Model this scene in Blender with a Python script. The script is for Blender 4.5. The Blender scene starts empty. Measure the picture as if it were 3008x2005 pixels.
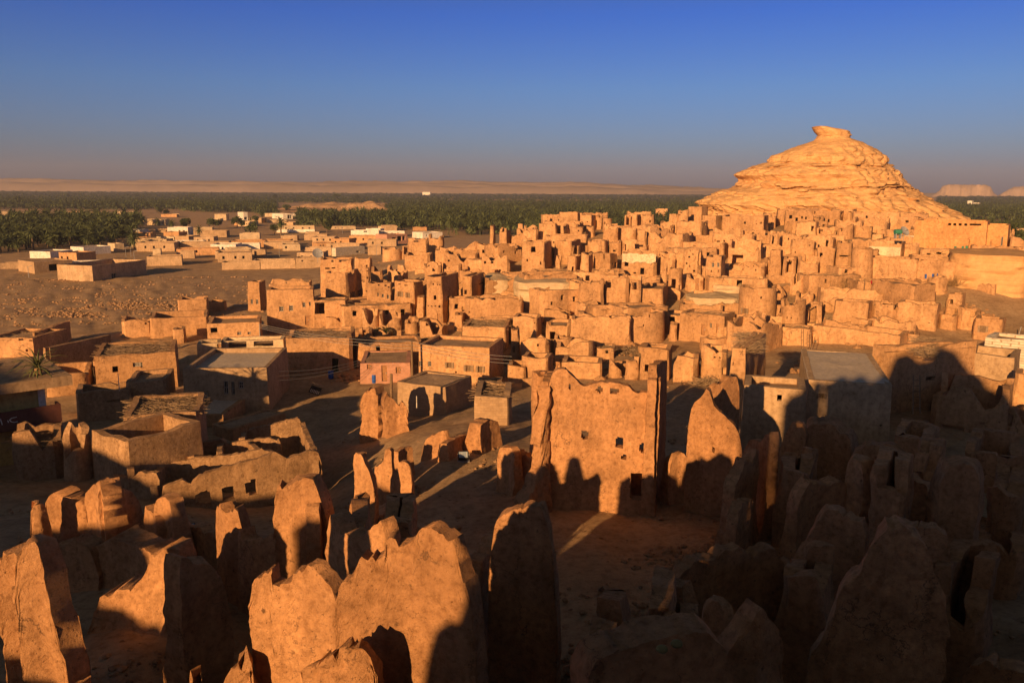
import bpy, math, random
HAZE = True
import numpy as np
from mathutils import Vector, noise, Matrix

# ------------------------------------------------------------------ camera, sky, sun, exposure
SC = bpy.context.scene
COL = SC.collection
CAMZ, FPX, PITCH, ROLL = 20.0, 804.0, math.radians(10.53), math.radians(0.29)
cam_d = bpy.data.cameras.new('camera')
cam = bpy.data.objects.new('camera', cam_d)
COL.objects.link(cam)
cam_d.sensor_width = 36.0
cam_d.lens = 36.0 * FPX / 1024.0
cam_d.clip_start, cam_d.clip_end = 0.3, 20000
cam.matrix_world = (Matrix.Translation((0, 0, CAMZ)) @ Matrix.Rotation(math.pi/2 - PITCH, 4, 'X')
                    @ Matrix.Rotation(ROLL, 4, 'Z'))
SC.camera = cam

SUN_AZ, SUN_EL = math.radians(27.0), math.radians(13.5)      # sun stands behind and to the left of the viewer
SUN = Vector((-math.sin(SUN_AZ)*math.cos(SUN_EL), -math.cos(SUN_AZ)*math.cos(SUN_EL), math.sin(SUN_EL)))
sd = bpy.data.lights.new('sun', 'SUN')
sd.energy, sd.angle, sd.color = 5.0, math.radians(0.5), (1.0, 0.565, 0.235)
so = bpy.data.objects.new('sun', sd)
so.rotation_euler = (-SUN).to_track_quat('-Z', 'Y').to_euler()
COL.objects.link(so)

W = bpy.data.worlds.new('World')
SC.world = W
W.use_nodes = True
wn, wl = W.node_tree.nodes, W.node_tree.links
wn.clear()
sky = wn.new('ShaderNodeTexSky')
sky.sky_type = 'NISHITA'
sky.sun_disc = False
sky.sun_elevation = SUN_EL
sky.sun_rotation = math.atan2(SUN.x, SUN.y)
sky.air_density, sky.dust_density, sky.ozone_density = 1.0, 1.2, 2.5
bg = wn.new('ShaderNodeBackground')
bg.inputs['Strength'].default_value = 0.066
wo = wn.new('ShaderNodeOutputWorld')
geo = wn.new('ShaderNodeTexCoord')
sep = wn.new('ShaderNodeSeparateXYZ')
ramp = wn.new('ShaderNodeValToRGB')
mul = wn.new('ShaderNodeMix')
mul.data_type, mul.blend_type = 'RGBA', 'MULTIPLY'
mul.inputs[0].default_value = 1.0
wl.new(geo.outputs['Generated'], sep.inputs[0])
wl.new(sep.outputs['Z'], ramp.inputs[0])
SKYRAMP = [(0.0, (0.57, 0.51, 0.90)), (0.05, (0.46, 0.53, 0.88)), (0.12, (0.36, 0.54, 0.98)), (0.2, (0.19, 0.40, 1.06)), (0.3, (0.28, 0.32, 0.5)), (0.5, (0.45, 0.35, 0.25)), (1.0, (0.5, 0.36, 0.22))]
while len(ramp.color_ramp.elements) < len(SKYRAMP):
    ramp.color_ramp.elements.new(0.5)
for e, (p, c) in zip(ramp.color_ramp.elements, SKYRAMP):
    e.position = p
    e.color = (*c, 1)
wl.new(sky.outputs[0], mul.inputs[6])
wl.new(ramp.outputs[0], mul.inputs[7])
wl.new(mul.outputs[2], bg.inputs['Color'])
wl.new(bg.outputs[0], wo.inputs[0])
SC.view_settings.view_transform = 'Standard'
SC.view_settings.look = 'None'
SC.view_settings.exposure = 0.62
SC.view_settings.gamma = 1.0
SC.cycles.max_bounces = 5
SC.cycles.diffuse_bounces = 3
SC.cycles.use_denoising = True

# ------------------------------------------------------------------ picture-to-place helpers
CP, SP = math.cos(PITCH), math.sin(PITCH)
CR, SR = math.cos(ROLL), math.sin(ROLL)
def ray(u, v):
    x, y = (u - 512.0)/FPX, -(v - 341.0)/FPX
    x, y = x*CR - y*SR, x*SR + y*CR
    return (x, CP + y*SP, -SP + y*CP)            # forward depth measured along world y
def at_depth(u, v, D):
    d = ray(u, v); k = D/d[1]
    return Vector((d[0]*k, D, CAMZ + d[2]*k))
def project(p):
    x, y, z = p[0], p[1], p[2] - CAMZ
    f = y*CP - z*SP; up = y*SP + z*CP
    a, b = x/f, up/f
    a, b = a*CR + b*SR, -a*SR + b*CR
    return 512 + a*FPX, 341 - b*FPX
def T(x0, y0, s):
    return lambda X, Y: (x0/2.9375 + X/s, y0/2.9375 + Y/s)
S9 = 9.19
TA, TB, TC, TD = T(0, 500, S9), T(752, 500, S9), T(1504, 500, S9), T(2256, 330, S9)
TE, TF, TG, TH = T(0, 900, S9), T(752, 800, S9), T(1504, 800, S9), T(2256, 700, S9)
TI, TJ, TK, TL = T(0, 1300, 6.535), T(752, 1200, 5.723), T(1504, 1000, 7.676), T(2256, 1000, 7.676)
TM = T(1504, 1500, 4.596)
TT = lambda X, Y: (X/2.297, Y/2.297)
TN = T(0, 1000, 2.619)
TS = {TA: S9, TB: S9, TC: S9, TD: S9, TE: S9, TF: S9, TG: S9, TH: S9, TI: 6.535, TJ: 5.723, TK: 7.676, TL: 7.676, TM: 4.596, TT: 2.297, TN: 2.619}

# ------------------------------------------------------------------ terrain height
CTRL = []                                       # (u at the horizon row, forward distance, height)
def cp(u, D, z): CTRL.append((u, D, z))
for u in (-150, 40, 180, 300): 
    for D in (75, 100, 150, 220, 400, 800): cp(u, D, 0.0)
for u in (330, 420, 520, 620, 720, 820, 920, 1020, 1200):
    for D in (330, 500, 900): cp(u, D, 0.0)
for a in [(330,117,1.0),(440,105,1.2),(560,95,2.0),(660,95,2.2),(750,105,3.2),(830,92,3.6),(980,90,3.8),(1100,90,3.8),
          (430,83,0.2),(520,83,0.8),(560,82,1.8),(700,68,3.4),(640,75,2.6),(700,49.5,4.0),(880,49.5,4.0),(960,52,3.6),(1100,55,3.6),
          (400,165,5.5),(460,165,7.5),(350,165,2.0),(560,165,13.0),(640,168,13.4),(700,170,13.6),(800,185,14.5),(900,172,13.2),(980,120,11.0),(1040,125,11.0),(1040,200,5),(960,200,8),(1120,160,6),
          (940,112,8.6),(480,130,4.5),(520,128,6.0),(620,125,7.2),(720,125,7.6),(820,112,7.0),(930,100,5.6),(1020,100,6.0),
          (560,215,8.0),(700,230,6.5),(850,240,8.0),(450,215,4.0),(380,215,0.8),(380,125,1.8),
          (100,73,0.0),(30,57,1.0),(-80,57,1.0),(200,48,0.8),(300,46,1.0),(250,60,0.2),(360,50,2.2),(380,62,1.6),(430,49.5,4.3),(480,55,4.0),(440,64,2.0),
          (480,42,4.2),(540,36.5,4.8),(620,37,4.8),(400,33,4.8),(330,35,3.4),(250,31,5.0),(100,21,6.3),(120,29,5.8),(40,38,3.6),(-80,38,3.6),
          (600,24,5.4),(800,28,5.6),(950,36,4.7),(1080,36,4.7),(800,43,4.1),(600,14,5.0),(900,14,5.4),(1100,14,6),(1100,24,5.8),(100,13.5,6.2),(-100,13.5,6.2),(-100,22,5.6),(350,12,5.2),(350,20,5.0),(250,25,5.2),
          (512,9,6.5),(100,9,7.0),(900,9,7.5),(512,6,9.5),(0,6,9.5),(1000,6,10.5),(512,4,13.5),(0,4,12.5),(1000,4,14)]: cp(*a)
_c = np.array(CTRL)
_th = np.arctan2((_c[:, 0]-512)/FPX, 1.0)
_KX, _KY = 2.6, 1.0
_P = np.stack([_th*_KX, np.log(_c[:, 1])*_KY], 1)
def _phi(r): return r
_d = np.sqrt(((_P[:, None]-_P[None])**2).sum(2))
_n = len(_P)
_A = np.zeros((_n+1, _n+1)); _A[:_n, :_n] = _phi(_d) + np.eye(_n)*1e-3; _A[:_n, _n] = 1; _A[_n, :_n] = 1
_w = np.linalg.solve(_A, np.append(_c[:, 2], 0))
def ground_np(x, y):
    x = np.asarray(x, float); y = np.asarray(y, float)
    r = np.hypot(x, y); th = np.arctan2(x, y)
    yy = np.maximum(y, 0.35*r + 0.01)
    t2 = np.clip(th, -1.2, 1.2)
    q = np.stack([np.clip(t2, -0.72, 0.72)*_KX, np.log(np.clip(yy, 3.5, 900))*_KY], -1)
    out = np.empty(r.shape); qf = q.reshape(-1, 2); of = out.reshape(-1)
    for i in range(0, len(qf), 20000):
        dd = np.sqrt(((qf[i:i+20000, None]-_P[None])**2).sum(2))
        of[i:i+20000] = _phi(dd) @ _w[:_n] + _w[_n]
    z = np.where(r > 850, np.where(r > 1000, 0, of.reshape(r.shape)*(1000-np.clip(r, 850, 1000))/150), of.reshape(r.shape))
    z = z + 11.0*(lambda q: q*q*(3-2*q))(np.clip((r-1200)/1700, 0, 1))         # the oasis floor lifts gently towards the dunes
    zb = (10.5 + 6.8*np.exp(-(r/7.5)**2))*(1-np.clip((r-70)/80, 0, 1))      # the hill the viewer stands on goes on behind
    k = np.clip((np.abs(th)-0.95)/0.5, 0, 1); k = k*k*(3-2*k)
    k = np.maximum(k, np.clip((4.5-r)/1.5, 0, 1))
    return z*(1-k) + zb*k
def ground(x, y): return float(ground_np(np.array([x]), np.array([y]))[0])
_hc = {}
def hit(u, v):
    """where the sight line through picture point (u, v) meets the ground"""
    d = ray(u, v)
    Ds = np.geomspace(5, 1500, 260)
    x = d[0]/d[1]*Ds; z = CAMZ + d[2]/d[1]*Ds
    g = ground_np(x, Ds)
    idx = np.nonzero(z <= g)[0]
    if len(idx) == 0: D = 1500.0
    else:
        i = max(int(idx[0]), 1)
        a, b = z[i-1]-g[i-1], z[i]-g[i]
        D = Ds[i-1] + (Ds[i]-Ds[i-1])*a/(a-b+1e-9)
    return Vector((d[0]/d[1]*D, D, ground(d[0]/d[1]*D, D)))

# ------------------------------------------------------------------ materials
def new_mat(name):
    m = bpy.data.materials.new(name); m.use_nodes = True
    nt = m.node_tree; nt.nodes.clear()
    out = nt.nodes.new('ShaderNodeOutputMaterial'); b = nt.nodes.new('ShaderNodeBsdfPrincipled')
    b.inputs['Roughness'].default_value = 0.95
    b.inputs['Specular IOR Level'].default_value = 0.1
    nt.links.new(b.outputs[0], out.inputs[0])
    return m, nt, b
def noise_node(nt, vec, scale, detail=5, rough=0.6, dist=0.0):
    n = nt.nodes.new('ShaderNodeTexNoise')
    n.inputs['Scale'].default_value = scale; n.inputs['Detail'].default_value = detail
    n.inputs['Roughness'].default_value = rough; n.inputs['Distortion'].default_value = dist
    nt.links.new(vec, n.inputs['Vector']); return n
def ramp_node(nt, fac, stops):
    r = nt.nodes.new('ShaderNodeValToRGB')
    while len(r.color_ramp.elements) < len(stops): r.color_ramp.elements.new(0.5)
    for e, (p, c) in zip(r.color_ramp.elements, stops):
        e.position = p; e.color = (*c, 1) if len(c) == 3 else c
    nt.links.new(fac, r.inputs[0]); return r
def mix_node(nt, a, b, fac, mode='MIX'):
    m = nt.nodes.new('ShaderNodeMix'); m.data_type = 'RGBA'; m.blend_type = mode
    for s, val in ((0, fac), (6, a), (7, b)):
        if hasattr(val, 'default_value') or hasattr(val, 'is_linked'): nt.links.new(val, m.inputs[s])
        else: m.inputs[s].default_value = val if s == 0 else (*val, 1)
    return m.outputs[2]
def bump_node(nt, h, strength, dist, prev=None):
    b = nt.nodes.new('ShaderNodeBump'); b.inputs['Strength'].default_value = strength; b.inputs['Distance'].default_value = dist
    nt.links.new(h, b.inputs['Height'])
    if prev is not None: nt.links.new(prev, b.inputs['Normal'])
    return b.outputs[0]
def mud(name, col, dark=None, light=None, rough_scale=1.0, bump=1.0, cracks=True, vary=0.16, streak=True, pits=0.75, chunk=0.0):
    """sun-dried earth plaster: blotches, salt-pale patches, pits, straw grain, hairline cracks"""
    m, nt, b = new_mat(name)
    dark = dark or tuple(c*0.68 for c in col); light = light or tuple(min(1, c*1.22) for c in col)
    pos = nt.nodes.new('ShaderNodeNewGeometry').outputs['Position']
    n1 = noise_node(nt, pos, 0.45*rough_scale, 6, 0.62)
    r1 = ramp_node(nt, n1.outputs[0], [(0.28, dark), (0.5, col), (0.74, light)])
    n2 = noise_node(nt, pos, 3.2*rough_scale, 8, 0.7)
    r2 = ramp_node(nt, n2.outputs[0], [(0.32, (0.62, 0.58, 0.54)), (0.5, (0.97,)*3), (0.72, (1.16,)*3)])
    c = mix_node(nt, r1.outputs[0], r2.outputs[0], 1.0, 'MULTIPLY')
    if streak:
        mp = nt.nodes.new('ShaderNodeMapping'); mp.inputs['Scale'].default_value = (3.0, 3.0, 0.35)
        nt.links.new(pos, mp.inputs[0])
        n4 = noise_node(nt, mp.outputs[0], 1.0, 5, 0.6)
        r4 = ramp_node(nt, n4.outputs[0], [(0.35, (0.82, 0.8, 0.78)), (0.6, (1.04,)*3)])
        c = mix_node(nt, c, r4.outputs[0], 0.7, 'MULTIPLY')
    oi = nt.nodes.new('ShaderNodeObjectInfo')
    r3 = ramp_node(nt, oi.outputs['Random'], [(0.0, (1-vary, 1-vary*1.15, 1-vary*1.3)), (1.0, (1+vary*0.6,)*3)])
    c = mix_node(nt, c, r3.outputs[0], 1.0, 'MULTIPLY')
    n3 = noise_node(nt, pos, 11*rough_scale, 6, 0.75)
    h = bump_node(nt, n2.outputs[0], 0.42*bump, 0.14/rough_scale)
    h = bump_node(nt, n3.outputs[0], 0.85*bump, 0.07/rough_scale, h)
    vo = nt.nodes.new('ShaderNodeTexVoronoi'); vo.inputs['Scale'].default_value = 5.5*rough_scale
    nt.links.new(pos, vo.inputs['Vector'])
    rv = ramp_node(nt, vo.outputs['Distance'], [(0.05, (0,)*3), (0.22, (1,)*3)])
    h = bump_node(nt, rv.outputs[0], 0.5*bump, 0.06/rough_scale, h)
    vp = nt.nodes.new('ShaderNodeTexVoronoi'); vp.inputs['Scale'].default_value = 2.1*rough_scale
    wv = nt.nodes.new('ShaderNodeVectorMath'); wv.operation = 'MULTIPLY_ADD'; wv.inputs[1].default_value = (.25, .25, .25)
    nt.links.new(n3.outputs['Color'], wv.inputs[0]); nt.links.new(pos, wv.inputs[2]); nt.links.new(wv.outputs[0], vp.inputs['Vector'])
    sc_ = nt.nodes.new('ShaderNodeSeparateColor'); nt.links.new(vp.outputs['Color'], sc_.inputs[0])
    mth = nt.nodes.new('ShaderNodeMath'); mth.operation = 'MULTIPLY_ADD'; mth.inputs[1].default_value = .30; mth.inputs[2].default_value = -.10      # pit radius differs, many cells have none
    nt.links.new(sc_.outputs[0], mth.inputs[0])
    lt = nt.nodes.new('ShaderNodeMath'); lt.operation = 'SUBTRACT'; nt.links.new(mth.outputs[0], lt.inputs[0]); nt.links.new(vp.outputs['Distance'], lt.inputs[1])
    rp_ = ramp_node(nt, lt.outputs[0], [(0.0, (0,)*3), (0.05, (1,)*3)])
    if pits:
        h = bump_node(nt, rp_.outputs[0], -0.9, 0.10/rough_scale, h)
        c = mix_node(nt, c, (0.13, 0.075, 0.04), mix_node(nt, (0, 0, 0), rp_.outputs[0], pits))  # shade inside the pits, painted dark into the colour on top of the bump
    if chunk:                                   # lumps of salt rock set in the mud
        wc = nt.nodes.new('ShaderNodeVectorMath'); wc.operation = 'MULTIPLY_ADD'; wc.inputs[1].default_value = (.35, .35, .35)
        nt.links.new(n2.outputs['Color'], wc.inputs[0]); nt.links.new(pos, wc.inputs[2])
        for sc_k, st_k in ((3.4, .8), (8.0, .6)):
            vk = nt.nodes.new('ShaderNodeTexVoronoi'); vk.inputs['Scale'].default_value = sc_k; nt.links.new(wc.outputs[0], vk.inputs['Vector'])
            h = bump_node(nt, vk.outputs['Distance'], -st_k*chunk, .42/sc_k, h)
            rk = ramp_node(nt, vk.outputs['Distance'], [(0.25, (1.05,)*3), (0.75, (0.80, 0.76, 0.72))])
            c = mix_node(nt, c, rk.outputs[0], .6*chunk, 'MULTIPLY')
    if cracks:
        vc = nt.nodes.new('ShaderNodeTexVoronoi'); vc.feature = 'DISTANCE_TO_EDGE'; vc.inputs['Scale'].default_value = 0.42*rough_scale
        ad = nt.nodes.new('ShaderNodeVectorMath'); ad.operation = 'ADD'
        nv = noise_node(nt, pos, 1.6*rough_scale, 4, 0.6)
        mc = nt.nodes.new('ShaderNodeMapping'); mc.inputs['Scale'].default_value = (1.0, 1.0, 0.32)
        nt.links.new(pos, ad.inputs[0]); nt.links.new(nv.outputs['Color'], ad.inputs[1]); nt.links.new(ad.outputs[0], mc.inputs[0]); nt.links.new(mc.outputs[0], vc.inputs['Vector'])
        nm = noise_node(nt, pos, 0.33*rough_scale, 3, 0.5)
        rm = ramp_node(nt, nm.outputs[0], [(0.50, (0,)*3), (0.58, (1,)*3)])
        rc = ramp_node(nt, vc.outputs['Distance'], [(0.0, (1.0,)*3), (0.011, (0,)*3)])
        cm = mix_node(nt, (0, 0, 0), rc.outputs[0], rm.outputs[0])
        h = bump_node(nt, cm, -0.8*bump, 0.05, h)
        c = mix_node(nt, c, (0.16, 0.09, 0.05), cm)
    nt.links.new(c, b.inputs['Base Color']); nt.links.new(h, b.inputs['Normal'])
    return m
def simple(name, col, rough=0.9, var=0.25, scale=4.0, bump=0.3, metal=0.0):
    m, nt, b = new_mat(name)
    pos = nt.nodes.new('ShaderNodeNewGeometry').outputs['Position']
    n = noise_node(nt, pos, scale, 6, 0.65)
    r = ramp_node(nt, n.outputs[0], [(0.3, tuple(c*(1-var) for c in col)), (0.7, tuple(min(1, c*(1+var*0.5)) for c in col))])
    nt.links.new(r.outputs[0], b.inputs['Base Color'])
    b.inputs['Roughness'].default_value = rough; b.inputs['Metallic'].default_value = metal
    if bump: nt.links.new(bump_node(nt, n.outputs[0], bump, 0.05), b.inputs['Normal'])
    return m
def rock_mat(name, col, zscale=2.2):
    m, nt, b = new_mat(name)
    pos = nt.nodes.new('ShaderNodeNewGeometry').outputs['Position']
    mp = nt.nodes.new('ShaderNodeMapping'); mp.inputs['Scale'].default_value = (0.12, 0.12, zscale)
    nt.links.new(pos, mp.inputs[0])
    s = noise_node(nt, mp.outputs[0], 1.0, 7, 0.7, 0.4)
    r = ramp_node(nt, s.outputs[0], [(0.25, tuple(c*0.62 for c in col)), (0.45, tuple(c*0.92 for c in col)), (0.6, col), (0.8, tuple(min(1, c*1.2) for c in col))])
    n2 = noise_node(nt, pos, 1.3, 8, 0.7)
    r2 = ramp_node(nt, n2.outputs[0], [(0.3, (0.8, 0.76, 0.72)), (0.65, (1.05,)*3)])
    c = mix_node(nt, r.outputs[0], r2.outputs[0], 1.0, 'MULTIPLY')
    nt.links.new(c, b.inputs['Base Color'])
    h = bump_node(nt, s.outputs[0], 0.5, 0.4)
    h = bump_node(nt, n2.outputs[0], 0.7, 0.25, h)
    n3 = noise_node(nt, pos, 7, 6, 0.7)
    h = bump_node(nt, n3.outputs[0], 0.5, 0.08, h)
    nt.links.new(h, b.inputs['Normal'])
    return m
def brick_mat(name, col, mortar, sx=0.5, sy=0.22):
    m, nt, b = new_mat(name)
    tc = nt.nodes.new('ShaderNodeNewGeometry').outputs['Position']
    sp = nt.nodes.new('ShaderNodeSeparateXYZ'); nt.links.new(tc, sp.inputs[0])
    ax = nt.nodes.new('ShaderNodeMath'); ax.operation = 'MULTIPLY_ADD'; ax.inputs[1].default_value = 0.6
    nt.links.new(sp.outputs[1], ax.inputs[0]); nt.links.new(sp.outputs[0], ax.inputs[2])
    cb = nt.nodes.new('ShaderNodeCombineXYZ'); nt.links.new(ax.outputs[0], cb.inputs[0]); nt.links.new(sp.outputs[2], cb.inputs[1])
    br = nt.nodes.new('ShaderNodeTexBrick'); br.inputs['Scale'].default_value = 1.0
    br.inputs['Brick Width'].default_value = sx; br.inputs['Row Height'].default_value = sy; br.inputs['Mortar Size'].default_value = 0.025
    br.inputs['Color1'].default_value = (*col, 1); br.inputs['Color2'].default_value = (*[c*0.82 for c in col], 1); br.inputs['Mortar'].default_value = (*mortar, 1)
    nt.links.new(cb.outputs[0], br.inputs['Vector'])
    n2 = noise_node(nt, tc, 2.5, 7, 0.7)
    r2 = ramp_node(nt, n2.outputs[0], [(0.3, (0.72, 0.7, 0.68)), (0.65, (1.05,)*3)])
    nt.links.new(mix_node(nt, br.outputs[0], r2.outputs[0], 1.0, 'MULTIPLY'), b.inputs['Base Color'])
    h = bump_node(nt, br.outputs['Fac'], -0.5, 0.03)
    nt.links.new(bump_node(nt, n2.outputs[0], 0.4, 0.05, h), b.inputs['Normal'])
    return m
M = {
 'mud': mud('mud_plaster', (0.53, 0.31, 0.155)),
 'near': mud('weathered_mud', (0.54, 0.295, 0.145), rough_scale=1.6, bump=1.35, chunk=.55),
 'old': mud('salt_mud_block', (0.45, 0.285, 0.16), rough_scale=1.3, bump=1.5, chunk=.9),
 'cream': mud('cream_plaster', (0.58, 0.45, 0.29), pits=0, bump=0.5, cracks=False),
 'orange': mud('orange_limewash', (0.56, 0.29, 0.12), pits=0, bump=0.35, cracks=False, vary=0.03),
 'pink': brick_mat('pink_painted_block', (0.55, 0.28, 0.19), (0.42, 0.27, 0.19), 0.45, 0.2),
 'white': mud('whitewash', (0.74, 0.68, 0.58), pits=0, bump=0.4, cracks=False, vary=0.06),
 'patch': mud('old_pale_plaster', (0.74, 0.55, 0.36), bump=0.6, cracks=False, vary=0.03, pits=0.3),
 'block': brick_mat('pale_limestone_block', (0.72, 0.64, 0.5), (0.4, 0.3, 0.2), 0.5, 0.25),
 'stone': brick_mat('rough_mud_brick', (0.45, 0.30, 0.175), (0.36, 0.24, 0.14), 0.42, 0.19),
 'tan': mud('tan_plaster', (0.47, 0.33, 0.20), pits=0, bump=0.5, cracks=False),
 'yellow': mud('yellow_paint', (0.52, 0.36, 0.12), pits=0, bump=0.2, cracks=False, vary=0.02),
 'maroon': simple('maroon_paint', (0.12, 0.05, 0.04)),
 'roof': mud('roof_mud', (0.42, 0.29, 0.18), pits=0, rough_scale=1.5, bump=1.3, cracks=False, streak=False),
 'screed': simple('pale_roof_screed', (0.55, 0.46, 0.36), bump=0.2),
 'wood': simple('old_palm_wood', (0.22, 0.145, 0.085), var=0.5, scale=9),
 'straw': simple('dry_palm_branch', (0.30, 0.21, 0.13), var=0.5, scale=6),
 'dark': simple('dark_window_glass', (0.012, 0.011, 0.011), rough=0.35, bump=0),
 'frame': simple('grey_window_frame', (0.33, 0.29, 0.24)),
 'green': simple('green_paint', (0.05, 0.22, 0.15), bump=0.1),
 'blue': simple('blue_paint', (0.03, 0.10, 0.38), rough=0.5, bump=0.05),
 'door': simple('door_plank', (0.36, 0.19, 0.09), var=0.35, scale=5),
 'red': simple('red_cloth', (0.3, 0.02, 0.025)),
 'steel': simple('grey_steel', (0.3, 0.3, 0.3), rough=0.5),
 'black': simple('black_housing', (0.02, 0.02, 0.022), rough=0.5),
 'glass': simple('lamp_glass', (0.30, 0.36, 0.42), rough=0.15, bump=0),
 'letter': simple('white_lettering', (0.7, 0.68, 0.64), bump=0),
 'rock': rock_mat('layered_limestone', (0.66, 0.40, 0.185)),
 'ledge': rock_mat('pale_limestone_ledge', (0.62, 0.47, 0.29), 3.0),
 'dune': simple('dune_sand', (0.27, 0.195, 0.145), var=0.3, scale=0.004, bump=0),
 'mesa': rock_mat('far_mesa_rock', (0.42, 0.30, 0.22), 0.05),
 'palm': simple('palm_frond', (0.10, 0.122, 0.05), rough=0.6, var=0.85, scale=0.22, bump=0),
 'bush': simple('broad_foliage', (0.065, 0.08, 0.032), rough=0.7, var=0.5, scale=0.5, bump=0),
 'trunk': simple('palm_trunk', (0.16, 0.11, 0.07)),
 'plant': simple('potted_palm_leaf', (0.12, 0.13, 0.05), rough=0.6),
 'twig': simple('dry_bush', (0.27, 0.17, 0.08), var=0.4),
}
# ------------------------------------------------------------------ object helpers
LABELS = {}
def tag(o, label=None, cat=None, group=None, kind=None):
    if label:
        o['label'] = label
        LABELS[label] = LABELS.get(label, 0) + 1
    if cat: o['category'] = cat
    if group: o['group'] = group
    if kind: o['kind'] = kind
    return o
def empty(name, loc, label=None, cat=None, group=None, rz=0.0):
    o = bpy.data.objects.new(name, None); COL.objects.link(o)
    o.location = loc; o.rotation_euler = (0, 0, rz); o.empty_display_size = 0.3
    return tag(o, label, cat, group)
def mesh(name, V, F, mat, parent=None, loc=None, smooth=True, angle=42):
    """V are world points; the object's origin goes to loc (or the parent's place)"""
    me = bpy.data.meshes.new(name)
    r0 = parent
    while r0 is not None and r0.parent is not None: r0 = r0.parent
    o0 = r0.location.copy() if r0 is not None else (Vector(loc) if loc is not None else Vector((0, 0, 0)))
    V = np.asarray(V, float) - np.array(o0)
    me.from_pydata(V.tolist(), [], F)
    if smooth:
        me.polygons.foreach_set('use_smooth', [True]*len(me.polygons))
        me.set_sharp_from_angle(angle=math.radians(angle))
    mats = mat if isinstance(mat, list) else [mat]
    for m in mats: me.materials.append(M[m])
    o = bpy.data.objects.new(name, me); COL.objects.link(o)
    if parent is not None: o.parent = parent
    else: o.location = o0
    return o
def big_mesh(name, V, F3, mat):
    """numpy triangles or quads, one mesh"""
    me = bpy.data.meshes.new(name); F3 = np.asarray(F3, np.int32); k = F3.shape[1]
    me.vertices.add(len(V)); me.vertices.foreach_set('co', np.asarray(V, np.float32).ravel())
    me.loops.add(F3.size); me.loops.foreach_set('vertex_index', F3.ravel())
    me.polygons.add(len(F3)); me.polygons.foreach_set('loop_start', np.arange(0, F3.size, k, dtype=np.int32))
    me.polygons.foreach_set('loop_total', np.full(len(F3), k, np.int32))
    me.update(calc_edges=True); me.materials.append(M[mat])
    o = bpy.data.objects.new(name, me); COL.objects.link(o); return o
class MB:
    def __init__(s): s.V, s.F = [], []
    def box(s, c, x, y, z):
        """c centre, x y z half-axis vectors"""
        c, x, y, z = Vector(c), Vector(x), Vector(y), Vector(z); n = len(s.V)
        for k in (-1, 1):
            for a, b in ((-1, -1), (1, -1), (1, 1), (-1, 1)): s.V.append(c + x*a + y*b + z*k)
        s.F += [[n+3, n+2, n+1, n], [n+4, n+5, n+6, n+7]] + [[n+i, n+(i+1) % 4, n+4+(i+1) % 4, n+4+i] for i in range(4)]
    def bar(s, a, b, r, r2=None, k=6):
        a, b = Vector(a), Vector(b); r2 = r if r2 is None else r2; d = (b-a).normalized()
        u = d.orthogonal().normalized(); w = d.cross(u); n = len(s.V)
        for p, q in ((a, r), (b, r2)):
            for i in range(k):
                t = 2*math.pi*i/k; s.V.append(p + (u*math.cos(t) + w*math.sin(t))*q)
        s.F += [[n+i, n+(i+1) % k, n+k+(i+1) % k, n+k+i] for i in range(k)] + [[n+k-1-i for i in range(k)], [n+k+i for i in range(k)]]
    def quad(s, *p):
        n = len(s.V); s.V += [Vector(q) for q in p]; s.F.append(list(range(n, n+len(p))))
    def rock(s, c, r, rnd, sq=0.75):
        n = len(s.V); c = Vector(c)
        pts = [(0, 0, 1)] + [(math.cos(t*1.0472), math.sin(t*1.0472), 0.35) for t in range(6)] + [(math.cos(t*1.0472+.5), math.sin(t*1.0472+.5), -0.6) for t in range(6)]
        for p in pts: s.V.append(c + Vector((p[0]*rnd.uniform(.7, 1.2), p[1]*rnd.uniform(.7, 1.2), p[2]*sq*rnd.uniform(.7, 1.15)))*r)
        s.F += [[n, n+1+i, n+1+(i+1) % 6] for i in range(6)]
        s.F += [[n+1+i, n+7+i, n+1+(i+1) % 6] for i in range(6)] + [[n+1+(i+1) % 6, n+7+i, n+7+(i+1) % 6] for i in range(6)]
    def put(s, name, mat, parent=None, loc=None, smooth=False, angle=42):
        return mesh(name, s.V, s.F, mat, parent, loc, smooth, angle)
nz = noise.noise
def fbm(p, o=4): return noise.fractal(p, 1.0, 2.0, o)

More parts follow.
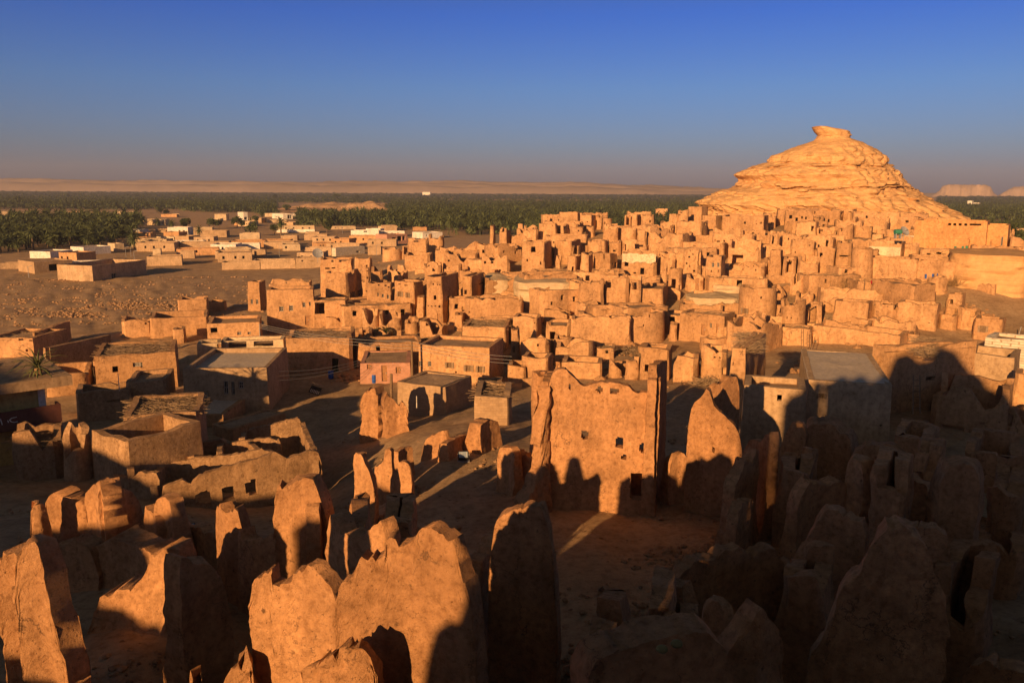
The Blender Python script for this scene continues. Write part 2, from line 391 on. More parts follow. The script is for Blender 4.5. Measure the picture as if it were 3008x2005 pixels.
# ------------------------------------------------------------------ earth walls
def shell(loop, closed, top, base, thick, holes=(), step=0.5, zstep=0.5, amp=0.07, freq=0.8, batter=0.0, seed=0, fine=None, taper=0.0, flare=0.0):
    """an earth wall along a ground line: outer and inner skin, crest, jambs of every opening. holes: (s0, s1, z0, z1, round?)"""
    pts = [Vector((p[0], p[1])) for p in loop]; n = len(pts)
    seg = [(pts[i], pts[(i+1) % n]) for i in range(n if closed else n-1)]
    L = [(b-a).length for a, b in seg]; cum = [0.0]
    for l in L: cum.append(cum[-1]+l)
    tot = cum[-1]
    br = sorted(set([round(c, 4) for c in cum] + [round(min(max(h[k], 0), tot), 4) for h in holes if not (len(h) > 4 and h[4]) for k in (0, 1)]))
    S = []
    for a, b in zip(br[:-1], br[1:]):
        if b-a < 0.03: continue
        k = max(1, round((b-a)/step)); S += [a+(b-a)*i/k for i in range(k)]
    if not closed: S.append(tot)
    if closed and not S: S = [0.0]
    nrm = []
    for a, b in seg:
        d = (b-a).normalized(); nrm.append(Vector((d.y, -d.x)))
    def at(s):
        for i in range(len(seg)):
            if s <= cum[i+1]+1e-6 or i == len(seg)-1:
                t = (s-cum[i])/max(L[i], 1e-6); p = seg[i][0].lerp(seg[i][1], t)
                N = nrm[i]
                if t < 1e-3 and (closed or i > 0): q = nrm[i-1]
                elif t > 1-1e-3 and (closed or i < len(seg)-1): q = nrm[(i+1) % len(seg)]
                else: return p, N
                m = (N+q)
                if m.length < 1e-3: return p, N
                m.normalize(); return p, m/max(0.5, m.dot(N))
    PS = [at(s) for s in S]
    tops = [top(s, p) for s, (p, N) in zip(S, PS)]
    zt = max(tops)
    zl = {base}
    hz = [h for h in holes if not (len(h) > 4 and h[4])]
    zw = base
    if hz:
        zw = min(max(h[3] for h in hz), zt-0.05)
        for h in hz: zl.add(min(max(h[2], base), zw)); zl.add(min(max(h[3], base), zw))
        zl.add(zw)
    zl = sorted(zl); Z = []
    for a, b in zip(zl[:-1], zl[1:]):
        if b-a < 0.02: continue
        k = max(1, round((b-a)/zstep)); Z += [(a+(b-a)*i/k, 0.0) for i in range(k)]
    k = max(2, round((zt-zw)/zstep))
    Z += [(zw, i/k) for i in range(k+1)]
    nc, nr = len(S), len(Z)
    so_ = Vector((seed*3.7, seed*1.9, seed*0.77))
    O, I = [], []
    for (p, N), tp in zip(PS, tops):
        co, ci = [], []
        for z, t in Z:
            zz = z + (tp-zw)*t if t > 0 else min(z, tp-0.01)
            if t > 0 and tp < zw: zz = tp
            bt = batter*(zz-base)
            fl = flare*math.exp(-max(0, zz-base-.5)/.55)
            hh = (zz-base)/max(0.3, zt-base)
            th = thick*(1-taper*max(0, t-0.3)/.7)
            cr = 1 + (1.0*max(0, t-.9)/.1 if fine else 0)
            for lst, off in ((co, -bt+fl), (ci, -bt-th-fl)):
                q = Vector((p.x+N.x*off, p.y+N.y*off, zz))
                w = noise.noise_vector(q*freq+so_)*amp + noise.noise_vector(q*freq*4.1+so_)*amp*0.4
                if fine: w += (noise.noise_vector(q*fine[1]+so_)*fine[0] + noise.noise_vector(q*fine[1]*2.7+so_)*fine[0]*0.6)*cr
                if zz <= base+0.01: w *= 0.3
                lst.append(q + Vector((w.x, w.y, w.z*(0.6 if t > 0.9 else 0.25))))
        O.append(co); I.append(ci)
    V = [v for c in O for v in c] + [v for c in I for v in c]; off = nc*nr
    def o(i, j): return (i % nc)*nr + j
    def ii(i, j): return off + (i % nc)*nr + j
    ncell = nc if closed else nc-1
    solid = [[True]*(nr-1) for _ in range(ncell)]
    for i in range(ncell):
        s0 = S[i]; s1 = S[i+1] if i+1 < nc else tot; sc = (s0+s1)/2
        for j in range(nr-1):
            zc = (O[i][j].z + O[i][j+1].z + O[(i+1) % nc][j].z + O[(i+1) % nc][j+1].z)/4
            zf = (Z[j][0]+Z[j+1][0])/2 if Z[j+1][1] == 0 or (Z[j][1] == 0 and Z[j+1][1] == 0) else zc
            for h in holes:
                if len(h) > 4 and h[4]:
                    a, b = (sc-(h[0]+h[1])/2)/((h[1]-h[0])/2+1e-6), (zc-(h[2]+h[3])/2)/((h[3]-h[2])/2+1e-6)
                    pw = 2 if h[4] == 1 else 6
                    if abs(a)**pw+abs(b)**pw < 1+0.35*nz(Vector((sc*4, zc*4, seed))): solid[i][j] = False
                elif h[0]-1e-3 <= sc <= h[1]+1e-3 and h[2]-1e-3 <= zf <= h[3]+1e-3: solid[i][j] = False
    F = []
    for i in range(ncell):
        for j in range(nr-1):
            if not solid[i][j]: continue
            F.append([o(i, j), o(i+1, j), o(i+1, j+1), o(i, j+1)])
            F.append([ii(i, j+1), ii(i+1, j+1), ii(i+1, j), ii(i, j)])
            if j == nr-2 or not solid[i][j+1]: F.append([o(i, j+1), o(i+1, j+1), ii(i+1, j+1), ii(i, j+1)])
            if j > 0 and not solid[i][j-1]: F.append([o(i+1, j), o(i, j), ii(i, j), ii(i+1, j)])
            l = i-1 if i > 0 else (ncell-1 if closed else None); r = i+1 if i+1 < ncell else (0 if closed else None)
            if l is None or not solid[l][j]: F.append([o(i, j), o(i, j+1), ii(i, j+1), ii(i, j)])
            if r is None or not solid[r][j]: F.append([o(i+1, j+1), o(i+1, j), ii(i+1, j), ii(i+1, j+1)])
    return V, F

def sticks(mb, c, rx, ry, z, n, ln, rnd, ax=(1, 0), ang=0.6, lift=0.25, r=0.022):
    a0 = math.atan2(ax[1], ax[0])
    for _ in range(n):
        a = a0 + rnd.gauss(0, ang); l = ln*rnd.uniform(.45, 1)
        x, y = rnd.uniform(-1, 1)*rx, rnd.uniform(-1, 1)*ry
        p = Vector((c[0]+x*ax[0]-y*ax[1], c[1]+x*ax[1]+y*ax[0], z+rnd.uniform(0, lift)))
        d = Vector((math.cos(a), math.sin(a), rnd.gauss(0, .10)))*l/2
        mb.bar(p-d, p+d, r*rnd.uniform(.6, 1.4), r*.5, 4)
def opening_part(root, kind, P, N, w, h, rnd):
    """window, shutters or door set into an opening: P centre of the opening on the outer face, N outward"""
    N = Vector((N[0], N[1], 0)).normalized(); X = Vector((-N.y, N.x, 0)); Zv = Vector((0, 0, 1))
    C = Vector(P) - N*0.16
    if kind == 'd':
        mb = MB(); k = 4
        for i in range(k):
            mb.box(C + X*(w*((i+.5)/k-.5)) + N*rnd.uniform(-.008, .008), X*(w/k*.47), N*.025, Zv*(h*.49))
        d = mb.put('door', 'door', root)
        m2 = MB(); m2.box(C+X*w*.3+N*.05, X*.03, N*.03, Zv*.09); m2.put('handle', 'steel', d)
        return
    fr = MB(); t = min(.07, w*.1)
    for sx in (-1, 0, 1): fr.box(C + X*(w/2-t)*sx, X*t*(.9 if sx else .5), N*.04, Zv*h*.5)
    for sz in (-1, 0, 1): fr.box(C + Zv*(h/2-t)*sz + N*.004, X*w*.5, N*.035, Zv*t*(.9 if sz else .5))
    col = {'w': 'frame', 'g': 'green', 'b': 'blue', 's': 'wood', 'k': 'white'}[kind]
    f = fr.put('window', col, root)
    pn = MB(); pn.box(C - N*.03, X*w*.5, N*.012, Zv*h*.5)
    pn.put('pane', {'w': 'dark', 'g': 'green', 'b': 'blue', 's': 'wood', 'k': 'dark'}[kind], f)
    if kind == 's':
        for sx in (-1, 1):
            sh = MB(); c2 = Vector(P) + N*.06 + X*(w*.5+w*.24)*sx
            sh.box(c2, X*w*.22, N*.02, Zv*h*.5)
            for q in range(5): sh.box(c2 + Zv*h*(q-2)*.18 + N*.025, X*w*.18, N*.01, Zv*h*.05)
            sh.put('shutter', 'straw', f)

RECTS = []        # what each hand-placed building covers: picture left, right, top, foot, distance
ALL = []          # every building for the filler: (x, y, radius, short label)
_seed = [1]
def B(t, XL, XR, YT, YB, label, c=None, cat='ruined house', name='mud_house', mat='mud', dep=None, er=0.35, holes=(), roof=None, rnd_=False, thick=0.42,
      step=0.55, top=None, D=None, amp=0.08, batter=0.025, group=None, roofmat='roof', branches=0, short=None, beams=0, band=None, al=None, parapet=0.35):
    """a building from what the picture shows of it: left and right ends, top, foot. c is where its near corner stands."""
    s = TS[t]; _seed[0] += 1; seed = _seed[0]; rnd = random.Random(seed*7+3)
    if c is None: c = XR - 0.10*(XR-XL) if not rnd_ else (XL+XR)/2
    uc, vb = t(c, YB); vt = t(c, YT)[1]; uL, uR = t(XL, YB)[0], t(XR, YB)[0]
    C = hit(uc, vb) if D is None else at_depth(uc, vb, D)
    Dp = C.y; mpp = Dp/FPX/math.cos(math.atan((uc-512)/FPX)) ** 0   # metres per picture pixel
    zt = at_depth(uc, vt, Dp).z
    d = Vector((C.x, C.y, 0)).normalized(); rt = Vector((d.y, -d.x, 0)); lf = -rt
    wl, wr = max((uc-uL)*mpp, .3), max((uR-uc)*mpp, .1)
    if rnd_:
        r = (uR-uL)/2*mpp; cen = Vector((C.x, C.y, 0)) + d*r*.9; ry = r*(dep or 1.0)
        k = 22; loop = [cen + rt*math.cos(2*math.pi*i/k-1.57)*r + d*math.sin(2*math.pi*i/k-1.57)*ry for i in range(k)]
        A = cen
    else:
        dep = dep or min(max(.75*wl, 3.0), 6.5)
        a = math.asin(min(.93, wr/dep)) if al is None else math.radians(al)
        ld = lf*math.cos(a) + d*math.sin(a); rd = d*math.cos(a) + rt*math.sin(a)
        ll = wl/max(.3, math.cos(a))
        Cp = Vector((C.x, C.y, 0)); Rr, Ll = Cp + rd*dep, Cp + ld*ll
        loop = [Ll, Cp, Rr, Rr+ld*ll]; A = (Ll+Rr)/2
    rect = list(loop)
    if not rnd_ and er >= .05 and cat != 'house':       # earth walls are never quite straight, their corners never sharp
        lp2 = []
        for i in range(4):
            p, q, o_ = loop[i], loop[(i+1) % 4], loop[i-1]; e1, e0 = (q-p), (p-o_)
            cr = min(.45 if er >= .3 else .22, e1.length*.2, e0.length*.2)
            lp2 += [p-e0.normalized()*cr, p+e1.normalized()*cr]
            k = int(e1.length/2.2)
            for j in range(1, k):
                f = j/k; nn = Vector((e1.y, -e1.x, 0)).normalized(); lp2.append(p+e1*f + nn*rnd.uniform(-.28, .22)*(1 if er >= .3 else .4))
        loop = lp2[0:]
    zb = min(ground(p.x, p.y) for p in loop) - .5
    zb = min(zb, C.z-.2)
    RECTS.append((uL, uR, vt, vb, Dp))
    n = len(loop); per = [(loop[(i+1) % n]-loop[i]).length for i in range(n)]; cum = [0]
    for p in per: cum.append(cum[-1]+p)
    H = []; parts = []
    for h in holes:
        hx, hy, hw, hh = h[:4]; kind = h[4] if len(h) > 4 else 'h'
        u, v = t(hx, hy); rdv = ray(u, v); best = None
        for i in range(n):
            p, q = loop[i], loop[(i+1) % n]; e = q-p; nn = Vector((e.y, -e.x))
            den = rdv[0]*nn.x + rdv[1]*nn.y
            if den >= -1e-6: continue
            k = (p.x*nn.x + p.y*nn.y)/den
            P = Vector((rdv[0]*k, rdv[1]*k, CAMZ+rdv[2]*k)); sp = ((P.x-p.x)*e.x + (P.y-p.y)*e.y)/e.length_squared
            if -.02 <= sp <= 1.02 and (best is None or k < best[0]): best = (k, i, sp, P, nn.normalized(), abs(den)/nn.length/math.hypot(rdv[0], rdv[1]))
        if best is None: continue
        k, i, sp, P, nn, cosf = best
        w_, h_ = hw/s*P.y/FPX/max(.35, cosf), hh/s*P.y/FPX
        sc = cum[i] + min(max(sp*per[i], w_/2+.1), max(per[i]-w_/2-.1, w_/2+.1))
        z0, z1 = P.z-h_/2, P.z+h_/2
        if z1 > zt-.12: z1 = zt-.12; z0 = min(z0, z1-.2)
        H.append((sc-w_/2, sc+w_/2, z0, z1))
        if kind != 'h': parts.append((kind, Vector((loop[i].x, loop[i].y)).lerp(Vector((loop[(i+1) % n].x, loop[(i+1) % n].y)), (sc-cum[i])/per[i]), nn, w_, z0, z1))
    if not holes and er >= .2 and cat == 'ruined house' and (mat == 'mud'):
        nh = rnd.randint(1, 5); zrow = zb+.5+(zt-zb-.5)*rnd.uniform(.4, .75)
        for _ in range(nh):
            i = rnd.randrange(n); 
            if per[i] < .9: continue
            sc = cum[i]+rnd.uniform(.3, per[i]-.3); w_ = rnd.choice((.22, .3, .4)); z0 = zrow+rnd.choice((0, 0, .55)); z1 = min(z0+w_*rnd.uniform(1, 1.5), zt-.25)
            if z1 > z0+.12 and not any(abs(sc-(q[0]+q[1])/2) < .7 for q in H): H.append((sc-w_/2, sc+w_/2, z0, z1))
    er_ = er*1.25
    stp = (rnd.uniform(0, cum[-1]), cum[-1]*rnd.uniform(.2, .4), rnd.uniform(.25, .9)) if er >= .3 and cat != 'house' else None
    ph = rnd.uniform(0, 50)
    bites = []
    if er >= .4 and cat != 'house' and not beams:
        for _ in range(rnd.choice((1, 1, 2))):
            bs = rnd.uniform(.0, 1)*cum[-1]
            front = (bs < cum[-1]*.3)
            bites.append((bs, rnd.uniform(.5, 1.7)*(.7 if front else 1.3), (zt-C.z)*rnd.uniform(.08, .2 if front else .5)))
    def topf(sv, p):
        if top: z = zt + top(sv/cum[-1])*(zt-C.z)
        else: z = zt
        q = Vector((p.x*.55+ph, p.y*.55, seed*.31))
        z -= er_*max(0, nz(q)*1.6 + .15) + er_*.35*abs(nz(q*3.3)) + (er_*.6 if er_ > .3 and nz(q*1.7+Vector((9, 9, 9))) > .38 else 0)
        if stp:
            dd = abs(sv-stp[0]); dd = min(dd, cum[-1]-dd)
            if dd < stp[1]/2 + .25*nz(q*4): z -= stp[2]
        for bs, bw, bd in bites:
            dd = abs(sv-bs); dd = min(dd, cum[-1]-dd)
            if dd < bw*2: z -= bd*max(0, 1-(dd/bw)**2)**1 if dd < bw else 0
        return max(z, zb+.8)
    V, F = shell(loop, True, topf, zb, thick, H, step, max(.45, step), amp*(1.5 if er >= .2 else 1), .55 if er >= .2 else .7, batter, seed)
    loc = Vector((A.x, A.y, ground(A.x, A.y)))
    root = empty(name, loc, label, cat, group); root['_o'] = list(loc)
    w = mesh('wall', V, F, mat, root)
    if roof is not None:
        zr = zt - parapet - (er*.6 if roof is True else float(roof))
        rb = [p.lerp(Vector((A.x, A.y, 0)), (thick*.6)/max(.6, (Vector((p.x, p.y, 0))-A).length)) for p in loop]
        mbr = MB(); ctr = Vector((sum(p.x for p in rb)/n, sum(p.y for p in rb)/n, 0)); ring = []
        K = 5; vv = []; ff = []
        m_ = len(rb)*4 if n < 6 else len(rb)
        edge = []
        for i in range(len(rb)):
            for q in range(m_//len(rb)): edge.append(rb[i].lerp(rb[(i+1) % len(rb)], q/(m_//len(rb))))
        for kk in range(K+1):
            for e in edge:
                p = e.lerp(ctr, kk/(K+.001)); vv.append((p.x, p.y, zr + .10*nz(Vector((p.x, p.y, seed))*.6) + .05*nz(Vector((p.x, p.y, seed))*2.2)))
        for kk in range(K):
            for i in range(m_): ff.append([kk*m_+i, kk*m_+(i+1) % m_, (kk+1)*m_+(i+1) % m_, (kk+1)*m_+i])
        rf = mesh('roof', vv, ff, roofmat, root)
        if branches:
            st = MB(); sticks(st, (ctr.x, ctr.y), (r if rnd_ else (rect[1]-rect[0]).length)*.46, (r if rnd_ else (rect[2]-rect[1]).length)*.46, zr+.05, int(branches*2.2), 2.0, rnd, (rt.x, rt.y), .9, .3, .018)
            st.put('branch_cover', 'straw', rf)
    if beams:
        bm_ = MB(); zr = zt - .5
        for i in range(beams):
            f = (i+.5)/beams; p, q = rect[0].lerp(rect[1], f), rect[3].lerp(rect[2], f)
            bm_.bar((p.x, p.y, zr+rnd.uniform(-.1, .1)), (q.x, q.y, zr+rnd.uniform(-.1, .1)), .09, .07)
        bm_.put('roof_beam', 'wood', root)
    for kind, P2, nn, w_, z0, z1 in parts:
        opening_part(root, kind, (P2.x - nn.x*batter*((z0+z1)/2-zb), P2.y - nn.y*batter*((z0+z1)/2-zb), (z0+z1)/2), nn, w_, z1-z0, rnd)
    if band:        # a painted lower or upper band, proud of the wall
        mb = MB(); f0, f1, bmat = band; p, q = Vector((rect[0].x, rect[0].y, 0)), Vector((rect[1].x, rect[1].y, 0)); e = (q-p); nn = Vector((e.y, -e.x, 0)).normalized()
        z0, z1 = C.z+(zt-C.z)*f0, C.z+(zt-C.z)*f1
        rag = er > .1; k = 26; rows = []
        for i in range(k+1):
            q = p + e*(i/k if not rag else .03+.94*i/k) + nn*.10
            dn = (.30*nz(Vector((i*.21, seed, 0)))+.12*nz(Vector((i*.9, seed, 4))))*(z1-z0) if rag else 0; up = (.22*nz(Vector((i*.24, seed, 9)))-.1)*(z1-z0) if rag else 0
            rows.append([q+Vector((0, 0, z0+dn)), q+Vector((0, 0, z1+up)), q+nn*.035+Vector((0, 0, z0+dn)), q+nn*.035+Vector((0, 0, z1+up))])
        for r0, r1 in zip(rows[:-1], rows[1:]):
            mb.quad(r0[2], r1[2], r1[3], r0[3]); mb.quad(r0[3], r1[3], r1[1], r0[1]); mb.quad(r0[0], r1[0], r1[2], r0[2])
        mb.quad(rows[0][0], rows[0][2], rows[0][3], rows[0][1]); mb.quad(rows[-1][2], rows[-1][0], rows[-1][1], rows[-1][3])
        mb.put('painted_band', bmat, root)
    ALL.append((A.x, A.y, max(wl, dep if not rnd_ else 0, 2)/1.6, short or label, C.y))
    return root

def WALL(t, a, b, prof, label, name='ruined_wall', cat='wall ruin', mat='near', thick=.5, step=.14, holes=(), amp=.09, bend=.15, rough=.10, group=None, foot=None, taper=.3, fine=(.03, 4.0), base=None, batter=.015, flare=.2):
    """a broken wall: a, b = (picture x, forward distance) of its two ends; prof = crest outline in the picture"""
    _seed[0] += 1; seed = _seed[0]
    A2, B2 = [Vector(((t(x, 0)[0]-512)/FPX*D*1.0, D)) for x, D in (a, b)]
    ends = []
    for x, D in (a, b):
        u = t(x, prof[0][1])[0]; p = at_depth(u, t(x, prof[len(prof)//2][1])[1], D); ends.append(Vector((p.x, p.y)))
    A2, B2 = ends; e = B2-A2; Lw = e.length; nn = Vector((e.y, -e.x))
    def onplane(u, v):
        r = ray(u, v); den = r[0]*nn.x + r[1]*nn.y; k = (A2.x*nn.x+A2.y*nn.y)/den
        P = Vector((r[0]*k, r[1]*k, CAMZ+r[2]*k)); return ((P.x-A2.x)*e.x+(P.y-A2.y)*e.y)/Lw, P.z, P
    pr = sorted([onplane(*t(x, y))[:2] for x, y in prof])
    ps, pz = [p[0] for p in pr], [p[1] for p in pr]
    zbase = min(ground(A2.x, A2.y), ground(B2.x, B2.y)) - .6 if base is None else base
    k = max(2, int(Lw/1.2)); sgn = random.Random(seed).choice((-1, 1))
    loop = [A2.lerp(B2, i/k) + nn.normalized()*bend*math.sin(math.pi*i/k)*sgn*1.0 for i in range(k+1)]
    H = []
    for h in holes:
        s0, z0, P = onplane(*t(h[0], h[1])); w_ = h[2]/TS[t]*P.y/FPX/max(.3, abs((A2-B2).normalized().x)); h_ = h[3]/TS[t]*P.y/FPX
        H.append((s0-w_/2, s0+w_/2, z0-h_/2, z0+h_/2, h[4] if len(h) > 4 else 1))
    def topf(s, p):
        z = float(np.interp(s, ps, pz)); ed = min(s, Lw-s)
        if rough > .075: z -= max(0, 1-ed/.22)**2*.45
        return max(z + rough*fbm(Vector((s*1.9, seed*1.3, 0)), 4)*1.1 + rough*1.2*(abs(nz(Vector((s*1.1, seed*2.3, 8))))-.25) + rough*.6*nz(Vector((s*7, seed, 3))) + rough*.45*nz(Vector((s*19, seed, 5))), zbase+.35)
    V, F = shell(loop, False, topf, zbase, thick, H, step, step*1.15, amp*.62, .8, batter, seed, (fine[0]*.7, fine[1]), taper, flare)
    m = (A2+B2)/2; loc = Vector((m.x, m.y, ground(m.x, m.y)))
    o = mesh(name, V, F, mat, None, loc, True, 70)
    tag(o, label, cat, group)
    return o
# ------------------------------------------------------------------ the setting: ground, dunes, mesas, rock hill
M['earth'] = mud('bare_earth', (0.45, 0.30, 0.17), dark=(0.30, 0.195, 0.11), light=(0.53, 0.37, 0.22), rough_scale=0.8, bump=1.2, cracks=False, streak=False, vary=0)
def build_ground():
    fa = np.radians(np.concatenate([np.arange(-180, -52, 5.0), np.arange(-52, 52, 0.24), np.arange(52, 180, 5.0)]))
    rr = np.concatenate([[0.0], np.geomspace(2.2, 3440, 310)])
    R, A = np.meshgrid(rr, fa, indexing='ij')
    X, Y = R*np.sin(A), R*np.cos(A)
    Z = ground_np(X, Y)
    V = np.stack([X.ravel(), Y.ravel(), Z.ravel()], 1)
    for i in range(len(V)):
        x, y, z = V[i]; r = math.hypot(x, y)
        if r < 420:
            amp = min(1, r/8)*(1 if r < 150 else max(.1, 1-(r-150)/270))
            V[i, 2] += amp*(.22*fbm(Vector((x*.22, y*.22, 3)), 3) + .10*fbm(Vector((x*.9, y*.9, 7)), 3)) - .05
            if x < -12 and 85 < y < 190: V[i, 2] += .45*abs(fbm(Vector((x*.16, y*.42, 9)), 4)) + .16*abs(nz(Vector((x*.7, y*1.1, 4)))) - .12
        elif r > 700: V[i, 2] += .8*fbm(Vector((x*.004, y*.004, 1)), 3)
    nr, na = R.shape
    i, j = np.meshgrid(np.arange(nr-1), np.arange(na), indexing='ij')
    j2 = (j+1) % na
    Q = np.stack([i*na+j, (i+1)*na+j, (i+1)*na+j2, i*na+j2], -1).reshape(-1, 4)[:, ::-1]
    o = big_mesh('ground', V, Q, 'earth')
    o.data.polygons.foreach_set('use_smooth', [True]*len(o.data.polygons))
    tag(o, kind='structure')
build_ground()

def ridge(name, u0, u1, D, hfun, depth, mat, nu=220, nv=14, label=None):
    """a long far ridge: real hills with a front slope and a back slope"""
    V, F = [], []
    for j in range(nv+1):
        t = j/nv
        for i in range(nu+1):
            u = u0+(u1-u0)*i/nu; x = (u-512)/FPX
            prof = math.sin(math.pi*min(1, t*1.0))**.8
            dd = D + depth*t
            h = hfun(u, t)*prof
            V.append((x*dd, dd, h-1.0 if t in (0, 1) else h))
    for j in range(nv):
        for i in range(nu):
            a = j*(nu+1)+i; F.append([a, a+1, a+nu+2, a+nu+1])
    o = mesh(name, V, F, mat, None, None, True, 180)
    tag(o, label, None, None, 'structure'); return o
def hz(v, D): return CAMZ + (191.5-v)/FPX*D
def dune_h(seed, vbase, amp):
    def f(u, t):
        e = max(0, min(1, (745-u)/160)); top = vbase + (1-e)*6 - amp*fbm(Vector((u*.012, seed+t*1.5, 0)), 5) - 1.4*abs(fbm(Vector((u*.05, seed*2, t*5)), 4))
        return max(2.0, hz(top, 3150))
    return f
ridge('dune_hills', -260, 760, 2980, dune_h(2, 186.5, 2.2), 180, 'dune')
ridge('dune_hills', -260, 720, 3100, dune_h(8, 184.0, 2.6), 180, 'dune')
ridge('dune_hills', -260, 700, 3230, dune_h(15, 181.8, 2.4), 200, 'dune')
ridge('dune_hills', 640, 960, 3000, lambda u, t: hz(190.6-.5*fbm(Vector((u*.03, 4, 0)), 4), 3100), 200, 'dune')
def mesa(name, pts, D, depth):
    us = [p[0] for p in pts]; V, F = [], []; nu, nv = 90, 10
    for j in range(nv+1):
        for i in range(nu+1):
            u = us[0]+(us[-1]-us[0])*i/nu; v = float(np.interp(u, us, [p[1] for p in pts])); h = max(hz(v, D), 0)
            t = j/nv; k = min(1, t*3.2, (1-t)*3.2); k = k*k*(3-2*k)
            y = D+depth*t + 12*fbm(Vector((u*.15, t*4, 2)), 3)
            V.append(((u-512)/FPX*y, y, -1+h*k*(1+.05*fbm(Vector((u*.2, t*6, 5)), 3))))
    for j in range(nv):
        for i in range(nu):
            a = j*(nu+1)+i; F.append([a, a+1, a+nu+2, a+nu+1])
    o = mesh(name, V, F, 'mesa', None, None, True, 60)
    tag(o, None, None, None, 'structure')
def mound(u, D, w, d, h, seed):
    V, F = [], []; n = 40
    for j in range(n+1):
        for i in range(n+1):
            a, b = i/n*2-1, j/n*2-1; k = max(0, 1-(a*a+b*b))
            cx = (u-512)/FPX*D
            V.append((cx+a*w, D+b*d, -1.0 + (h+1.0)*k**.8*(1+.5*fbm(Vector((a*3, b*3, seed)), 4))))
    for j in range(n):
        for i in range(n): q = j*(n+1)+i; F.append([q, q+1, q+n+2, q+n+1])
    tag(mesh('sand_hill', V, F, 'sand', None, None, True, 180), None, None, None, 'structure')
M['sand'] = mud('open_sand', (0.55, 0.34, 0.18), rough_scale=.2, bump=.6, cracks=False, streak=False, vary=0)
mound(305, 800, 40, 60, 3.5, 1); mound(340, 900, 70, 60, 6.0, 2); mound(368, 880, 45, 40, 7.5, 3); mound(390, 980, 40, 40, 4.0, 4)
mesa('mesa_hill', [(915, 196), (924, 193), (931, 188), (934, 183.5), (940, 182), (975, 182), (981, 184), (984, 189), (990, 193.5), (993, 196)], 2600, 160)
mesa('mesa_hill', [(982, 196), (990, 192), (998, 187), (1004, 184), (1012, 183.3), (1026, 186), (1050, 185), (1070, 192), (1080, 196)], 2850, 160)

def rock_hill():
    D = 196.0
    Lp = [(1876, 289), (1880, 298), (1888, 310), (1878, 321), (1845, 333), (1815, 344), (1790, 356), (1783, 369), (1752, 379), (1712, 394), (1704, 401), (1716, 409), (1722, 417), (1700, 429), (1658, 440), (1649, 448), (1625, 460), (1618, 469), (1640, 480), (1636, 505), (1620, 540)]
    Rp = [(1905, 289), (1958, 300), (1960, 316), (1990, 326), (2018, 340), (2032, 348), (2046, 361), (2050, 378), (2076, 393), (2087, 408), (2097, 425), (2122, 441), (2152, 455), (2192, 475), (2228, 494), (2246, 510), (2275, 540)]
    sc = 2.297; vs = np.linspace(289, 540, 190)
    lx = np.interp(vs, [p[1] for p in Lp], [p[0] for p in Lp]); rx = np.interp(vs, [p[1] for p in Rp], [p[0] for p in Rp])
    na = 300; V, F = [], []
    rb_ = random.Random(77); BEDS = [5.0]; BEDW = []
    while BEDS[-1] < 50: BEDS.append(BEDS[-1]+rb_.choice((.4, .6, 1.2, 2.0, 3.0))); BEDW.append(rb_.choice((.0, .0, .01, .03, .12)))
    BEDW.append(0)
    for k, v in enumerate(vs):
        a, b = at_depth(lx[k]/sc, v/sc, D), at_depth(rx[k]/sc, v/sc, D)
        z = a.z; cx, hw = (a.x+b.x)/2, (b.x-a.x)/2
        dp = hw*.62 + 2
        cy = D + 2 + hw*.12
        for i in range(na):
            th = 2*math.pi*i/na; ct, st = math.cos(th), math.sin(th)
            q = Vector((ct*hw, st*hw*.62, z)); wv = .9*fbm(q*.12, 3)
            zz = z + wv; lay = BEDS[0]; lf = 0; li = 0
            for bi in range(len(BEDS)-1):
                if BEDS[bi] <= zz < BEDS[bi+1]: li = bi; lf = (zz-BEDS[bi])/(BEDS[bi+1]-BEDS[bi]); break
            ed = max(0, nz(Vector((ct*2.4, st*2.4, li*3.1)))+.15)          # a bed stands out only along part of its length
            ledge = BEDW[li]*ed*(1.0 if lf > .2 else -.7+lf*2) 
            wob = .035*nz(Vector((ct*2.2, st*2.2, z*.10))) + .05*fbm(q*.16+Vector((3, 0, 0)), 4)
            top = min(1, max(0, (z-21)/8)); wob += (.022+.04*top)*fbm(q*.5, 5)
            vd = noise.voronoi(q*.42 + Vector((0, 0, li*5.1)))[0]; wob += (.085+.03*top)*min(.5, vd[1]-vd[0]) - .02
            side = abs(ct)**4
            f = 1 + (wob+ledge)*(1-.4*side) + .02*fbm(q*.7, 3)*side
            V.append((cx+ct*hw*f, cy+st*dp*f, z + .10*nz(q*.6)))
        if k:
            for i in range(na):
                i2 = (i+1) % na; F.append([(k-1)*na+i, k*na+i, k*na+i2, (k-1)*na+i2])
    n = len(V); V.append((sum(p[0] for p in V[:na])/na, sum(p[1] for p in V[:na])/na, V[0][2]+.2))
    for i in range(na): F.append([n, i, (i+1) % na])
    o = mesh('rock_hill', V, F, 'rock', None, (V[n][0], D, ground(V[n][0], D)), True, 50)
    tag(o, 'conical hill of layered orange limestone rising behind the mud ruins', 'hill', None, 'structure')
    o['category'] = 'rock hill'
    return o
HILL = rock_hill()
def surf_hit(o, u, v):
    d = Vector(ray(u, v)).normalized(); inv = o.matrix_world.inverted()
    ok, loc, nrm, _ = o.ray_cast(inv @ Vector((0, 0, CAMZ)), d)
    return (o.matrix_world @ loc) if ok else None
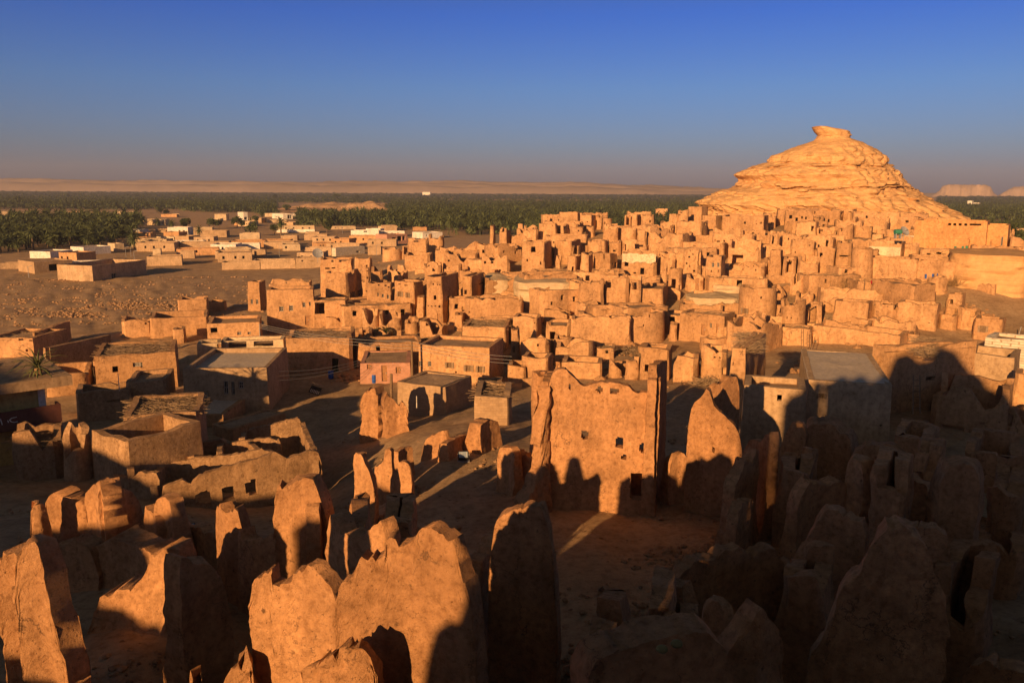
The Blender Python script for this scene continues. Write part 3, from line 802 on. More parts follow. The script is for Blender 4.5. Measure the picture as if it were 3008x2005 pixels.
def boulder(u, v, w, h, label, seed):
    bpy.context.view_layer.update()
    P = surf_hit(HILL, u, v)
    if P is None: return
    m = P.y/FPX; import bmesh
    bm = bmesh.new(); bmesh.ops.create_icosphere(bm, subdivisions=3, radius=1)
    for q in bm.verts:
        c = q.co.copy(); f = 1 + .35*nz(c*1.4+Vector((seed, 0, 0))) + .12*nz(c*4+Vector((seed, 3, 0))) 
        q.co = Vector((c.x*w*m/2*f, c.y*w*m*.4*f, c.z*h*m/2*f)) + P
    V = [q.co.copy() for q in bm.verts]; F = [[q.index for q in f.verts] for f in bm.faces]; bm.free()
    tag(mesh('boulder', V, F, 'rock', None, P, True, 50), label, 'boulder', 'boulders on the rock hill')
for i, (x, y, w, h, l) in enumerate([(35, 660, 20, 8.5, 'broad rounded boulder at the left end of the hill\'s lower ledge'), (325, 712, 10, 4, 'small flat boulder low on the slope right of the broad rounded one'),
      (945, 725, 17, 8, 'tilted slab boulder below the middle of the rock hill'), (850, 650, 15, 8, 'blocky boulder wedged under a ledge above the tilted slab'), (1330, 790, 12, 3, 'thin flat stone lying on the hill\'s right-hand slope'),
      (1180, 560, 7, 7, 'bulging boulder overhanging the right edge of the hill'), (1060, 430, 8, 8, 'crumbling pale boulder high on the hill\'s right shoulder')]):
    u, v = TD(x, y); boulder(u, v, w, h, l, i*5.3)

def outcrop(t, XL, XR, YT, YB, label, dep=7.0, mat='ledge', over=.8, seed=0):
    """a shelf of bedded rock with an undercut face"""
    s = TS[t]; uL, vB = t(XL, YB); uR = t(XR, YB)[0]; C = hit((uL+uR)/2, vB); m = C.y/FPX
    zt = at_depth((uL+uR)/2, t(XL, YT)[1], C.y).z; zb = C.z-1
    d = Vector((C.x, C.y, 0)).normalized(); rt = Vector((d.y, -d.x, 0)); hw = (uR-uL)*m/2; cen = Vector((C.x, C.y, 0))+d*dep*.8
    nzr, na = 16, 110; V, F = [], []
    for k in range(nzr+1):
        z = zb+(zt-zb)*k/nzr
        for i in range(na):
            th = 2*math.pi*i/na; ct, st = math.cos(th), math.sin(th)
            a = abs(ct)**.45*(1 if ct > 0 else -1); b = abs(st)**.6*(1 if st > 0 else -1)
            li = math.floor(z/.55); f = 1 + .05*nz(Vector((ct*3, st*3, li*1.7+seed))) + .03*fbm(Vector((ct*hw*.4, st*4, z*1.2+seed)), 4)
            o_ = (over*.12)*max(0, nz(Vector((li*2.3+seed, ct*1.2, 0)))+.3)
            p = cen + rt*a*hw*(f+o_*.3) + d*b*dep*.8*(f+o_) + Vector((0, 0, z))
            V.append((p.x, p.y, p.z+.12*fbm(Vector((p.x*.5, p.y*.5, z)), 3)))
        if k:
            for i in range(na): F.append([(k-1)*na+i, (k-1)*na+(i+1) % na, k*na+(i+1) % na, k*na+i])
    nn = len(V); kk = 6; base0 = nzr*na
    for q in range(1, kk+1):
        for i in range(na):
            e = Vector(V[base0+i]); c = Vector((cen.x, cen.y, zt+.25)); p = e.lerp(c, q/(kk+.01)); V.append((p.x, p.y, p.z+.2*fbm(Vector((p.x*.4, p.y*.4, 1)), 4)))
    rows = [base0]+[nn+q*na for q in range(kk)]
    for a0, b0 in zip(rows[:-1], rows[1:]):
        for i in range(na): F.append([a0+i, a0+(i+1) % na, b0+(i+1) % na, b0+i])
    tag(mesh('rock_outcrop', V, F, mat, None, C, True, 50), label, 'rock outcrop')

# ------------------------------------------------------------------ palms
def frond(V, F, base, az, el, L, w, rnd, seg=4, droop=1.1):
    n = len(V); a = Vector((math.cos(az), math.sin(az), 0)); side = Vector((-math.sin(az), math.cos(az), 0)); p = Vector(base); e = el
    for k in range(seg+1):
        t = k/seg; ww = w*(1-.85*t)*(0.55 + .9*t if t < .5 else 1)
        V += [p + side*ww - Vector((0, 0, ww*.45)), p + Vector((0, 0, 0)), p - side*ww - Vector((0, 0, ww*.45))]
        p = p + (a*math.cos(e)+Vector((0, 0, math.sin(e))))*(L/seg); e -= droop/seg*(1+.5*t)
    for k in range(seg):
        b = n+k*3; F += [[b, b+3, b+4, b+1], [b+1, b+4, b+5, b+2]]
def palm_crown(rnd, n=34, L=3.1, seg=4, w=.34):
    V, F = [], []
    for i in range(n):
        t = i/n; el = 1.3 - 2.3*t + rnd.uniform(-.15, .15)
        frond(V, F, (0, 0, 0), i*2.39996 + rnd.uniform(-.25, .25), el, L*rnd.uniform(.8, 1.1)*(1-.25*t), w, rnd, seg, 1.25-.3*t)
    return V, F
def trunk_mesh(h, r=.24, k=7, bend=.3):
    V, F = [], []; n = 6
    for j in range(n+1):
        t = j/n; R = r*(1.25-.35*t)*(1.08 if j % 2 else 1)
        for i in range(k): a = 2*math.pi*i/k; V.append((math.cos(a)*R+bend*t*t, math.sin(a)*R, h*t))
    for j in range(n): F += [[j*k+i, j*k+(i+1) % k, (j+1)*k+(i+1) % k, (j+1)*k+i] for i in range(k)]
    return V, F
rp = random.Random(5)
def raw_mesh(name, V, F, mat):
    me = bpy.data.meshes.new(name); me.from_pydata([tuple(v) for v in V], [], F); me.materials.append(M[mat]); return me
CROWNS = [raw_mesh('crown', *palm_crown(rp, 52, 3.3+.25*k, 4, .30), 'palm') for k in range(4)]
TRUNKS = [raw_mesh('trunk', *trunk_mesh(h), 'trunk') for h in (3.2, 4.2, 5.6)]
def bush_mesh(seed, n=420, R=1.0, leaf=.16):
    r_ = random.Random(seed); V, F = [], []
    lobes = [(Vector((r_.uniform(-.55, .55), r_.uniform(-.55, .55), r_.uniform(.35, .95))), r_.uniform(.35, .6)) for _ in range(8)]
    for _ in range(n):
        c, rr = r_.choice(lobes); d = Vector((r_.gauss(0, 1), r_.gauss(0, 1), r_.gauss(0, 1)+.2)).normalized(); p = (c+d*rr*r_.uniform(.65, 1.05))*R
        a = Vector((r_.gauss(0, 1), r_.gauss(0, 1), r_.gauss(0, 1))).normalized(); b = a.orthogonal().normalized(); s = leaf*R*r_.uniform(.6, 1.4); k = len(V)
        V += [p+a*s, p+b*s*.6, p-a*s, p-b*s*.6]; F.append([k, k+1, k+2, k+3])
    return V, F
BUSHES = [raw_mesh('crown', *bush_mesh(k), 'bush') for k in range(3)]
PC = [0]
def palm(x, y, label, group, h=None, s=1.0, z=None):
    i = PC[0]; PC[0] += 1; k = rp.randrange(3) if h is None else h
    z = ground(x, y)-.1 if z is None else z
    root = empty('date_palm', (x, y, z), label, 'palm tree', group, rp.uniform(0, 6.28)); root.scale = (s, s, s)
    t = bpy.data.objects.new('trunk', TRUNKS[k]); COL.objects.link(t); t.parent = root
    c = bpy.data.objects.new('crown', CROWNS[rp.randrange(4)]); COL.objects.link(c); c.parent = root; c.location = (.3, 0, (3.2, 4.2, 5.6)[k]); c.rotation_euler = (0, 0, rp.uniform(0, 6.28))
def tree(x, y, R, label, group=None, z=None, th=1.0):
    z = ground(x, y)-.1 if z is None else z
    root = empty('broadleaf_tree', (x, y, z), label, 'tree', group, rp.uniform(0, 6.28))
    mb = MB(); mb.bar((x, y, z), (x, y, z+R*th), .09*R, .05*R)
    for q in range(3): a = q*2.1; mb.bar((x, y, z+R*th*.6), (x+.5*R*math.cos(a), y+.5*R*math.sin(a), z+R*(th+.5)), .05*R, .02*R, 5)
    root['_o'] = [x, y, z]; root.rotation_euler = (0, 0, 0)
    mb.put('trunk', 'trunk', root)
    c = bpy.data.objects.new('crown', rp.choice(BUSHES)); COL.objects.link(c); c.parent = root; c.location = (0, 0, R*th*.55); c.scale = (R, R, R); c.rotation_euler = (0, 0, rp.uniform(0, 6.28))

def in_grove(u, D):
    """does a palm stand at this bearing and distance, as the picture shows the groves"""
    n = nz(Vector((u*.02, D*.006, 4)))
    if u < 150: 
        if 255+u*.25 < D < 520: return n > -.45 and u < 140+n*30
        return D > 830 + 60*n
    if u < 262: return D > 840 + 90*n - (u-150)*1.2
    if u < 440:
        near = 640 - (u-262)*1.0
        if u > 300 and D > 400+(440-u)*.6+n*50: pass
        elif D < 640+n*60: return False
        lo, hi = 600, 1350
        if 278 < u < 392+n*14 and lo+n*60 < D < hi+n*80: return False
        if u < 300 and D < 640: return False
        return True
    if u < 780:
        if D < 372 + (n*24): return False
        if u < 640 and 1500 < D < 1800 and n > -.1: return False
        return True
    if u > 930: 
        if D < 225 + n*20: return False
        if 420+n*60 < D < 640+n*60 and n > -.3: return False
        return True
    return False
def forest():
    rnd = random.Random(11); cand = []
    D = 225.0
    while D < 2900:
        sp = 6.2 if D < 700 else 6.2*(D/700)**1.1
        x0, x1 = (-60-512)/FPX*D, (1084-512)/FPX*D
        n = int((x1-x0)/sp)
        for i in range(n):
            x = x0 + (i+rnd.random())*sp; y = D + rnd.uniform(-.5, .5)*sp
            u = 512 + x/y*FPX
            if in_grove(u, y) and rnd.random() < .93: cand.append((y, x, sp))
        D += sp*.95
    cand.sort()
    near, far = cand[:280], cand[280:]
    for y, x, sp in near:
        u = 512 + x/y*FPX
        g = 'dark grove left' if u < 300 else ('grove right' if u > 900 else 'grove middle')
        if rnd.random() < .26 and u > 300:
            tree(x, y, rnd.uniform(2.2, 3.4), 'round leafy tree at the front edge of the palm grove beyond the ruins', 'leafy trees at the grove edge')
        elif u < 300 and rnd.random() < .3: tree(x, y, rnd.uniform(2.4, 3.8), 'dark leafy tree in the grove behind the flat-roofed village houses on the left', 'leafy trees of the dark left grove', th=.7)
        elif u < 300: palm(x, y, 'date palm in the dark grove behind the flat-roofed village houses on the left', 'palms of the dark left grove', s=rnd.uniform(.8, 1.15))
        elif u > 900: palm(x, y, 'date palm in the grove right of the conical rock hill', 'palms right of the rock hill', s=rnd.uniform(.85, 1.2))
        else: palm(x, y, 'date palm at the front edge of the wide oasis grove beyond the ruins', 'palms at the front of the oasis grove', s=rnd.uniform(.9, 1.3))
    tv = []
    for k in range(6):
        r2 = random.Random(k+40)
        if k < 4:
            V, F = palm_crown(r2, 24, 3.4, 3, .55)
            V = [Vector(v)+Vector((0, 0, 4.6)) for v in V]; n = len(V)
            V += [Vector((.2, 0, 0)), Vector((-.1, .17, 0)), Vector((-.1, -.17, 0)), Vector((0, 0, 4.8))]; F = F+[[n, n+1, n+3, n+3][:3], [n+1, n+2, n+3], [n+2, n, n+3]]
        else:
            V, F = bush_mesh(k, 90, 3.0, .24)
        Q = np.array([f if len(f) == 4 else f+[f[-1]] for f in F]); tri = np.concatenate([Q[:, [0, 1, 2]], Q[:, [0, 2, 3]]]); tri = tri[(tri[:, 0] != tri[:, 2]) & (tri[:, 1] != tri[:, 2])]
        tv.append((np.array([tuple(v) for v in V]), tri))
    PV, PF, off = [], [], 0
    gz = ground_np(np.array([c[1] for c in far]), np.array([c[0] for c in far]))
    for (y, x, sp), g in zip(far, gz):
        V, F = tv[rnd.choice((0, 1, 2, 3, 0, 1, 2, 3, 4, 5))]
        s = rnd.uniform(.65, 1.45)*max(1.0, sp/6.2*.95); a = rnd.uniform(0, 6.28); c, q = math.cos(a)*s, math.sin(a)*s
        sz = rnd.uniform(.7, 1.5)
        P = np.stack([V[:, 0]*c-V[:, 1]*q+x, V[:, 0]*q+V[:, 1]*c+y, V[:, 2]*sz*(1 if s < 1.6 else 1.6/s*1.05)+g-.2], 1)
        PV.append(P); PF.append(F+off); off += len(P)
    o = big_mesh('palm_forest', np.concatenate(PV), np.concatenate(PF), 'palm')
    tag(o, 'wide oasis forest of date palms stretching to the dunes', 'forest', None, 'stuff')
    print('forest', len(near), len(far), off)
forest()
# ------------------------------------------------------------------ the old town on the slope
R_ = 'ruined house'
# skyline and upper rows, left half
B(TB, 2145, 2205, 505, 720, 'slim square mud tower at the left end of the ruins\' skyline', c=2185, er=.2, dep=3, name='mud_tower', cat='tower', short='slim skyline tower')
B(TB, 2225, 2353, 500, 760, 'broken-topped mud house just right of the slim skyline tower', er=.8, c=2300)
B(TB, 1580, 1740, 585, 790, 'square mud house with a dark right side above the low left rows', c=1715, er=.5, short='square house of the left rows')
B(TB, 1390, 1600, 620, 840, 'wide mud house with one slit window left of the square house', er=.5, holes=[(1470, 650, 45, 14)], c=1585)
B(TB, 1360, 1640, 760, 900, 'long low mud enclosure below the slit-window house', er=.3, c=1600)
B(TB, 1640, 1870, 690, 910, 'small mud house with a black doorway and one window above it', er=.5, holes=[(1660, 718, 22, 22), (1632, 752, 26, 45)], short='black-doorway house')
B(TB, 1870, 2060, 655, 830, 'roofless mud cell behind the wide scalloped wall', er=.8)
B(TB, 1710, 2065, 735, 985, 'wide mud house with a scalloped crest like worn battlements', c=2040, er=.55, holes=[(1770, 828, 18, 18), (2025, 820, 18, 18), (1760, 740, 35, 20)], short='scalloped house')
B(TB, 2062, 2353, 775, 1000, 'mud house pierced by four small square windows with a slanting right end', c=2330, er=.8, holes=[(2107, 845, 20, 24), (2170, 845, 20, 22), (2172, 922, 20, 26), (2240, 920, 18, 18)], short='four-window house')
B(TB, 2235, 2353, 590, 740, 'round-shouldered mud ruin under the broken-topped skyline house', rnd_=True, er=.4)
B(TB, 1160, 1350, 715, 830, 'low rounded mud wall beside the dark arch on the town\'s left edge', er=.4, rnd_=True)
B(TB, 1340, 1450, 690, 800, 'dark-mouthed mud vault at the town\'s left edge', er=.4, holes=[(1395, 735, 80, 70)])
# the big left cluster
B(TB, 595, 915, 810, 1100, 'large flat-topped mud house with two round vents near its top, left end of town', c=895, er=.25, holes=[(700, 832, 22, 20), (775, 832, 22, 20), (655, 900, 40, 14), (710, 896, 34, 12)], roof=True, short='vented house')
B(TB, 905, 1085, 800, 1080, 'tall plain mud house between the vented house and the open rooms', c=1075, er=.35)
B(TB, 635, 1005, 932, 1335, 'split mud house with a deep crack and a huge dark gateway in its shaded side', c=862, er=.5, holes=[(905, 1135, 34, 52, 's'), (945, 1125, 30, 52, 's'), (985, 1115, 22, 48, 's'), (945, 1255, 95, 150)], dep=8, short='cracked gateway house')
B(TB, 1000, 1062, 890, 1290, 'narrow buttress of pale mud with a column of four tiny vents', er=.3, holes=[(1022, 985, 14, 14), (1022, 1040, 14, 14), (1022, 1108, 14, 14), (1022, 925, 12, 12)], dep=2.5, name='mud_tower')
B(TB, 1055, 1185, 885, 1200, 'reed-stained roofless mud room behind the buttress', er=.5)
B(TB, 1190, 1420, 880, 1150, 'open mud room with a shadowed corner behind the windowed facades', er=.8, c=1330)
B(TB, 1540, 1720, 845, 1060, 'mud room with a lit square niche behind the tall tower house', er=.5, holes=[(1635, 912, 26, 30)])
B(TB, 1725, 1905, 865, 1080, 'arched mud ruin to the right of the lit-niche room', er=.9)
B(TB, 1020, 1262, 1030, 1325, 'mud house front with three square windows in a row and vents above', c=1262-8, er=.15, roof=True, holes=[(1122, 1140, 14, 34, 'w'), (1166, 1150, 20, 34, 'w'), (1213, 1160, 20, 34, 'w'), (1130, 1052, 16, 14), (1190, 1057, 18, 14), (1230, 1072, 18, 12), (1127, 1287, 20, 58), (1228, 1285, 22, 40, 'w')], short='three-window house')
B(TB, 1260, 1560, 1022, 1345, 'mud house with two tall shuttered windows and a reed-grey right wall', c=1455, er=.15, roof=True, holes=[(1320, 1135, 30, 48, 's'), (1390, 1146, 22, 46, 's'), (1317, 1278, 18, 24, 'w'), (1425, 1325, 24, 38), (1315, 1045, 22, 9), (1372, 1055, 30, 9)], short='two-shutter house')
B(TB, 1475, 1560, 1165, 1350, 'low mud lean-to in front of the grey right wall of the two-shutter house', er=.2)
B(TB, 1555, 1892, 975, 1415, 'tall corner tower house with a door at its foot, highest of the left cluster', c=1715, er=.12, roof=True, holes=[(1640, 1168, 24, 42), (1766, 1176, 22, 42, 'k'), (1690, 1358, 28, 92, 'd'), (1578, 1242, 12, 10), (1612, 1246, 12, 10), (1646, 1246, 12, 10), (1700, 1250, 18, 20), (1622, 1045, 12, 16), (1664, 1050, 12, 12), (1696, 1052, 12, 12)], dep=7, short='tower house')
B(TB, 1888, 2112, 968, 1300, 'tall mud house with one window and a stripe of shade on its right corner', c=1985, er=.12, roof=True, holes=[(1925, 1118, 24, 42), (2055, 1045, 90, 10)], dep=6, short='one-window house')
B(TB, 1905, 2203, 1180, 1410, 'round mud tower with a branch-covered roof and one small window', rnd_=True, er=.1, roof=True, branches=90, holes=[(2090, 1297, 14, 28), (1955, 1300, 10, 18)], name='mud_tower', cat='tower', short='branch-roofed round tower')
B(TB, 1820, 1915, 1325, 1460, 'small square mud hut beside the foot of the branch-roofed round tower', er=.2, roof=True)
B(TB, 970, 1140, 1275, 1480, 'rounded pale mud bastion with a small arched hole low in it', rnd_=True, er=.4, holes=[(1047, 1450, 34, 36)], short='pale bastion')
B(TB, 1130, 1345, 1300, 1470, 'broken mud yard wall joined to the pale bastion', er=.9, c=1335)
B(TB, 1365, 1500, 1350, 1500, 'arched mud ruin with a dark hollow under it', er=.5, rnd_=True)
B(TB, 1490, 1780, 1385, 1560, 'rubble-filled mud ruin at the foot of the tower house', er=.9, c=1700)
B(TB, 1290, 1350, 1450, 1600, 'slim standing stub of mud wall left of the rubble-filled ruin', er=.3, dep=1.6)
B(TB, 935, 1080, 1475, 1600, 'square mud stump with a darker weathered face below the pale bastion', er=.3, name='mud_hut')
# left lower houses, partly shaded
B(TB, 115, 555, 1090, 1440, 'two-storey mud house with a row of four small windows, its lower half in shade', c=545, er=.1, roof=True, holes=[(232, 1272, 38, 48, 'w'), (322, 1265, 40, 52, 'w'), (440, 1235, 26, 44, 'w'), (494, 1226, 18, 38, 'w'), (472, 1375, 40, 84, 'd')], dep=5, cat='house', short='shade-half house')
B(TB, -70, 105, 1020, 1290, 'narrow orange mud house with a grilled window behind the shade-half house', er=.15, roof=True, holes=[(10, 1205, 20, 44, 'w'), (-40, 1205, 20, 44, 'w')], cat='house', c=45)
B(TB, 130, 520, 1010, 1110, 'mud yard wall with a slumped left corner above the shade-half house', er=.5, dep=5, c=515)
B(TB, 525, 872, 1190, 1420, 'half-collapsed mud porch with a sagging branch roof and an open black room', er=.2, roof=True, branches=110, holes=[(580, 1265, 90, 110), (862, 1300, 18, 55)], c=840, short='collapsed porch')
B(TB, 640, 840, 1345, 1440, 'low mud room in front of the collapsed porch', er=.5, c=830)
# middle skyline
B(TC, 430, 622, 380, 530, 'block-shaped mud house standing highest at the middle of the skyline', er=.15, roof=True, holes=[(528, 476, 16, 24)], c=606, short='skyline block')
B(TC, 618, 772, 410, 545, 'lower mud house attached to the right of the skyline block', c=727, er=.2, holes=[(690, 470, 12, 10)])
B(TC, 776, 832, 408, 540, 'narrow mud stub between the skyline block\'s neighbour and the round hut', er=.3, dep=3)
B(TC, 828, 920, 440, 560, 'small round mud hut on the skyline with a tiny window', rnd_=True, er=.15, holes=[(848, 483, 12, 24)], short='round skyline hut')
B(TC, 1030, 1100, 408, 545, 'mud house on the skyline with a dark oval opening', er=.4, holes=[(1064, 455, 44, 90)])
B(TC, 1095, 1185, 402, 545, 'square mud house with a fully shaded right face beside the oval opening', c=1150, er=.2)
B(TC, 1185, 1312, 398, 560, 'mud house with a crumbled corner left of the notched one', er=.5, holes=[(1270, 468, 16, 22)])
B(TC, 1312, 1440, 350, 500, 'notched mud house with one square window on the right of the skyline', er=.6, holes=[(1373, 412, 18, 22), (1417, 443, 14, 12)], short='notched skyline house')
B(TC, 1440, 1530, 402, 520, 'pale low wall of plastered rooms right of the notched skyline house', er=.1)
B(TC, 1518, 1622, 360, 520, 'mud house with two vents under the tall square tower at the hill\'s foot', er=.3, holes=[(1540, 385, 20, 10), (1532, 408, 20, 10)])
B(TC, 1608, 1800, 333, 500, 'tall square mud tower at the left foot of the rock hill', c=1735, er=.1, name='mud_tower', cat='tower', short='hill-foot tower')
B(TC, 1735, 1935, 415, 570, 'mud house with a broad shadow on its right, under the hill-foot tower', c=1865, er=.15)
B(TC, 240, 425, 488, 640, 'low mud house with one dark window left below the skyline block', er=.2, holes=[(376, 508, 16, 14)])
B(TC, 50, 105, 490, 620, 'short square mud turret on the left part of the skyline', er=.2, dep=2.6)
B(TC, 105, 245, 500, 640, 'crumbling mud house with two holes right of the short turret', er=.7, holes=[(208, 538, 18, 22), (130, 545, 12, 14)])
B(TC, 40, 125, 535, 680, 'round mud silo with a domed dark stain under the short turret', rnd_=True, er=.3)
B(TC, -10, 140, 590, 720, 'stepped mud ruin at the left of the middle rows with a square hole', er=.7, holes=[(125, 625, 30, 34)])
B(TC, 85, 250, 540, 700, 'roofless mud house with a lit back wall left of the black courtyard', er=.6, c=240)
B(TC, 525, 660, 522, 650, 'cube-like mud house with one tiny window under the skyline block', er=.15, holes=[(610, 553, 12, 14)], c=650, short='cube house')
B(TC, 440, 530, 480, 620, 'leaning mud wall end left of the cube house', er=.6, c=470)
B(TC, 835, 970, 492, 625, 'mud house with a row of small vents below the round skyline hut', er=.35, holes=[(862, 503, 10, 10), (900, 500, 10, 10), (935, 500, 10, 10), (990, 480, 10, 16)])
B(TC, 830, 1000, 525, 660, 'slant-sided mud house ending in a black slit of shade', c=970, er=.5)
B(TC, 998, 1150, 512, 670, 'plain rounded mud front right of the black slit', er=.45, rnd_=True)
B(TC, 1145, 1245, 540, 690, 'mud house with a doorway gap beside the plain rounded front', er=.6, holes=[(1237, 590, 20, 50)])
B(TC, 1500, 1802, 462, 660, 'great rounded mud house with a corner pierced by two slots', c=1735, er=.25, holes=[(1775, 492, 12, 26), (1790, 490, 8, 26), (1760, 615, 16, 22)], short='slotted house')
B(TC, 1330, 1500, 500, 640, 'mud ruin with three round holes in a line above the crested wall', er=.7, holes=[(1345, 543, 14, 14), (1435, 540, 26, 12), (1475, 537, 26, 18)])
B(TC, 1240, 1420, 580, 790, 'crested mud wall with beam holes left of the great cracked house', er=.8, holes=[(1305, 628, 12, 12), (1265, 575, 18, 24)])
B(TC, 1230, 1672, 575, 810, 'great cracked mud house with a deep black right side', c=1557, er=.9, holes=[(1435, 772, 18, 14), (1465, 770, 14, 14), (1272, 700, 16, 26)], dep=6.5, short='great cracked house')
B(TC, 300, 700, 598, 740, 'long low mud house with one square window below the cube house', er=.2, holes=[(383, 660, 14, 14)], c=690, roof=True)
B(TC, 690, 862, 640, 800, 'flat rounded mud house beside the long low one', er=.25, rnd_=True)
B(TC, 725, 892, 640, 800, 'mud house with a tall shaded flank and beam holes', c=855, er=.25, holes=[(790, 728, 70, 12)])
B(TC, 885, 1012, 648, 780, 'mud room with a bat-shaped hole left of the whitewashed ruin', er=.3, holes=[(940, 738, 26, 16)])
B(TC, 1005, 1260, 640, 800, 'mud house with two dark doorways above the whitewashed ruin', er=.35, holes=[(1018, 705, 26, 60), (1200, 705, 80, 60), (1273, 702, 18, 28)])
B(TC, 375, 640, 640, 860, 'tall pale mud house with a smooth rounded front above the black courtyard', er=.25, c=545, dep=5)
B(TC, 80, 378, 655, 960, 'big square mud house with an arch-shaped shadow and two small windows', c=300, er=.2, holes=[(137, 825, 14, 24), (263, 850, 12, 28), (195, 725, 40, 50)], dep=6, short='big square house')
B(TC, 398, 455, 690, 960, 'thin free-standing pillar of mud wall at the black courtyard\'s left', er=.4, dep=1.4, name='mud_pillar', short='thin courtyard pillar')
B(TC, 495, 640, 780, 1010, 'rounded mud turret with two lopsided holes in the black courtyard', c=585, er=.2, holes=[(562, 905, 22, 44), (527, 925, 16, 18)], al=None)
B(TC, 540, 632, 690, 900, 'mud wall with a narrow dark slot behind the turret with lopsided holes', er=.3, holes=[(575, 740, 36, 80)])
B(TC, 620, 748, 755, 1010, 'slab-like mud house split by a jagged black crack', c=705, er=.3, short='crack-split slab')
B(TC, 735, 972, 758, 980, 'mud house with a slit window and a broad shaded right wall', c=895, er=.25, holes=[(845, 790, 10, 46), (930, 855, 14, 16), (970, 865, 22, 50)])
B(TC, 1000, 1340, 738, 990, 'ruin with a broken white-plastered top band and two black doorways', c=1325, er=.5, holes=[(1030, 842, 34, 76), (1196, 925, 36, 60), (1128, 942, 24, 14)], band=(.56, .92, 'patch'), short='whitewashed ruin')
B(TC, 1335, 1510, 755, 960, 'shadowed back wall between the whitewashed ruin and the pillar', er=.6)
B(TC, 1360, 1425, 832, 1110, 'stubby free-standing mud pillar right of the whitewashed ruin', er=.4, dep=1.6, name='mud_pillar')
B(TC, 1430, 1570, 900, 1120, 'mud ruin with a torn black doorway right of the stubby pillar', er=.3, holes=[(1460, 1050, 40, 110), (1560, 1072, 26, 40)])
B(TC, 1555, 1760, 728, 1010, 'mud house dotted with seven square vents around a tall dark slot', c=1725, er=.5, holes=[(1628, 793, 16, 16), (1660, 768, 14, 14), (1604, 852, 14, 20), (1632, 880, 12, 12), (1672, 922, 20, 16), (1738, 810, 26, 120)], short='seven-vent house')
B(TC, 1760, 1957, 788, 1130, 'tower-like mud house with six small windows in three rows', c=1912, er=.12, holes=[(1846, 868, 22, 40, 'w'), (1913, 868, 22, 40, 'w'), (1830, 925, 9, 20), (1908, 925, 9, 20), (1846, 990, 14, 36), (1883, 995, 14, 34)], short='six-window tower house')
B(TC, 1590, 1770, 960, 1130, 'mud house with a bricked-up tall doorway left of the six-window tower house', er=.4, holes=[(1725, 1045, 36, 110, 'd')])
B(TC, 1835, 2240, 582, 800, 'wide mud front peppered with nine small square holes', er=.4, c=2220, holes=[(1865, 640, 12, 16), (1898, 655, 26, 20), (1948, 648, 14, 18), (2043, 715, 12, 14), (2078, 715, 12, 14), (2025, 748, 12, 14), (2062, 748, 12, 14), (2100, 748, 12, 14), (2190, 703, 12, 14), (2103, 612, 12, 16), (1915, 705, 30, 36)], short='nine-hole front')
B(TC, 1980, 2300, 640, 900, 'mud house propped by an upright post with an arched niche beside it', er=.6, c=2280, holes=[(2088, 825, 100, 100), (2272, 700, 28, 60)])
B(TC, 1960, 2353, 860, 1050, 'low slope of melted mud walls with scattered holes above the round corner tower', er=.6, holes=[(2135, 900, 30, 22), (2240, 915, 12, 14), (2225, 880, 12, 14)])
B(TC, 1840, 2150, 530, 690, 'mud terrace with a row of torn openings under the hill', er=.4)
B(TC, 1930, 2353, 415, 600, 'long mud house backed against the rock hill with three dark windows', er=.15, holes=[(2140, 480, 16, 20), (2290, 482, 14, 18), (2245, 490, 8, 10), (2345, 482, 12, 18)], dep=5)
# the rounded keep in the middle
B(TC, 560, 1425, 1318, 1605, 'great curved mud wall with two rows of square windows and a plank door', rnd_=True, er=.35, holes=[(765, 1345, 26, 20), (893, 1340, 24, 30), (1022, 1340, 22, 28), (1152, 1337, 26, 28), (1268, 1338, 18, 28), (752, 1423, 18, 20), (900, 1428, 18, 20), (1020, 1422, 18, 20), (1215, 1424, 14, 24), (775, 1522, 74, 104, 'd')], dep=.62, thick=.6, top=lambda f: 0.0, amp=.05, short='great curved wall')
B(TC, 590, 850, 1005, 1340, 'tall back room of the curved keep with a timber beam across it', er=.5, holes=[(790, 1255, 30, 90)], beams=3, c=840)
B(TC, 835, 1082, 985, 1320, 'open-fronted mud room with a sagging palm-log floor and a black cellar', er=.4, c=1070, holes=[(868, 1050, 44, 56), (912, 1265, 120, 100)], roof=1.6, branches=30, short='palm-log floor room')
B(TC, 1070, 1195, 968, 1330, 'tall mud pier with a black doorway high in it above the great curved wall', er=.4, c=1180, holes=[(1100, 1060, 60, 66)])
B(TC, 1160, 1432, 1090, 1330, 'flat-roofed mud block at the right end of the curved keep', c=1385, er=.1, roof=True, dep=8, short='keep\'s roofed block')
B(TC, 280, 560, 1285, 1420, 'mud wall with a wooden lintel left of the curved keep', er=.5, holes=[(528, 1330, 34, 70)])
B(TC, -10, 280, 1345, 1580, 'rounded mud house with a crust roof and a shaded right side', c=235, er=.25, roof=True, holes=[(215, 1400, 12, 10)], short='crust-roofed house')
B(TC, 300, 556, 1385, 1570, 'mud room with a black square doorway between the crust-roofed house and the curved wall', er=.3, holes=[(350, 1515, 50, 76)], roof=True, c=540)
B(TC, 1520, 2045, 1335, 1600, 'low mud house with three narrow wooden doors and a twig roof', c=1945, er=.1, roof=True, branches=60, holes=[(1757, 1462, 36, 100, 'd'), (1826, 1425, 16, 44, 'w'), (1886, 1450, 24, 86, 'd')], cat='house', short='three-door house')
B(TC, 2060, 2420, 1075, 1480, 'stout rounded mud tower with two grilled windows beside the three-door house', rnd_=True, er=.3, holes=[(2145, 1290, 34, 50, 's'), (2253, 1400, 42, 76, 's'), (2290, 1168, 14, 22), (2340, 1350, 14, 24)], name='mud_tower', cat='tower', short='grilled round tower')
B(TC, 1440, 1520, 1400, 1560, 'small rounded stub in the dark alley left of the three-door house', er=.2, dep=1.4)
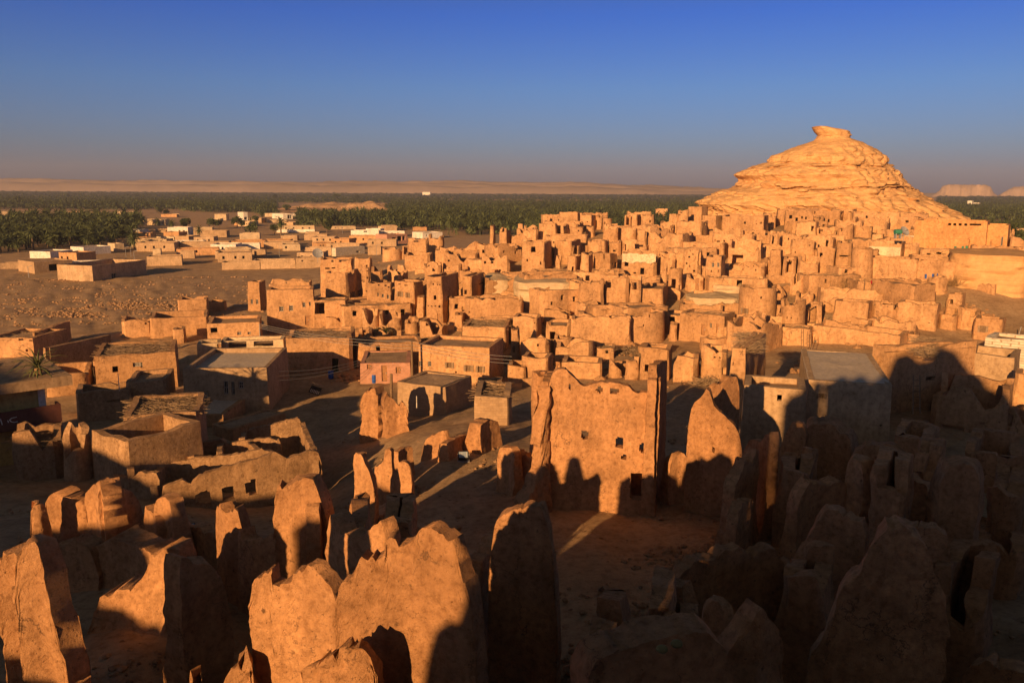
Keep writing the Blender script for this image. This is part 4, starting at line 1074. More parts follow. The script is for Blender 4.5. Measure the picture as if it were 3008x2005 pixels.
# lower front rows
B(TG, 70, 355, 600, 800, 'mud ruin with a crest that steps down like a wave, left of the stacked branches', er=.9, c=345)
B(TG, -20, 75, 520, 800, 'mud house corner with a dark doorway at the far left of the front row', er=.3, holes=[(0, 700, 20, 60)])
B(TG, 380, 760, 640, 820, 'slumped mud block with a pale top ledge in the front row', er=.5, c=740, mat='mud', short='slumped front block')
B(TG, 70, 385, 780, 960, 'square mud front with a smooth face under the stepped ruin', c=330, er=.15, short='smooth front')
B(TG, 385, 445, 820, 960, 'small mud stub with a chimney-like top', er=.5, dep=1.5)
B(TG, 440, 835, 830, 970, 'long straight mud wall half covered by a blue-black shadow', er=.1, c=825, dep=3.5, short='half-shadowed wall')
B(TG, 878, 1015, 790, 960, 'rounded mud corner with ragged peaks right of the half-shadowed wall', rnd_=True, er=.6)
B(TG, 1030, 1172, 775, 980, 'dim mud wall with two peaks beside the ragged rounded corner', er=.6)
B(TG, 1160, 1470, 700, 980, 'shadowed mud house with a caved-in ground floor', er=.15, roof=True, holes=[(1290, 880, 150, 70)], short='caved-in house')
B(TG, 1470, 1725, 770, 1000, 'sunlit mud front with a ragged right edge', c=1705, er=.35, short='sunlit ragged front')
B(TG, 1715, 1985, 680, 1000, 'deep shaded mud house with a small doorway and two vents', er=.3, holes=[(1862, 778, 16, 16), (1916, 780, 16, 16), (1930, 905, 54, 70)], short='shaded niche house')
B(TG, 760, 950, 690, 790, 'low mud cell covered with a raft of bundled branches', er=.2, roof=True, branches=70)
B(TG, 1150, 1470, 690, 760, 'flat mud terrace above the caved-in house', er=.1, roof=True)
# right-hand quarter
B(TH, 95, 335, 560, 880, 'round pale mud tower with small vents and a broken top, right of the grilled tower', rnd_=True, er=.5, holes=[(265, 585, 26, 22), (172, 725, 10, 22), (215, 728, 10, 12), (262, 738, 12, 18)], name='mud_tower', cat='tower', short='vented round tower')
B(TH, 325, 500, 600, 800, 'skeleton of a mud house with black gaps between three uprights', er=.7, holes=[(375, 700, 75, 160), (455, 650, 36, 60), (535, 640, 30, 70)], short='three-upright skeleton')
B(TH, 600, 955, 590, 800, 'broad smooth mud house with a thin black strip at its right end', c=905, er=.2, short='broad smooth house')
B(TH, 950, 1200, 590, 790, 'mud house with jutting roof poles between the two broad ones', er=.5, holes=[(1140, 590, 110, 14)], beams=4)
B(TH, 1195, 1565, 600, 850, 'broad mud house with two round vents and rounded corners', er=.25, holes=[(1330, 605, 10, 12), (1438, 602, 10, 14), (1485, 772, 18, 8)], c=1540, short='two-vent broad house')
B(TH, 1335, 1535, 470, 640, 'roofless mud room on a ledge above the two-vent broad house', er=.5)
B(TH, 1640, 1805, 515, 690, 'mud house with one round window holding a white jar', c=1775, er=.2, holes=[(1670, 578, 34, 42)], roof=True, short='round-window house')
B(TH, 1560, 1755, 670, 850, 'narrow mud wall with a wavy black shadow line at its right', er=.4, c=1720)
B(TH, 1745, 1945, 640, 860, 'tall mud wall with a straight right edge casting a thin shadow', c=1935, er=.3)
B(TH, 1900, 2165, 745, 935, 'small mud house with one square wooden window near the white block wall', c=2140, er=.2, roof=True, holes=[(1975, 830, 44, 62, 's')], short='square-window hut')
B(TH, 500, 962, 778, 920, 'low front terrace wall with a notch, under the broad smooth house', er=.4, holes=[(630, 840, 40, 40)])
B(TH, 955, 1385, 762, 920, 'low mud yard with a wooden ladder frame leaning in its corner', er=.4)
B(TH, 400, 1290, 880, 1030, 'long low mud wall with three small square windows along the street', er=.15, holes=[(427, 952, 26, 40, 'w'), (625, 985, 36, 40, 'w'), (810, 980, 14, 30)], dep=4, short='three-window street wall')
B(TH, 1285, 1390, 885, 1000, 'short plain mud cube at the right end of the long street wall', er=.1)
B(TH, 80, 420, 830, 980, 'low roofed passage of earth and branches left of the street wall', er=.15, roof=True, branches=50)
B(TH, 0, 125, 110, 380, 'mud house with a vertical black edge under the upper town', c=112, er=.2, short='black-edged house')
B(TH, 130, 265, 170, 380, 'timber-framed opening in a ruined mud wall right of the black-edged house', er=.4, holes=[(165, 260, 24, 100), (205, 250, 30, 110)], beams=2)
B(TH, 200, 440, 10, 220, 'rounded mud house with a grey awning and two holes', er=.3, holes=[(250, 125, 10, 14), (385, 62, 10, 14), (540, 45, 20, 50)])
B(TH, 265, 470, 170, 380, 'mud room with draped grey matting in its corner', er=.4)
B(TH, 440, 615, 85, 330, 'tall mud wall ending in a long vertical crack', c=607, er=.2, short='long-crack wall')
B(TH, 615, 765, 30, 330, 'mud house with a shaded vault right of the long-crack wall', er=.3, holes=[(690, 160, 130, 14)])
B(TH, 750, 945, 90, 400, 'round-topped mud gable with a curved shadow on its right edge', rnd_=True, er=.2, short='round-topped gable')
B(TH, 930, 1250, 30, 230, 'upper terrace house with a plaster patch peeling from its right half', er=.2, band=(.3, .8, 'patch'))
B(TH, 890, 1385, 190, 400, 'long mud house front with a big blotch of pale plaster above the dry bushes', er=.15, c=1365, holes=[(1040, 300, 8, 10)], short='blotched long house')
B(TH, 1375, 1690, 200, 420, 'mud house with a row of five little blue-framed windows', er=.2, holes=[(1448, 347, 18, 42, 'b'), (1512, 345, 18, 42, 'b'), (1552, 340, 12, 36, 'b'), (1592, 337, 10, 32, 'b'), (1638, 333, 10, 32, 'b')], c=1660, short='blue-window house')
B(TH, 1180, 1400, 30, 200, 'mud house with a bright triangle of plaster near its top', er=.3)
B(TH, 20, 160, 440, 620, 'hollow mud vault left of the vented round tower', er=.4, holes=[(85, 540, 100, 120)])
B(TH, 200, 335, 330, 510, 'steep wedge of mud wall with a black edge below the bushes', er=.9)
# upper right, under the rock
B(TD, 0, 75, 955, 1060, 'small mud house with two tiny windows at the hill\'s foot', c=68, er=.15, holes=[(5, 1015, 8, 20), (32, 1015, 8, 20)], dep=4)
B(TD, 255, 460, 1005, 1150, 'smooth-plastered mud house under the hill with a black corner doorway', er=.2, holes=[(432, 1065, 30, 46)])
B(TD, 410, 690, 905, 1040, 'mud house cut into the rock with three arched black windows', er=.2, holes=[(513, 993, 18, 28), (557, 993, 16, 28), (617, 997, 14, 22), (428, 915, 14, 30), (680, 940, 30, 36), (518, 1032, 10, 12)], short='three-arch house')
B(TD, 440, 640, 1050, 1150, 'mud room with a shaded square recess under the three-arch house', er=.4, holes=[(485, 1088, 34, 50)])
B(TD, 640, 790, 1015, 1160, 'streaked mud wall with pale drips right of the three-arch house', er=.4)
B(TD, 785, 1115, 965, 1110, 'rough mud rooms with leaning door leaves under the ledge', er=.5, holes=[(875, 985, 20, 30), (930, 1090, 14, 18), (1110, 1000, 10, 34)])
B(TD, 1105, 1400, 960, 1110, 'plain mud house with one black square window left of the orange building', er=.15, holes=[(1277, 998, 26, 20), (1418, 1002, 14, 12)], short='plain house by the orange building')
B(TD, 790, 960, 1040, 1150, 'scarred mud house with a branching crack', er=.4, holes=[(880, 1065, 10, 40)])
B(TD, 0, 110, 1090, 1280, 'mud ruin with three slanting black posts leaning out of it', er=.7, holes=[(40, 1180, 18, 110), (90, 1130, 26, 60)])
B(TD, 100, 330, 1110, 1240, 'mud room with a torn edge under the smooth-plastered house', er=.6, holes=[(185, 1160, 12, 18), (310, 1135, 16, 20)])
B(TD, 320, 620, 1130, 1260, 'mud house with scattered vents above the black-edged house', er=.4, holes=[(385, 1220, 10, 14), (450, 1225, 16, 26), (540, 1200, 24, 60)])
B(TD, 960, 1065, 1120, 1180, 'little bright orange mud cube among roof poles', er=.05, roof=True, dep=3)
B(TD, 1390, 2015, 1000, 1280, 'long orange-washed building with a flat parapet at the hill\'s right foot', mat='orange', er=.03, roof=True, holes=[(x, 1030, 24, 16, 'h') for x in (1668, 1715, 1765, 1818, 1868, 1895, 1920, 1945)], dep=8, cat='building', name='orange_building', short='orange building', c=1995, amp=.02)
B(TD, 1840, 2205, 1035, 1285, 'tall orange-washed house with two slit windows and a dark door', mat='orange', er=.03, roof=True, holes=[(1943, 1190, 16, 82, 'w'), (2150, 1182, 16, 82, 'w'), (2043, 1225, 14, 92, 'd')], dep=8, cat='building', name='orange_building', c=2190, amp=.02, short='tall orange house')
B(TD, 1535, 1850, 1165, 1290, 'low brick-red annex with three green-shuttered windows', mat='orange', er=.04, roof=True, holes=[(1720, 1250, 20, 44, 'g'), (1788, 1248, 18, 40, 'g'), (1827, 1252, 22, 56, 'g')], cat='building', c=1840, amp=.02, short='green-window annex')
B(TD, 1230, 1545, 1145, 1250, 'long white limestone-block wall stepping down left of the green-window annex', mat='block', er=.1, dep=4, cat='wall', top=lambda f: 0, c=1535)
B(TD, 2200, 2380, 1065, 1260, 'plain mud-coloured house with a pale blue window at the right edge of the picture', er=.05, roof=True, holes=[(2300, 1130, 36, 36, 'b')], cat='house', mat='tan')
B(TH, 1010, 1700, -10, 110, 'terrace of pale broken stone and mud in front of the white block wall', er=.5, dep=5)
outcrop(TB, 2100, 2353, 1010, 1230, 'pale bedded limestone shelf with an undercut edge behind the branch-roofed round tower', dep=7, seed=1)
outcrop(TC, 0, 640, 1035, 1290, 'long shelf of banded limestone running left from the curved keep', dep=8, seed=4)
outcrop(TC, 1600, 2105, 1175, 1330, 'thin ledge of pale banded rock above the three-door house', dep=5, seed=7)
outcrop(TC, 1815, 2140, 1060, 1200, 'sloping rock ledge striped with shadow under the six-window tower house', dep=5, seed=9)
outcrop(TH, 1660, 2400, 150, 480, 'broad sandy rock bank with a walled-up square hole at the right edge', dep=9, seed=12, mat='rock')
# ------------------------------------------------------------------ right middle: large plain houses
B(TL, 285, 1010, 345, 808, 'large plain mud house with a wide flat roof and one tiny shuttered window', c=928, mat='tan', er=.02, roof=.0, parapet=.05, holes=[(412, 425, 36, 40, 's'), (868, 650, 16, 18)], dep=11.5, cat='house', name='large_house', amp=.04, al=-9, roofmat='screed', short='large flat-roofed house', thick=.35)
B(TL, -215, 300, 378, 700, 'grey plastered annex with one black window, stepping down beside the large flat-roofed house', c=290, mat='tan', er=.03, roof=True, holes=[(88, 440, 36, 50)], D=47.5, dep=3.5, al=-4, cat='house', top=lambda f: 0, amp=.03, short='grey annex')
B(TG, 1975, 2345, 700, 1080, 'mud house under a shaggy roof of dry palm branches', c=2140, er=.05, roof=True, branches=260, D=57, dep=8, cat='house', holes=[(2025, 840, 8, 36)], short='shaggy-roofed house')
B(TL, 740, 1480, 40, 640, 'dark mud house with a caved roof of planks behind the large flat-roofed house', c=830, er=.25, roof=True, branches=160, D=60, dep=9, al=50, cat='house', short='caved-roof house', holes=[(1255, 290, 60, 30)])
B(TL, 1250, 1840, 400, 830, 'shadowed mud house with a round opening beside a rubble heap', c=1820, er=.4, D=54, dep=6, holes=[(1420, 720, 160, 150)], short='round-opening house')
B(TL, 1520, 1920, 130, 300, 'sunlit tan yard wall beyond the dark houses on the right', mat='tan', er=.08, D=66, dep=5, cat='wall')
B(TL, 1680, 2060, 5, 150, 'small building of white limestone blocks with a broken plaster face', mat='block', er=.1, D=73, dep=4.5, cat='house', roof=True, holes=[(1740, 80, 50, 70)], c=2000, short='white block building')
B(TL, 1830, 2100, 560, 820, 'dark mud house with a black doorway at the right edge', er=.3, D=53, holes=[(1865, 610, 40, 90)])
B(TL, 1880, 2060, 270, 420, 'mud corner wall at the right edge beside the heaped stones', er=.3, D=60)
# ------------------------------------------------------------------ left middle houses
B(TE, 1710, 2700, 560, 960, 'cream two-storey mud house with a walled roof terrace and arched grilled windows', c=2480, er=.04, roof=.35, parapet=.1, mat='tan', roofmat='screed', dep=10, holes=[(2075, 745, 42, 130, 'w'), (2142, 750, 30, 130, 'w'), (2212, 722, 44, 70, 'w'), (1875, 815, 60, 50, 'w')], cat='house', amp=.04, short='terrace house', thick=.35)
B(TE, 1830, 2060, 330, 560, 'square rooftop room with an orange door on the terrace house', c=2050, er=.03, mat='cream', roof=True, dep=3, cat='roof room', holes=[(2040, 360, 34, 110, 'd')])
B(TE, 2050, 2640, 300, 520, 'open roof shelter with a dark red back wall behind the terrace house', c=2620, er=.03, mat='cream', roof=True, dep=3, holes=[(2180, 350, 160, 60), (2420, 340, 180, 50)], cat='roof room', band=(.2, .5, 'maroon'))
B(TE, 945, 1665, 410, 735, 'mud house with a shaggy branch roof and a forked tree shadow on its front', c=1640, er=.08, roof=True, branches=240, dep=8, holes=[(1058, 575, 48, 58), (1258, 532, 60, 40, 'w'), (1300, 535, 20, 50, 'w')], cat='house', short='branch-roofed house')
B(TE, 755, 1245, 745, 1020, 'long crumbling mud room with a thick rounded left end', c=1235, er=.25, dep=4, holes=[(975, 872, 120, 26)], mat='old', short='crumbling long room')
B(TE, 1185, 1640, 665, 990, 'square block of salt-mud with a walled-up window', c=1545, er=.15, roof=True, dep=5, holes=[(1497, 840, 74, 80, 'd'), (1210, 935, 50, 50)], mat='old', short='salt-mud block')
B(TE, -60, 325, 285, 470, 'low mud house with vents under its roof edge at the left', c=318, er=.1, roof=True, branches=20, dep=7, al=35, holes=[(185, 302, 40, 18), (292, 310, 26, 12), (245, 400, 20, 26)], cat='house', short='vent-edged house')
B(TE, 320, 660, 235, 420, 'dark long mud barn behind the vent-edged house', c=335, er=.1, roof=True, dep=10, cat='house')
B(TE, 430, 740, 380, 640, 'dark red-brown mud house right of the vent-edged house', c=445, er=.06, roof=True, dep=9, al=50, cat='house', mat='maroon' if False else 'old', short='red-brown house')
B(TE, 880, 960, 480, 720, 'small mud buttress house against the branch-roofed house', er=.2, dep=2)
B(TE, 470, 880, 600, 800, 'low dark mud rooms below the red-brown house', er=.3, dep=6)
B(TE, 1145, 1425, 110, 270, 'mud yard wall with a peaked end left of the long yard', c=1410, er=.35, dep=5)
B(TE, 1420, 1930, 85, 260, 'long mud yard wall with three joints below the rubble field', c=1920, er=.1, dep=7)
B(TA, 1655, 1930, 1180, 1345, 'mud outhouse with a bricked-up doorway on the edge of the rubble field', c=1915, er=.25, dep=5, holes=[(1780, 1305, 44, 66, 'd')])
B(TA, 1925, 2090, 1200, 1290, 'sunlit mud wall fragment right of the bricked-up outhouse', er=.25, dep=3)
B(TE, 1930, 2420, 140, 330, 'mud house with a black square window and a row of roof beams', c=2400, er=.05, roof=True, dep=7, holes=[(1968, 215, 60, 46), (2200, 245, 36, 30, 'w'), (2290, 242, 30, 24, 'w')], cat='house', short='beam-roofed house')
B(TE, 1600, 1720, 205, 330, 'small mud stair turret with washing beside it on the branch-roofed house', er=.1, dep=3, roof=True)
# yellow building at the left edge
def yellow_building():
    E = at_depth(*TE(402, 715), 54.0); G = ground(E.x, E.y) - .5; zt = E.z; E = Vector((E.x, E.y, 0))
    f = Vector((-.745, -.667, 0)); n = Vector((.667, -.745, 0)); b = -n          # along the front towards the viewer's left, and out of it
    root = empty('yellow_building', (E.x, E.y, G), 'yellow two-storey concrete building with a jutting roof slab and a lettered balcony', 'building')
    Zv = Vector((0, 0, 1)); L, Wd = 13.0, 7.0
    zz = lambda y: at_depth(*TE(402, y), 54.0).z
    zb = zz(912)                                                    # balcony floor level
    w0, w1 = 3.0, 4.15                                              # window along the front
    m = MB()
    def panel(s0, s1, z0, z1): m.box(E+f*(s0+s1)/2+b*.15+Zv*(z0+z1)/2, f*(s1-s0)/2, b*.15, Zv*(z1-z0)/2)
    wz0, wz1 = zz(905), zz(770)
    panel(0, w0, G, zt); panel(w1, L, G, zt); panel(w0, w1, wz1, zt); panel(w0, w1, G, wz0)
    m.box(E+b*(Wd/2+.31)+f*.15+Zv*(G+zt)/2, f*.15, b*(Wd/2-.01), Zv*(zt-G)/2); m.box(E+f*(L-.15)+b*(Wd/2+.31)+Zv*(G+zt)/2, f*.15, b*(Wd/2-.01), Zv*(zt-G)/2)
    m.box(E+f*L/2+b*(Wd+.5)+Zv*(G+zt)/2, f*L/2, b*.15, Zv*(zt-G)/2)
    m.put('wall', 'yellow', root)
    opening_part(root, 'w', E+f*(w0+w1)/2+Zv*(wz0+wz1)/2, n, w1-w0, wz1-wz0, random.Random(1))
    m = MB(); m.box(E+f*(L/2-.5)+b*(Wd/2-.35)+Zv*(zt+.34), f*(L/2+1.0), b*(Wd/2+1.0), Zv*.34); slab = m.put('roof_slab', 'tan', root)
    m = MB(); m.box(E+f*.2+n*.03+Zv*(zt+zb)/2, f*.22, n*.03, Zv*((zt-zb)/2-.02)); m.put('corner_pilaster', 'white', root)
    hb = .62
    m = MB(); m.box(E+f*(L/2-.35)+n*.95+Zv*(zb-hb+.25), f*(L/2+.35), n*.07, Zv*hb); m.box(E-f*.63+n*.44+Zv*(zb-hb+.25), f*.07, n*.435, Zv*hb)
    m.box(E+f*(L/2-.35)+n*.44+Zv*(zb-2*hb+.17), f*(L/2+.3), n*.42, Zv*.06); bal = m.put('balcony', 'maroon', root)
    let = MB(); k = 54/FPX/S9
    face = E+n*1.045+Zv*(zb-hb+.25)
    def stroke(*pts):
        for (x0, y0), (x1, y1) in zip(pts[:-1], pts[1:]):
            q = [face + f*((402-x)*k*1.34+.35) + Zv*(-(y-985-(150-x)*.21)*k*1.05) for x, y in ((x0, y0), (x1, y1))]
            let.bar(q[0], q[1], .03, .03, 4)
    stroke((55, 988), (72, 985), (80, 1000), (74, 1018), (52, 1030)); stroke((98, 988), (100, 1014)); stroke((140, 955), (147, 1010)); stroke((180, 972), (185, 990))
    stroke((236, 942), (205, 953), (192, 968), (200, 984), (216, 990), (238, 984))
    let.put('lettering', 'letter', bal)
    for s in (1.2, 5.0, 9.0):
        m = MB(); m.box(E+f*s+n*.02+Zv*(G+zb-2*hb-.2)/2, f*.95, n*.02, Zv*((zb-2*hb-G)/2-.35)); m.put('shutter', 'black', root)
    rl = MB(); R0 = E+f*3.4+b*.4+Zv*(zt+.68)
    for q in range(9): rl.bar(R0+f*q*1.1, R0+f*q*1.1+Zv*1.5, .04)
    for hh in (.75, 1.5): rl.bar(R0+Zv*hh, R0+f*8.8+Zv*hh, .04)
    for q in range(6): rl.bar(R0+f*q*1.3+Zv*1.5, R0+f*q*1.3+b*3.2+Zv*1.9, .035)
    rl.put('roof_railing', 'steel', root)
    q = E+f*.2+b*.3+Zv*(zt+.68); pr = empty('potted_palm', q, 'bushy palm plant growing on the yellow building\'s roof corner', 'plant')
    V, F = palm_crown(random.Random(3), 44, 2.3, 4, .10); mesh('frond_crown', [Vector(v)+q+Vector((0, 0, .55)) for v in V], F, 'plant', pr, None, False)
    pt = MB(); pt.bar(q, q+Vector((0, 0, .5)), .22, .3, 10); pt.put('pot', 'old', pr)
    ALL.append((E.x-4, E.y-2, 6, 'yellow building', E.y))
yellow_building()
# the ruined compound of open rooms, left foreground
K = dict(mat='old', thick=.5, amp=.07, step=.3)
B(TE, 855, 1430, 1235, 1640, 'open mud room with a cracked sunlit back wall, leftmost of the roofless compound', c=1180, er=.18, D=47, dep=5.5, al=62, **K)
C_ = dict(mat='old', thick=.42, step=.16, amp=.08, bend=.1, fine=(.05, 2.6), rough=.09, taper=.15)
WALL(TN, (414, 44.5), (842, 48.5), [(414, 398), (430, 382), (478, 362), (500, 374), (520, 352), (600, 326), (700, 300), (716, 284), (745, 308), (775, 300), (830, 286), (842, 302)], 'long outer wall of the roofless compound with three broken windows', holes=[(535, 412, 36, 40, 2), (597, 398, 26, 40, 2), (659, 382, 28, 40, 2)], **C_)
WALL(TN, (410, 44.6), (436, 49.4), [(410, 396), (424, 350), (436, 320)], 'rounded left end wall of the roofless compound', **C_)
WALL(TN, (440, 49.2), (722, 50.8), [(440, 320), (520, 308), (600, 300), (690, 284), (722, 292)], 'inner partition wall just behind the compound\'s long outer wall', **C_)
WALL(TN, (834, 48.4), (800, 57.0), [(834, 290), (812, 250), (800, 215)], 'right side wall of the roofless compound, running back from the outer wall', **C_)
WALL(TN, (438, 53.0), (735, 54.2), [(438, 250), (460, 246), (480, 268), (585, 258), (600, 266), (690, 256), (735, 258)], 'middle cross wall of the roofless compound', **C_)
WALL(TN, (436, 49.4), (439, 53.2), [(436, 300), (437, 270), (439, 248)], 'sunlit left wall of the compound\'s middle room', **C_)
WALL(TN, (640, 56.8), (790, 57.4), [(640, 236), (700, 220), (775, 203), (790, 207)], 'sunlit back wall of the compound\'s far room', **C_)
WALL(TN, (585, 50.4), (592, 54.0), [(585, 302), (588, 280), (592, 262)], 'short dividing wall between the compound\'s middle cells', **C_)
WALL(TN, (690, 50.9), (662, 54.0), [(690, 284), (675, 270), (662, 260)], 'slanting dividing wall in the right cell of the compound', **C_)
WALL(TN, (510, 49.9), (516, 53.4), [(510, 310), (513, 290), (516, 270)], 'leftmost dividing wall among the compound\'s cells', **C_)
WALL(TN, (640, 54.0), (645, 56.8), [(640, 262), (645, 238)], 'left side wall of the compound\'s far room', **C_)
WALL(TN, (246, 46.0), (416, 45.2), [(246, 370), (290, 356), (340, 360), (360, 345), (416, 345)], 'low front wall of the compound\'s left rooms', **C_)
WALL(TN, (350, 45.8), (356, 50.5), [(350, 350), (356, 310)], 'stubby dividing wall in the compound\'s left rooms', **C_)
ALL.append((-14, 47, 5, 'roofless compound', 47))
B(TE, 1165, 1930, 960, 1250, 'mud room under a heap of dry palm branches behind the compound', c=1860, er=.1, roof=.1, branches=330, D=54, dep=6, mat='old', short='branch-heaped room')
B(TE, 1725, 2310, 992, 1110, 'flat-roofed low mud block with a pale grey roof, behind the branch-heaped room', c=2060, er=.03, roof=.0, parapet=.08, dep=6, roofmat='screed', short='pale-roofed block')
B(TE, 1935, 2690, 1125, 1230, 'low mud block with a smooth sloping earth roof beside the pale-roofed block', c=2120, er=.05, roof=.0, parapet=.1, dep=6, short='earth-roofed block')
B(TE, 600, 870, 1100, 1640, 'dark rounded mud wall in the shade left of the compound', rnd_=True, er=.5, D=49, mat='old')
B(TE, 180, 640, 1110, 1560, 'low dark ruined room below the yellow building', er=.8, mat='old', branches=60, roof=.8)
# middle: pink house and neighbours
B(TF, 950, 1440, 826, 1005, 'pink-painted block house with a bright orange door and two walled-up windows', c=1425, mat='pink', er=.03, roof=True, parapet=.1, dep=7, holes=[(1180, 925, 52, 150, 'd'), (1040, 855, 44, 60, 'd'), (1308, 895, 48, 60, 'd')], cat='house', amp=.02, name='pink_house', short='pink house')
B(TF, 1460, 2295, 690, 1030, 'orange mud house with open grey shutters and two white-framed windows', c=2150, er=.06, roof=True, dep=6, holes=[(1493, 836, 32, 50, 'w'), (1593, 838, 32, 50, 'w'), (1775, 850, 44, 56, 's'), (1952, 878, 48, 62, 's'), (2060, 888, 42, 62, 's'), (1836, 915, 16, 18)], cat='house', short='shuttered orange house')
B(TF, 1700, 2250, 650, 820, 'roof room standing on the shuttered orange house', c=2150, er=.12, dep=4, roof=True, cat='roof room')
B(TF, 1880, 2353, 500, 720, 'mud house with a branch-strewn roof above the shuttered orange house', er=.1, roof=True, branches=170, dep=7, c=2300, short='branch-strewn house')
B(TF, 1250, 1975, 1055, 1300, 'low rough mud-block hut with a flat earth roof and a dark side', c=1740, er=.06, roof=.0, parapet=.12, dep=5, mat='stone', al=30, short='mud-block hut', cat='hut')
B(TF, 1985, 2353, 1130, 1400, 'dark stone hut with a debris-strewn roof right of the mud-block hut', c=2340, er=.15, roof=True, branches=50, D=55, mat='stone', dep=5, cat='hut', short='dark stone hut')
B(TF, 2000, 2280, 1020, 1150, 'low mud room with two dark openings behind the dark stone hut', er=.2, holes=[(2080, 1040, 70, 36), (2230, 1040, 40, 36)], roof=True)
B(TF, 280, 930, 590, 900, 'unlit mud house with a broken branch roof in the dark lane', c=900, er=.3, roof=True, branches=120, dep=8, holes=[(730, 860, 60, 150)], short='dark lane house')
B(TF, 2300, 2500, 850, 1000, 'small mud corner building with a leaning plank, right of the shuttered orange house', er=.2)
# ------------------------------------------------------------------ village on the plain
V_ = dict(er=.03, amp=.02, batter=.01, parapet=.3, roof=True, cat='house', name='village_house')
def vh(*a, **k): 
    q = dict(V_); q.update(k); return B(*a, **q)
vh(TA, 565, 1340, 875, 1015, 'open square courtyard of smooth tan walls with a grey metal door', c=857, mat='tan', roof=None, dep=17, thick=.3, holes=[(1048, 968, 40, 52, 'w')], cat='courtyard', name='walled_courtyard', short='square courtyard')
vh(TA, 190, 645, 840, 945, 'flat grey-roofed house with a dark carport left of the square courtyard', c=320, mat='tan', dep=9, holes=[(490, 890, 70, 60), (560, 885, 50, 50)])
vh(TA, 300, 655, 745, 808, 'house with a white sunlit front and dark side behind the grey-roofed house', c=465, mat='white', dep=9)
vh(TA, 665, 1000, 705, 775, 'small white-fronted house with a brown side, right of the white sunlit front', c=772, mat='white', dep=9)
vh(TA, 1000, 1180, 672, 742, 'pale end wall of a low house above the square courtyard', c=1060, mat='cream')
vh(TA, 1235, 1595, 630, 702, 'tan house with three small dark windows and a light roof edge', c=1535, mat='cream', dep=6, holes=[(1332, 660, 16, 18), (1380, 660, 14, 18), (1482, 658, 18, 22)], short='three-window tan house')
vh(TA, 1690, 2120, 655, 725, 'long plain tan house with a dark yard at its right', c=2110, mat='tan')
vh(TA, 1555, 1775, 520, 592, 'white house with a stepped roof edge beside the dark grove', c=1730, mat='white', holes=[(1650, 556, 16, 12), (1690, 556, 16, 12), (1735, 562, 14, 26)])
vh(TA, 1800, 2112, 552, 612, 'long tan house with a light parapet right of the stepped white house', c=2085, mat='tan')
vh(TA, 1085, 1345, 378, 462, 'two-storey tan house with a row of three balcony windows near the far palms', c=1160, mat='cream', dep=8, holes=[(1235, 415, 28, 24), (1275, 416, 26, 24), (1315, 416, 26, 24), (1240, 452, 24, 10), (1290, 452, 20, 10)], short='balcony house')
vh(TA, 1330, 1558, 448, 502, 'low tan house with two narrow windows right of the balcony house', c=1522, mat='cream', holes=[(1437, 478, 12, 18), (1495, 478, 12, 18)])
vh(TA, 1980, 2105, 400, 458, 'small orange cube house far across the plain', c=2080, mat='cream')
vh(TA, 2190, 2330, 383, 462, 'white two-step house with a dark porch far across the plain', c=2240, mat='white', holes=[(2260, 440, 30, 24)])
vh(TA, 2000, 2353, 738, 808, 'long earthen house with small holes and a sloping left buttress', c=2340, mat='tan', holes=[(2085, 770, 10, 14), (2160, 768, 10, 12), (2220, 768, 10, 12)])
vh(TA, 2150, 2400, 672, 728, 'white house with a dark doorway behind the long earthen house', c=2390, mat='white', holes=[(2272, 705, 16, 30)])
vh(TA, 2215, 2400, 575, 665, 'tan house with a white roof edge in the middle of the village', c=2390, mat='cream')
vh(TA, 690, 1150, 825, 882, 'low pale wall with small square openings behind the square courtyard', c=1140, mat='white', roof=None, dep=4, holes=[(880, 858, 14, 12), (935, 860, 20, 10), (1005, 858, 14, 10), (1070, 856, 10, 10)])
vh(TA, 1380, 1685, 785, 868, 'tan house with a white block end wall facing the rubble field', c=1675, mat='tan', band=None)
vh(TA, 1412, 1490, 718, 792, 'small sunlit cube house above the white block end wall', c=1480, mat='cream')
vh(TA, 1670, 1800, 735, 805, 'brown house in front of the dark yard', c=1790, mat='tan')
vh(TA, 30, 200, 845, 900, 'jumble of low sheds at the far left of the village', c=180, mat='tan')
vh(TA, -60, 155, 440, 545, 'house with white upper walls in the shade left of the dark grove', c=40, mat='white', dep=8)
vh(TA, 200, 345, 383, 445, 'pale house half hidden behind palms at the far left', c=330, mat='cream')
vh(TA, 435, 515, 428, 465, 'tiny white house between the palms on the left', c=500, mat='white')
vh(TA, 840, 1010, 378, 432, 'low pale house left of the balcony house', c=990, mat='cream')
vh(TA, -40, 100, 375, 430, 'pale flat house at the picture\'s left edge below the palms', c=90, mat='cream')
vh(TA, 640, 800, 375, 425, 'brown flat house among palms on the left', c=780, mat='tan')
vh(TA, 2060, 2400, 838, 905, 'sunlit garden wall at the right end of the rubble field', c=2390, mat='tan', roof=None, dep=5)
vh(TB, 205, 545, 508, 572, 'striped house with a white and pale blue band and four dark windows', c=540, mat='cream', holes=[(275, 530, 14, 14), (345, 530, 14, 14), (430, 530, 14, 14), (490, 530, 14, 14)], band=(.1, .5, 'white'))
vh(TB, 85, 175, 393, 425, 'small orange house left of the white porch house', c=165, mat='cream')
vh(TB, 150, 360, 398, 448, 'white house with an open dark porch at the palm edge', c=250, mat='white', holes=[(300, 425, 20, 34), (335, 425, 20, 34), (185, 425, 8, 10)], dep=7, short='white porch house')
vh(TB, 450, 668, 588, 638, 'tan house with a flat roof below the striped house', c=655, mat='tan')
vh(TB, 235, 395, 598, 642, 'small brown house with a dark side below the striped house', c=380, mat='tan')
vh(TB, 85, 365, 655, 715, 'long brown house with a wide earth roof in mid village', c=355, mat='tan', dep=8)
vh(TB, -60, 100, 728, 805, 'orange mud house with a rounded corner by the rubble field', c=90, mat='tan')
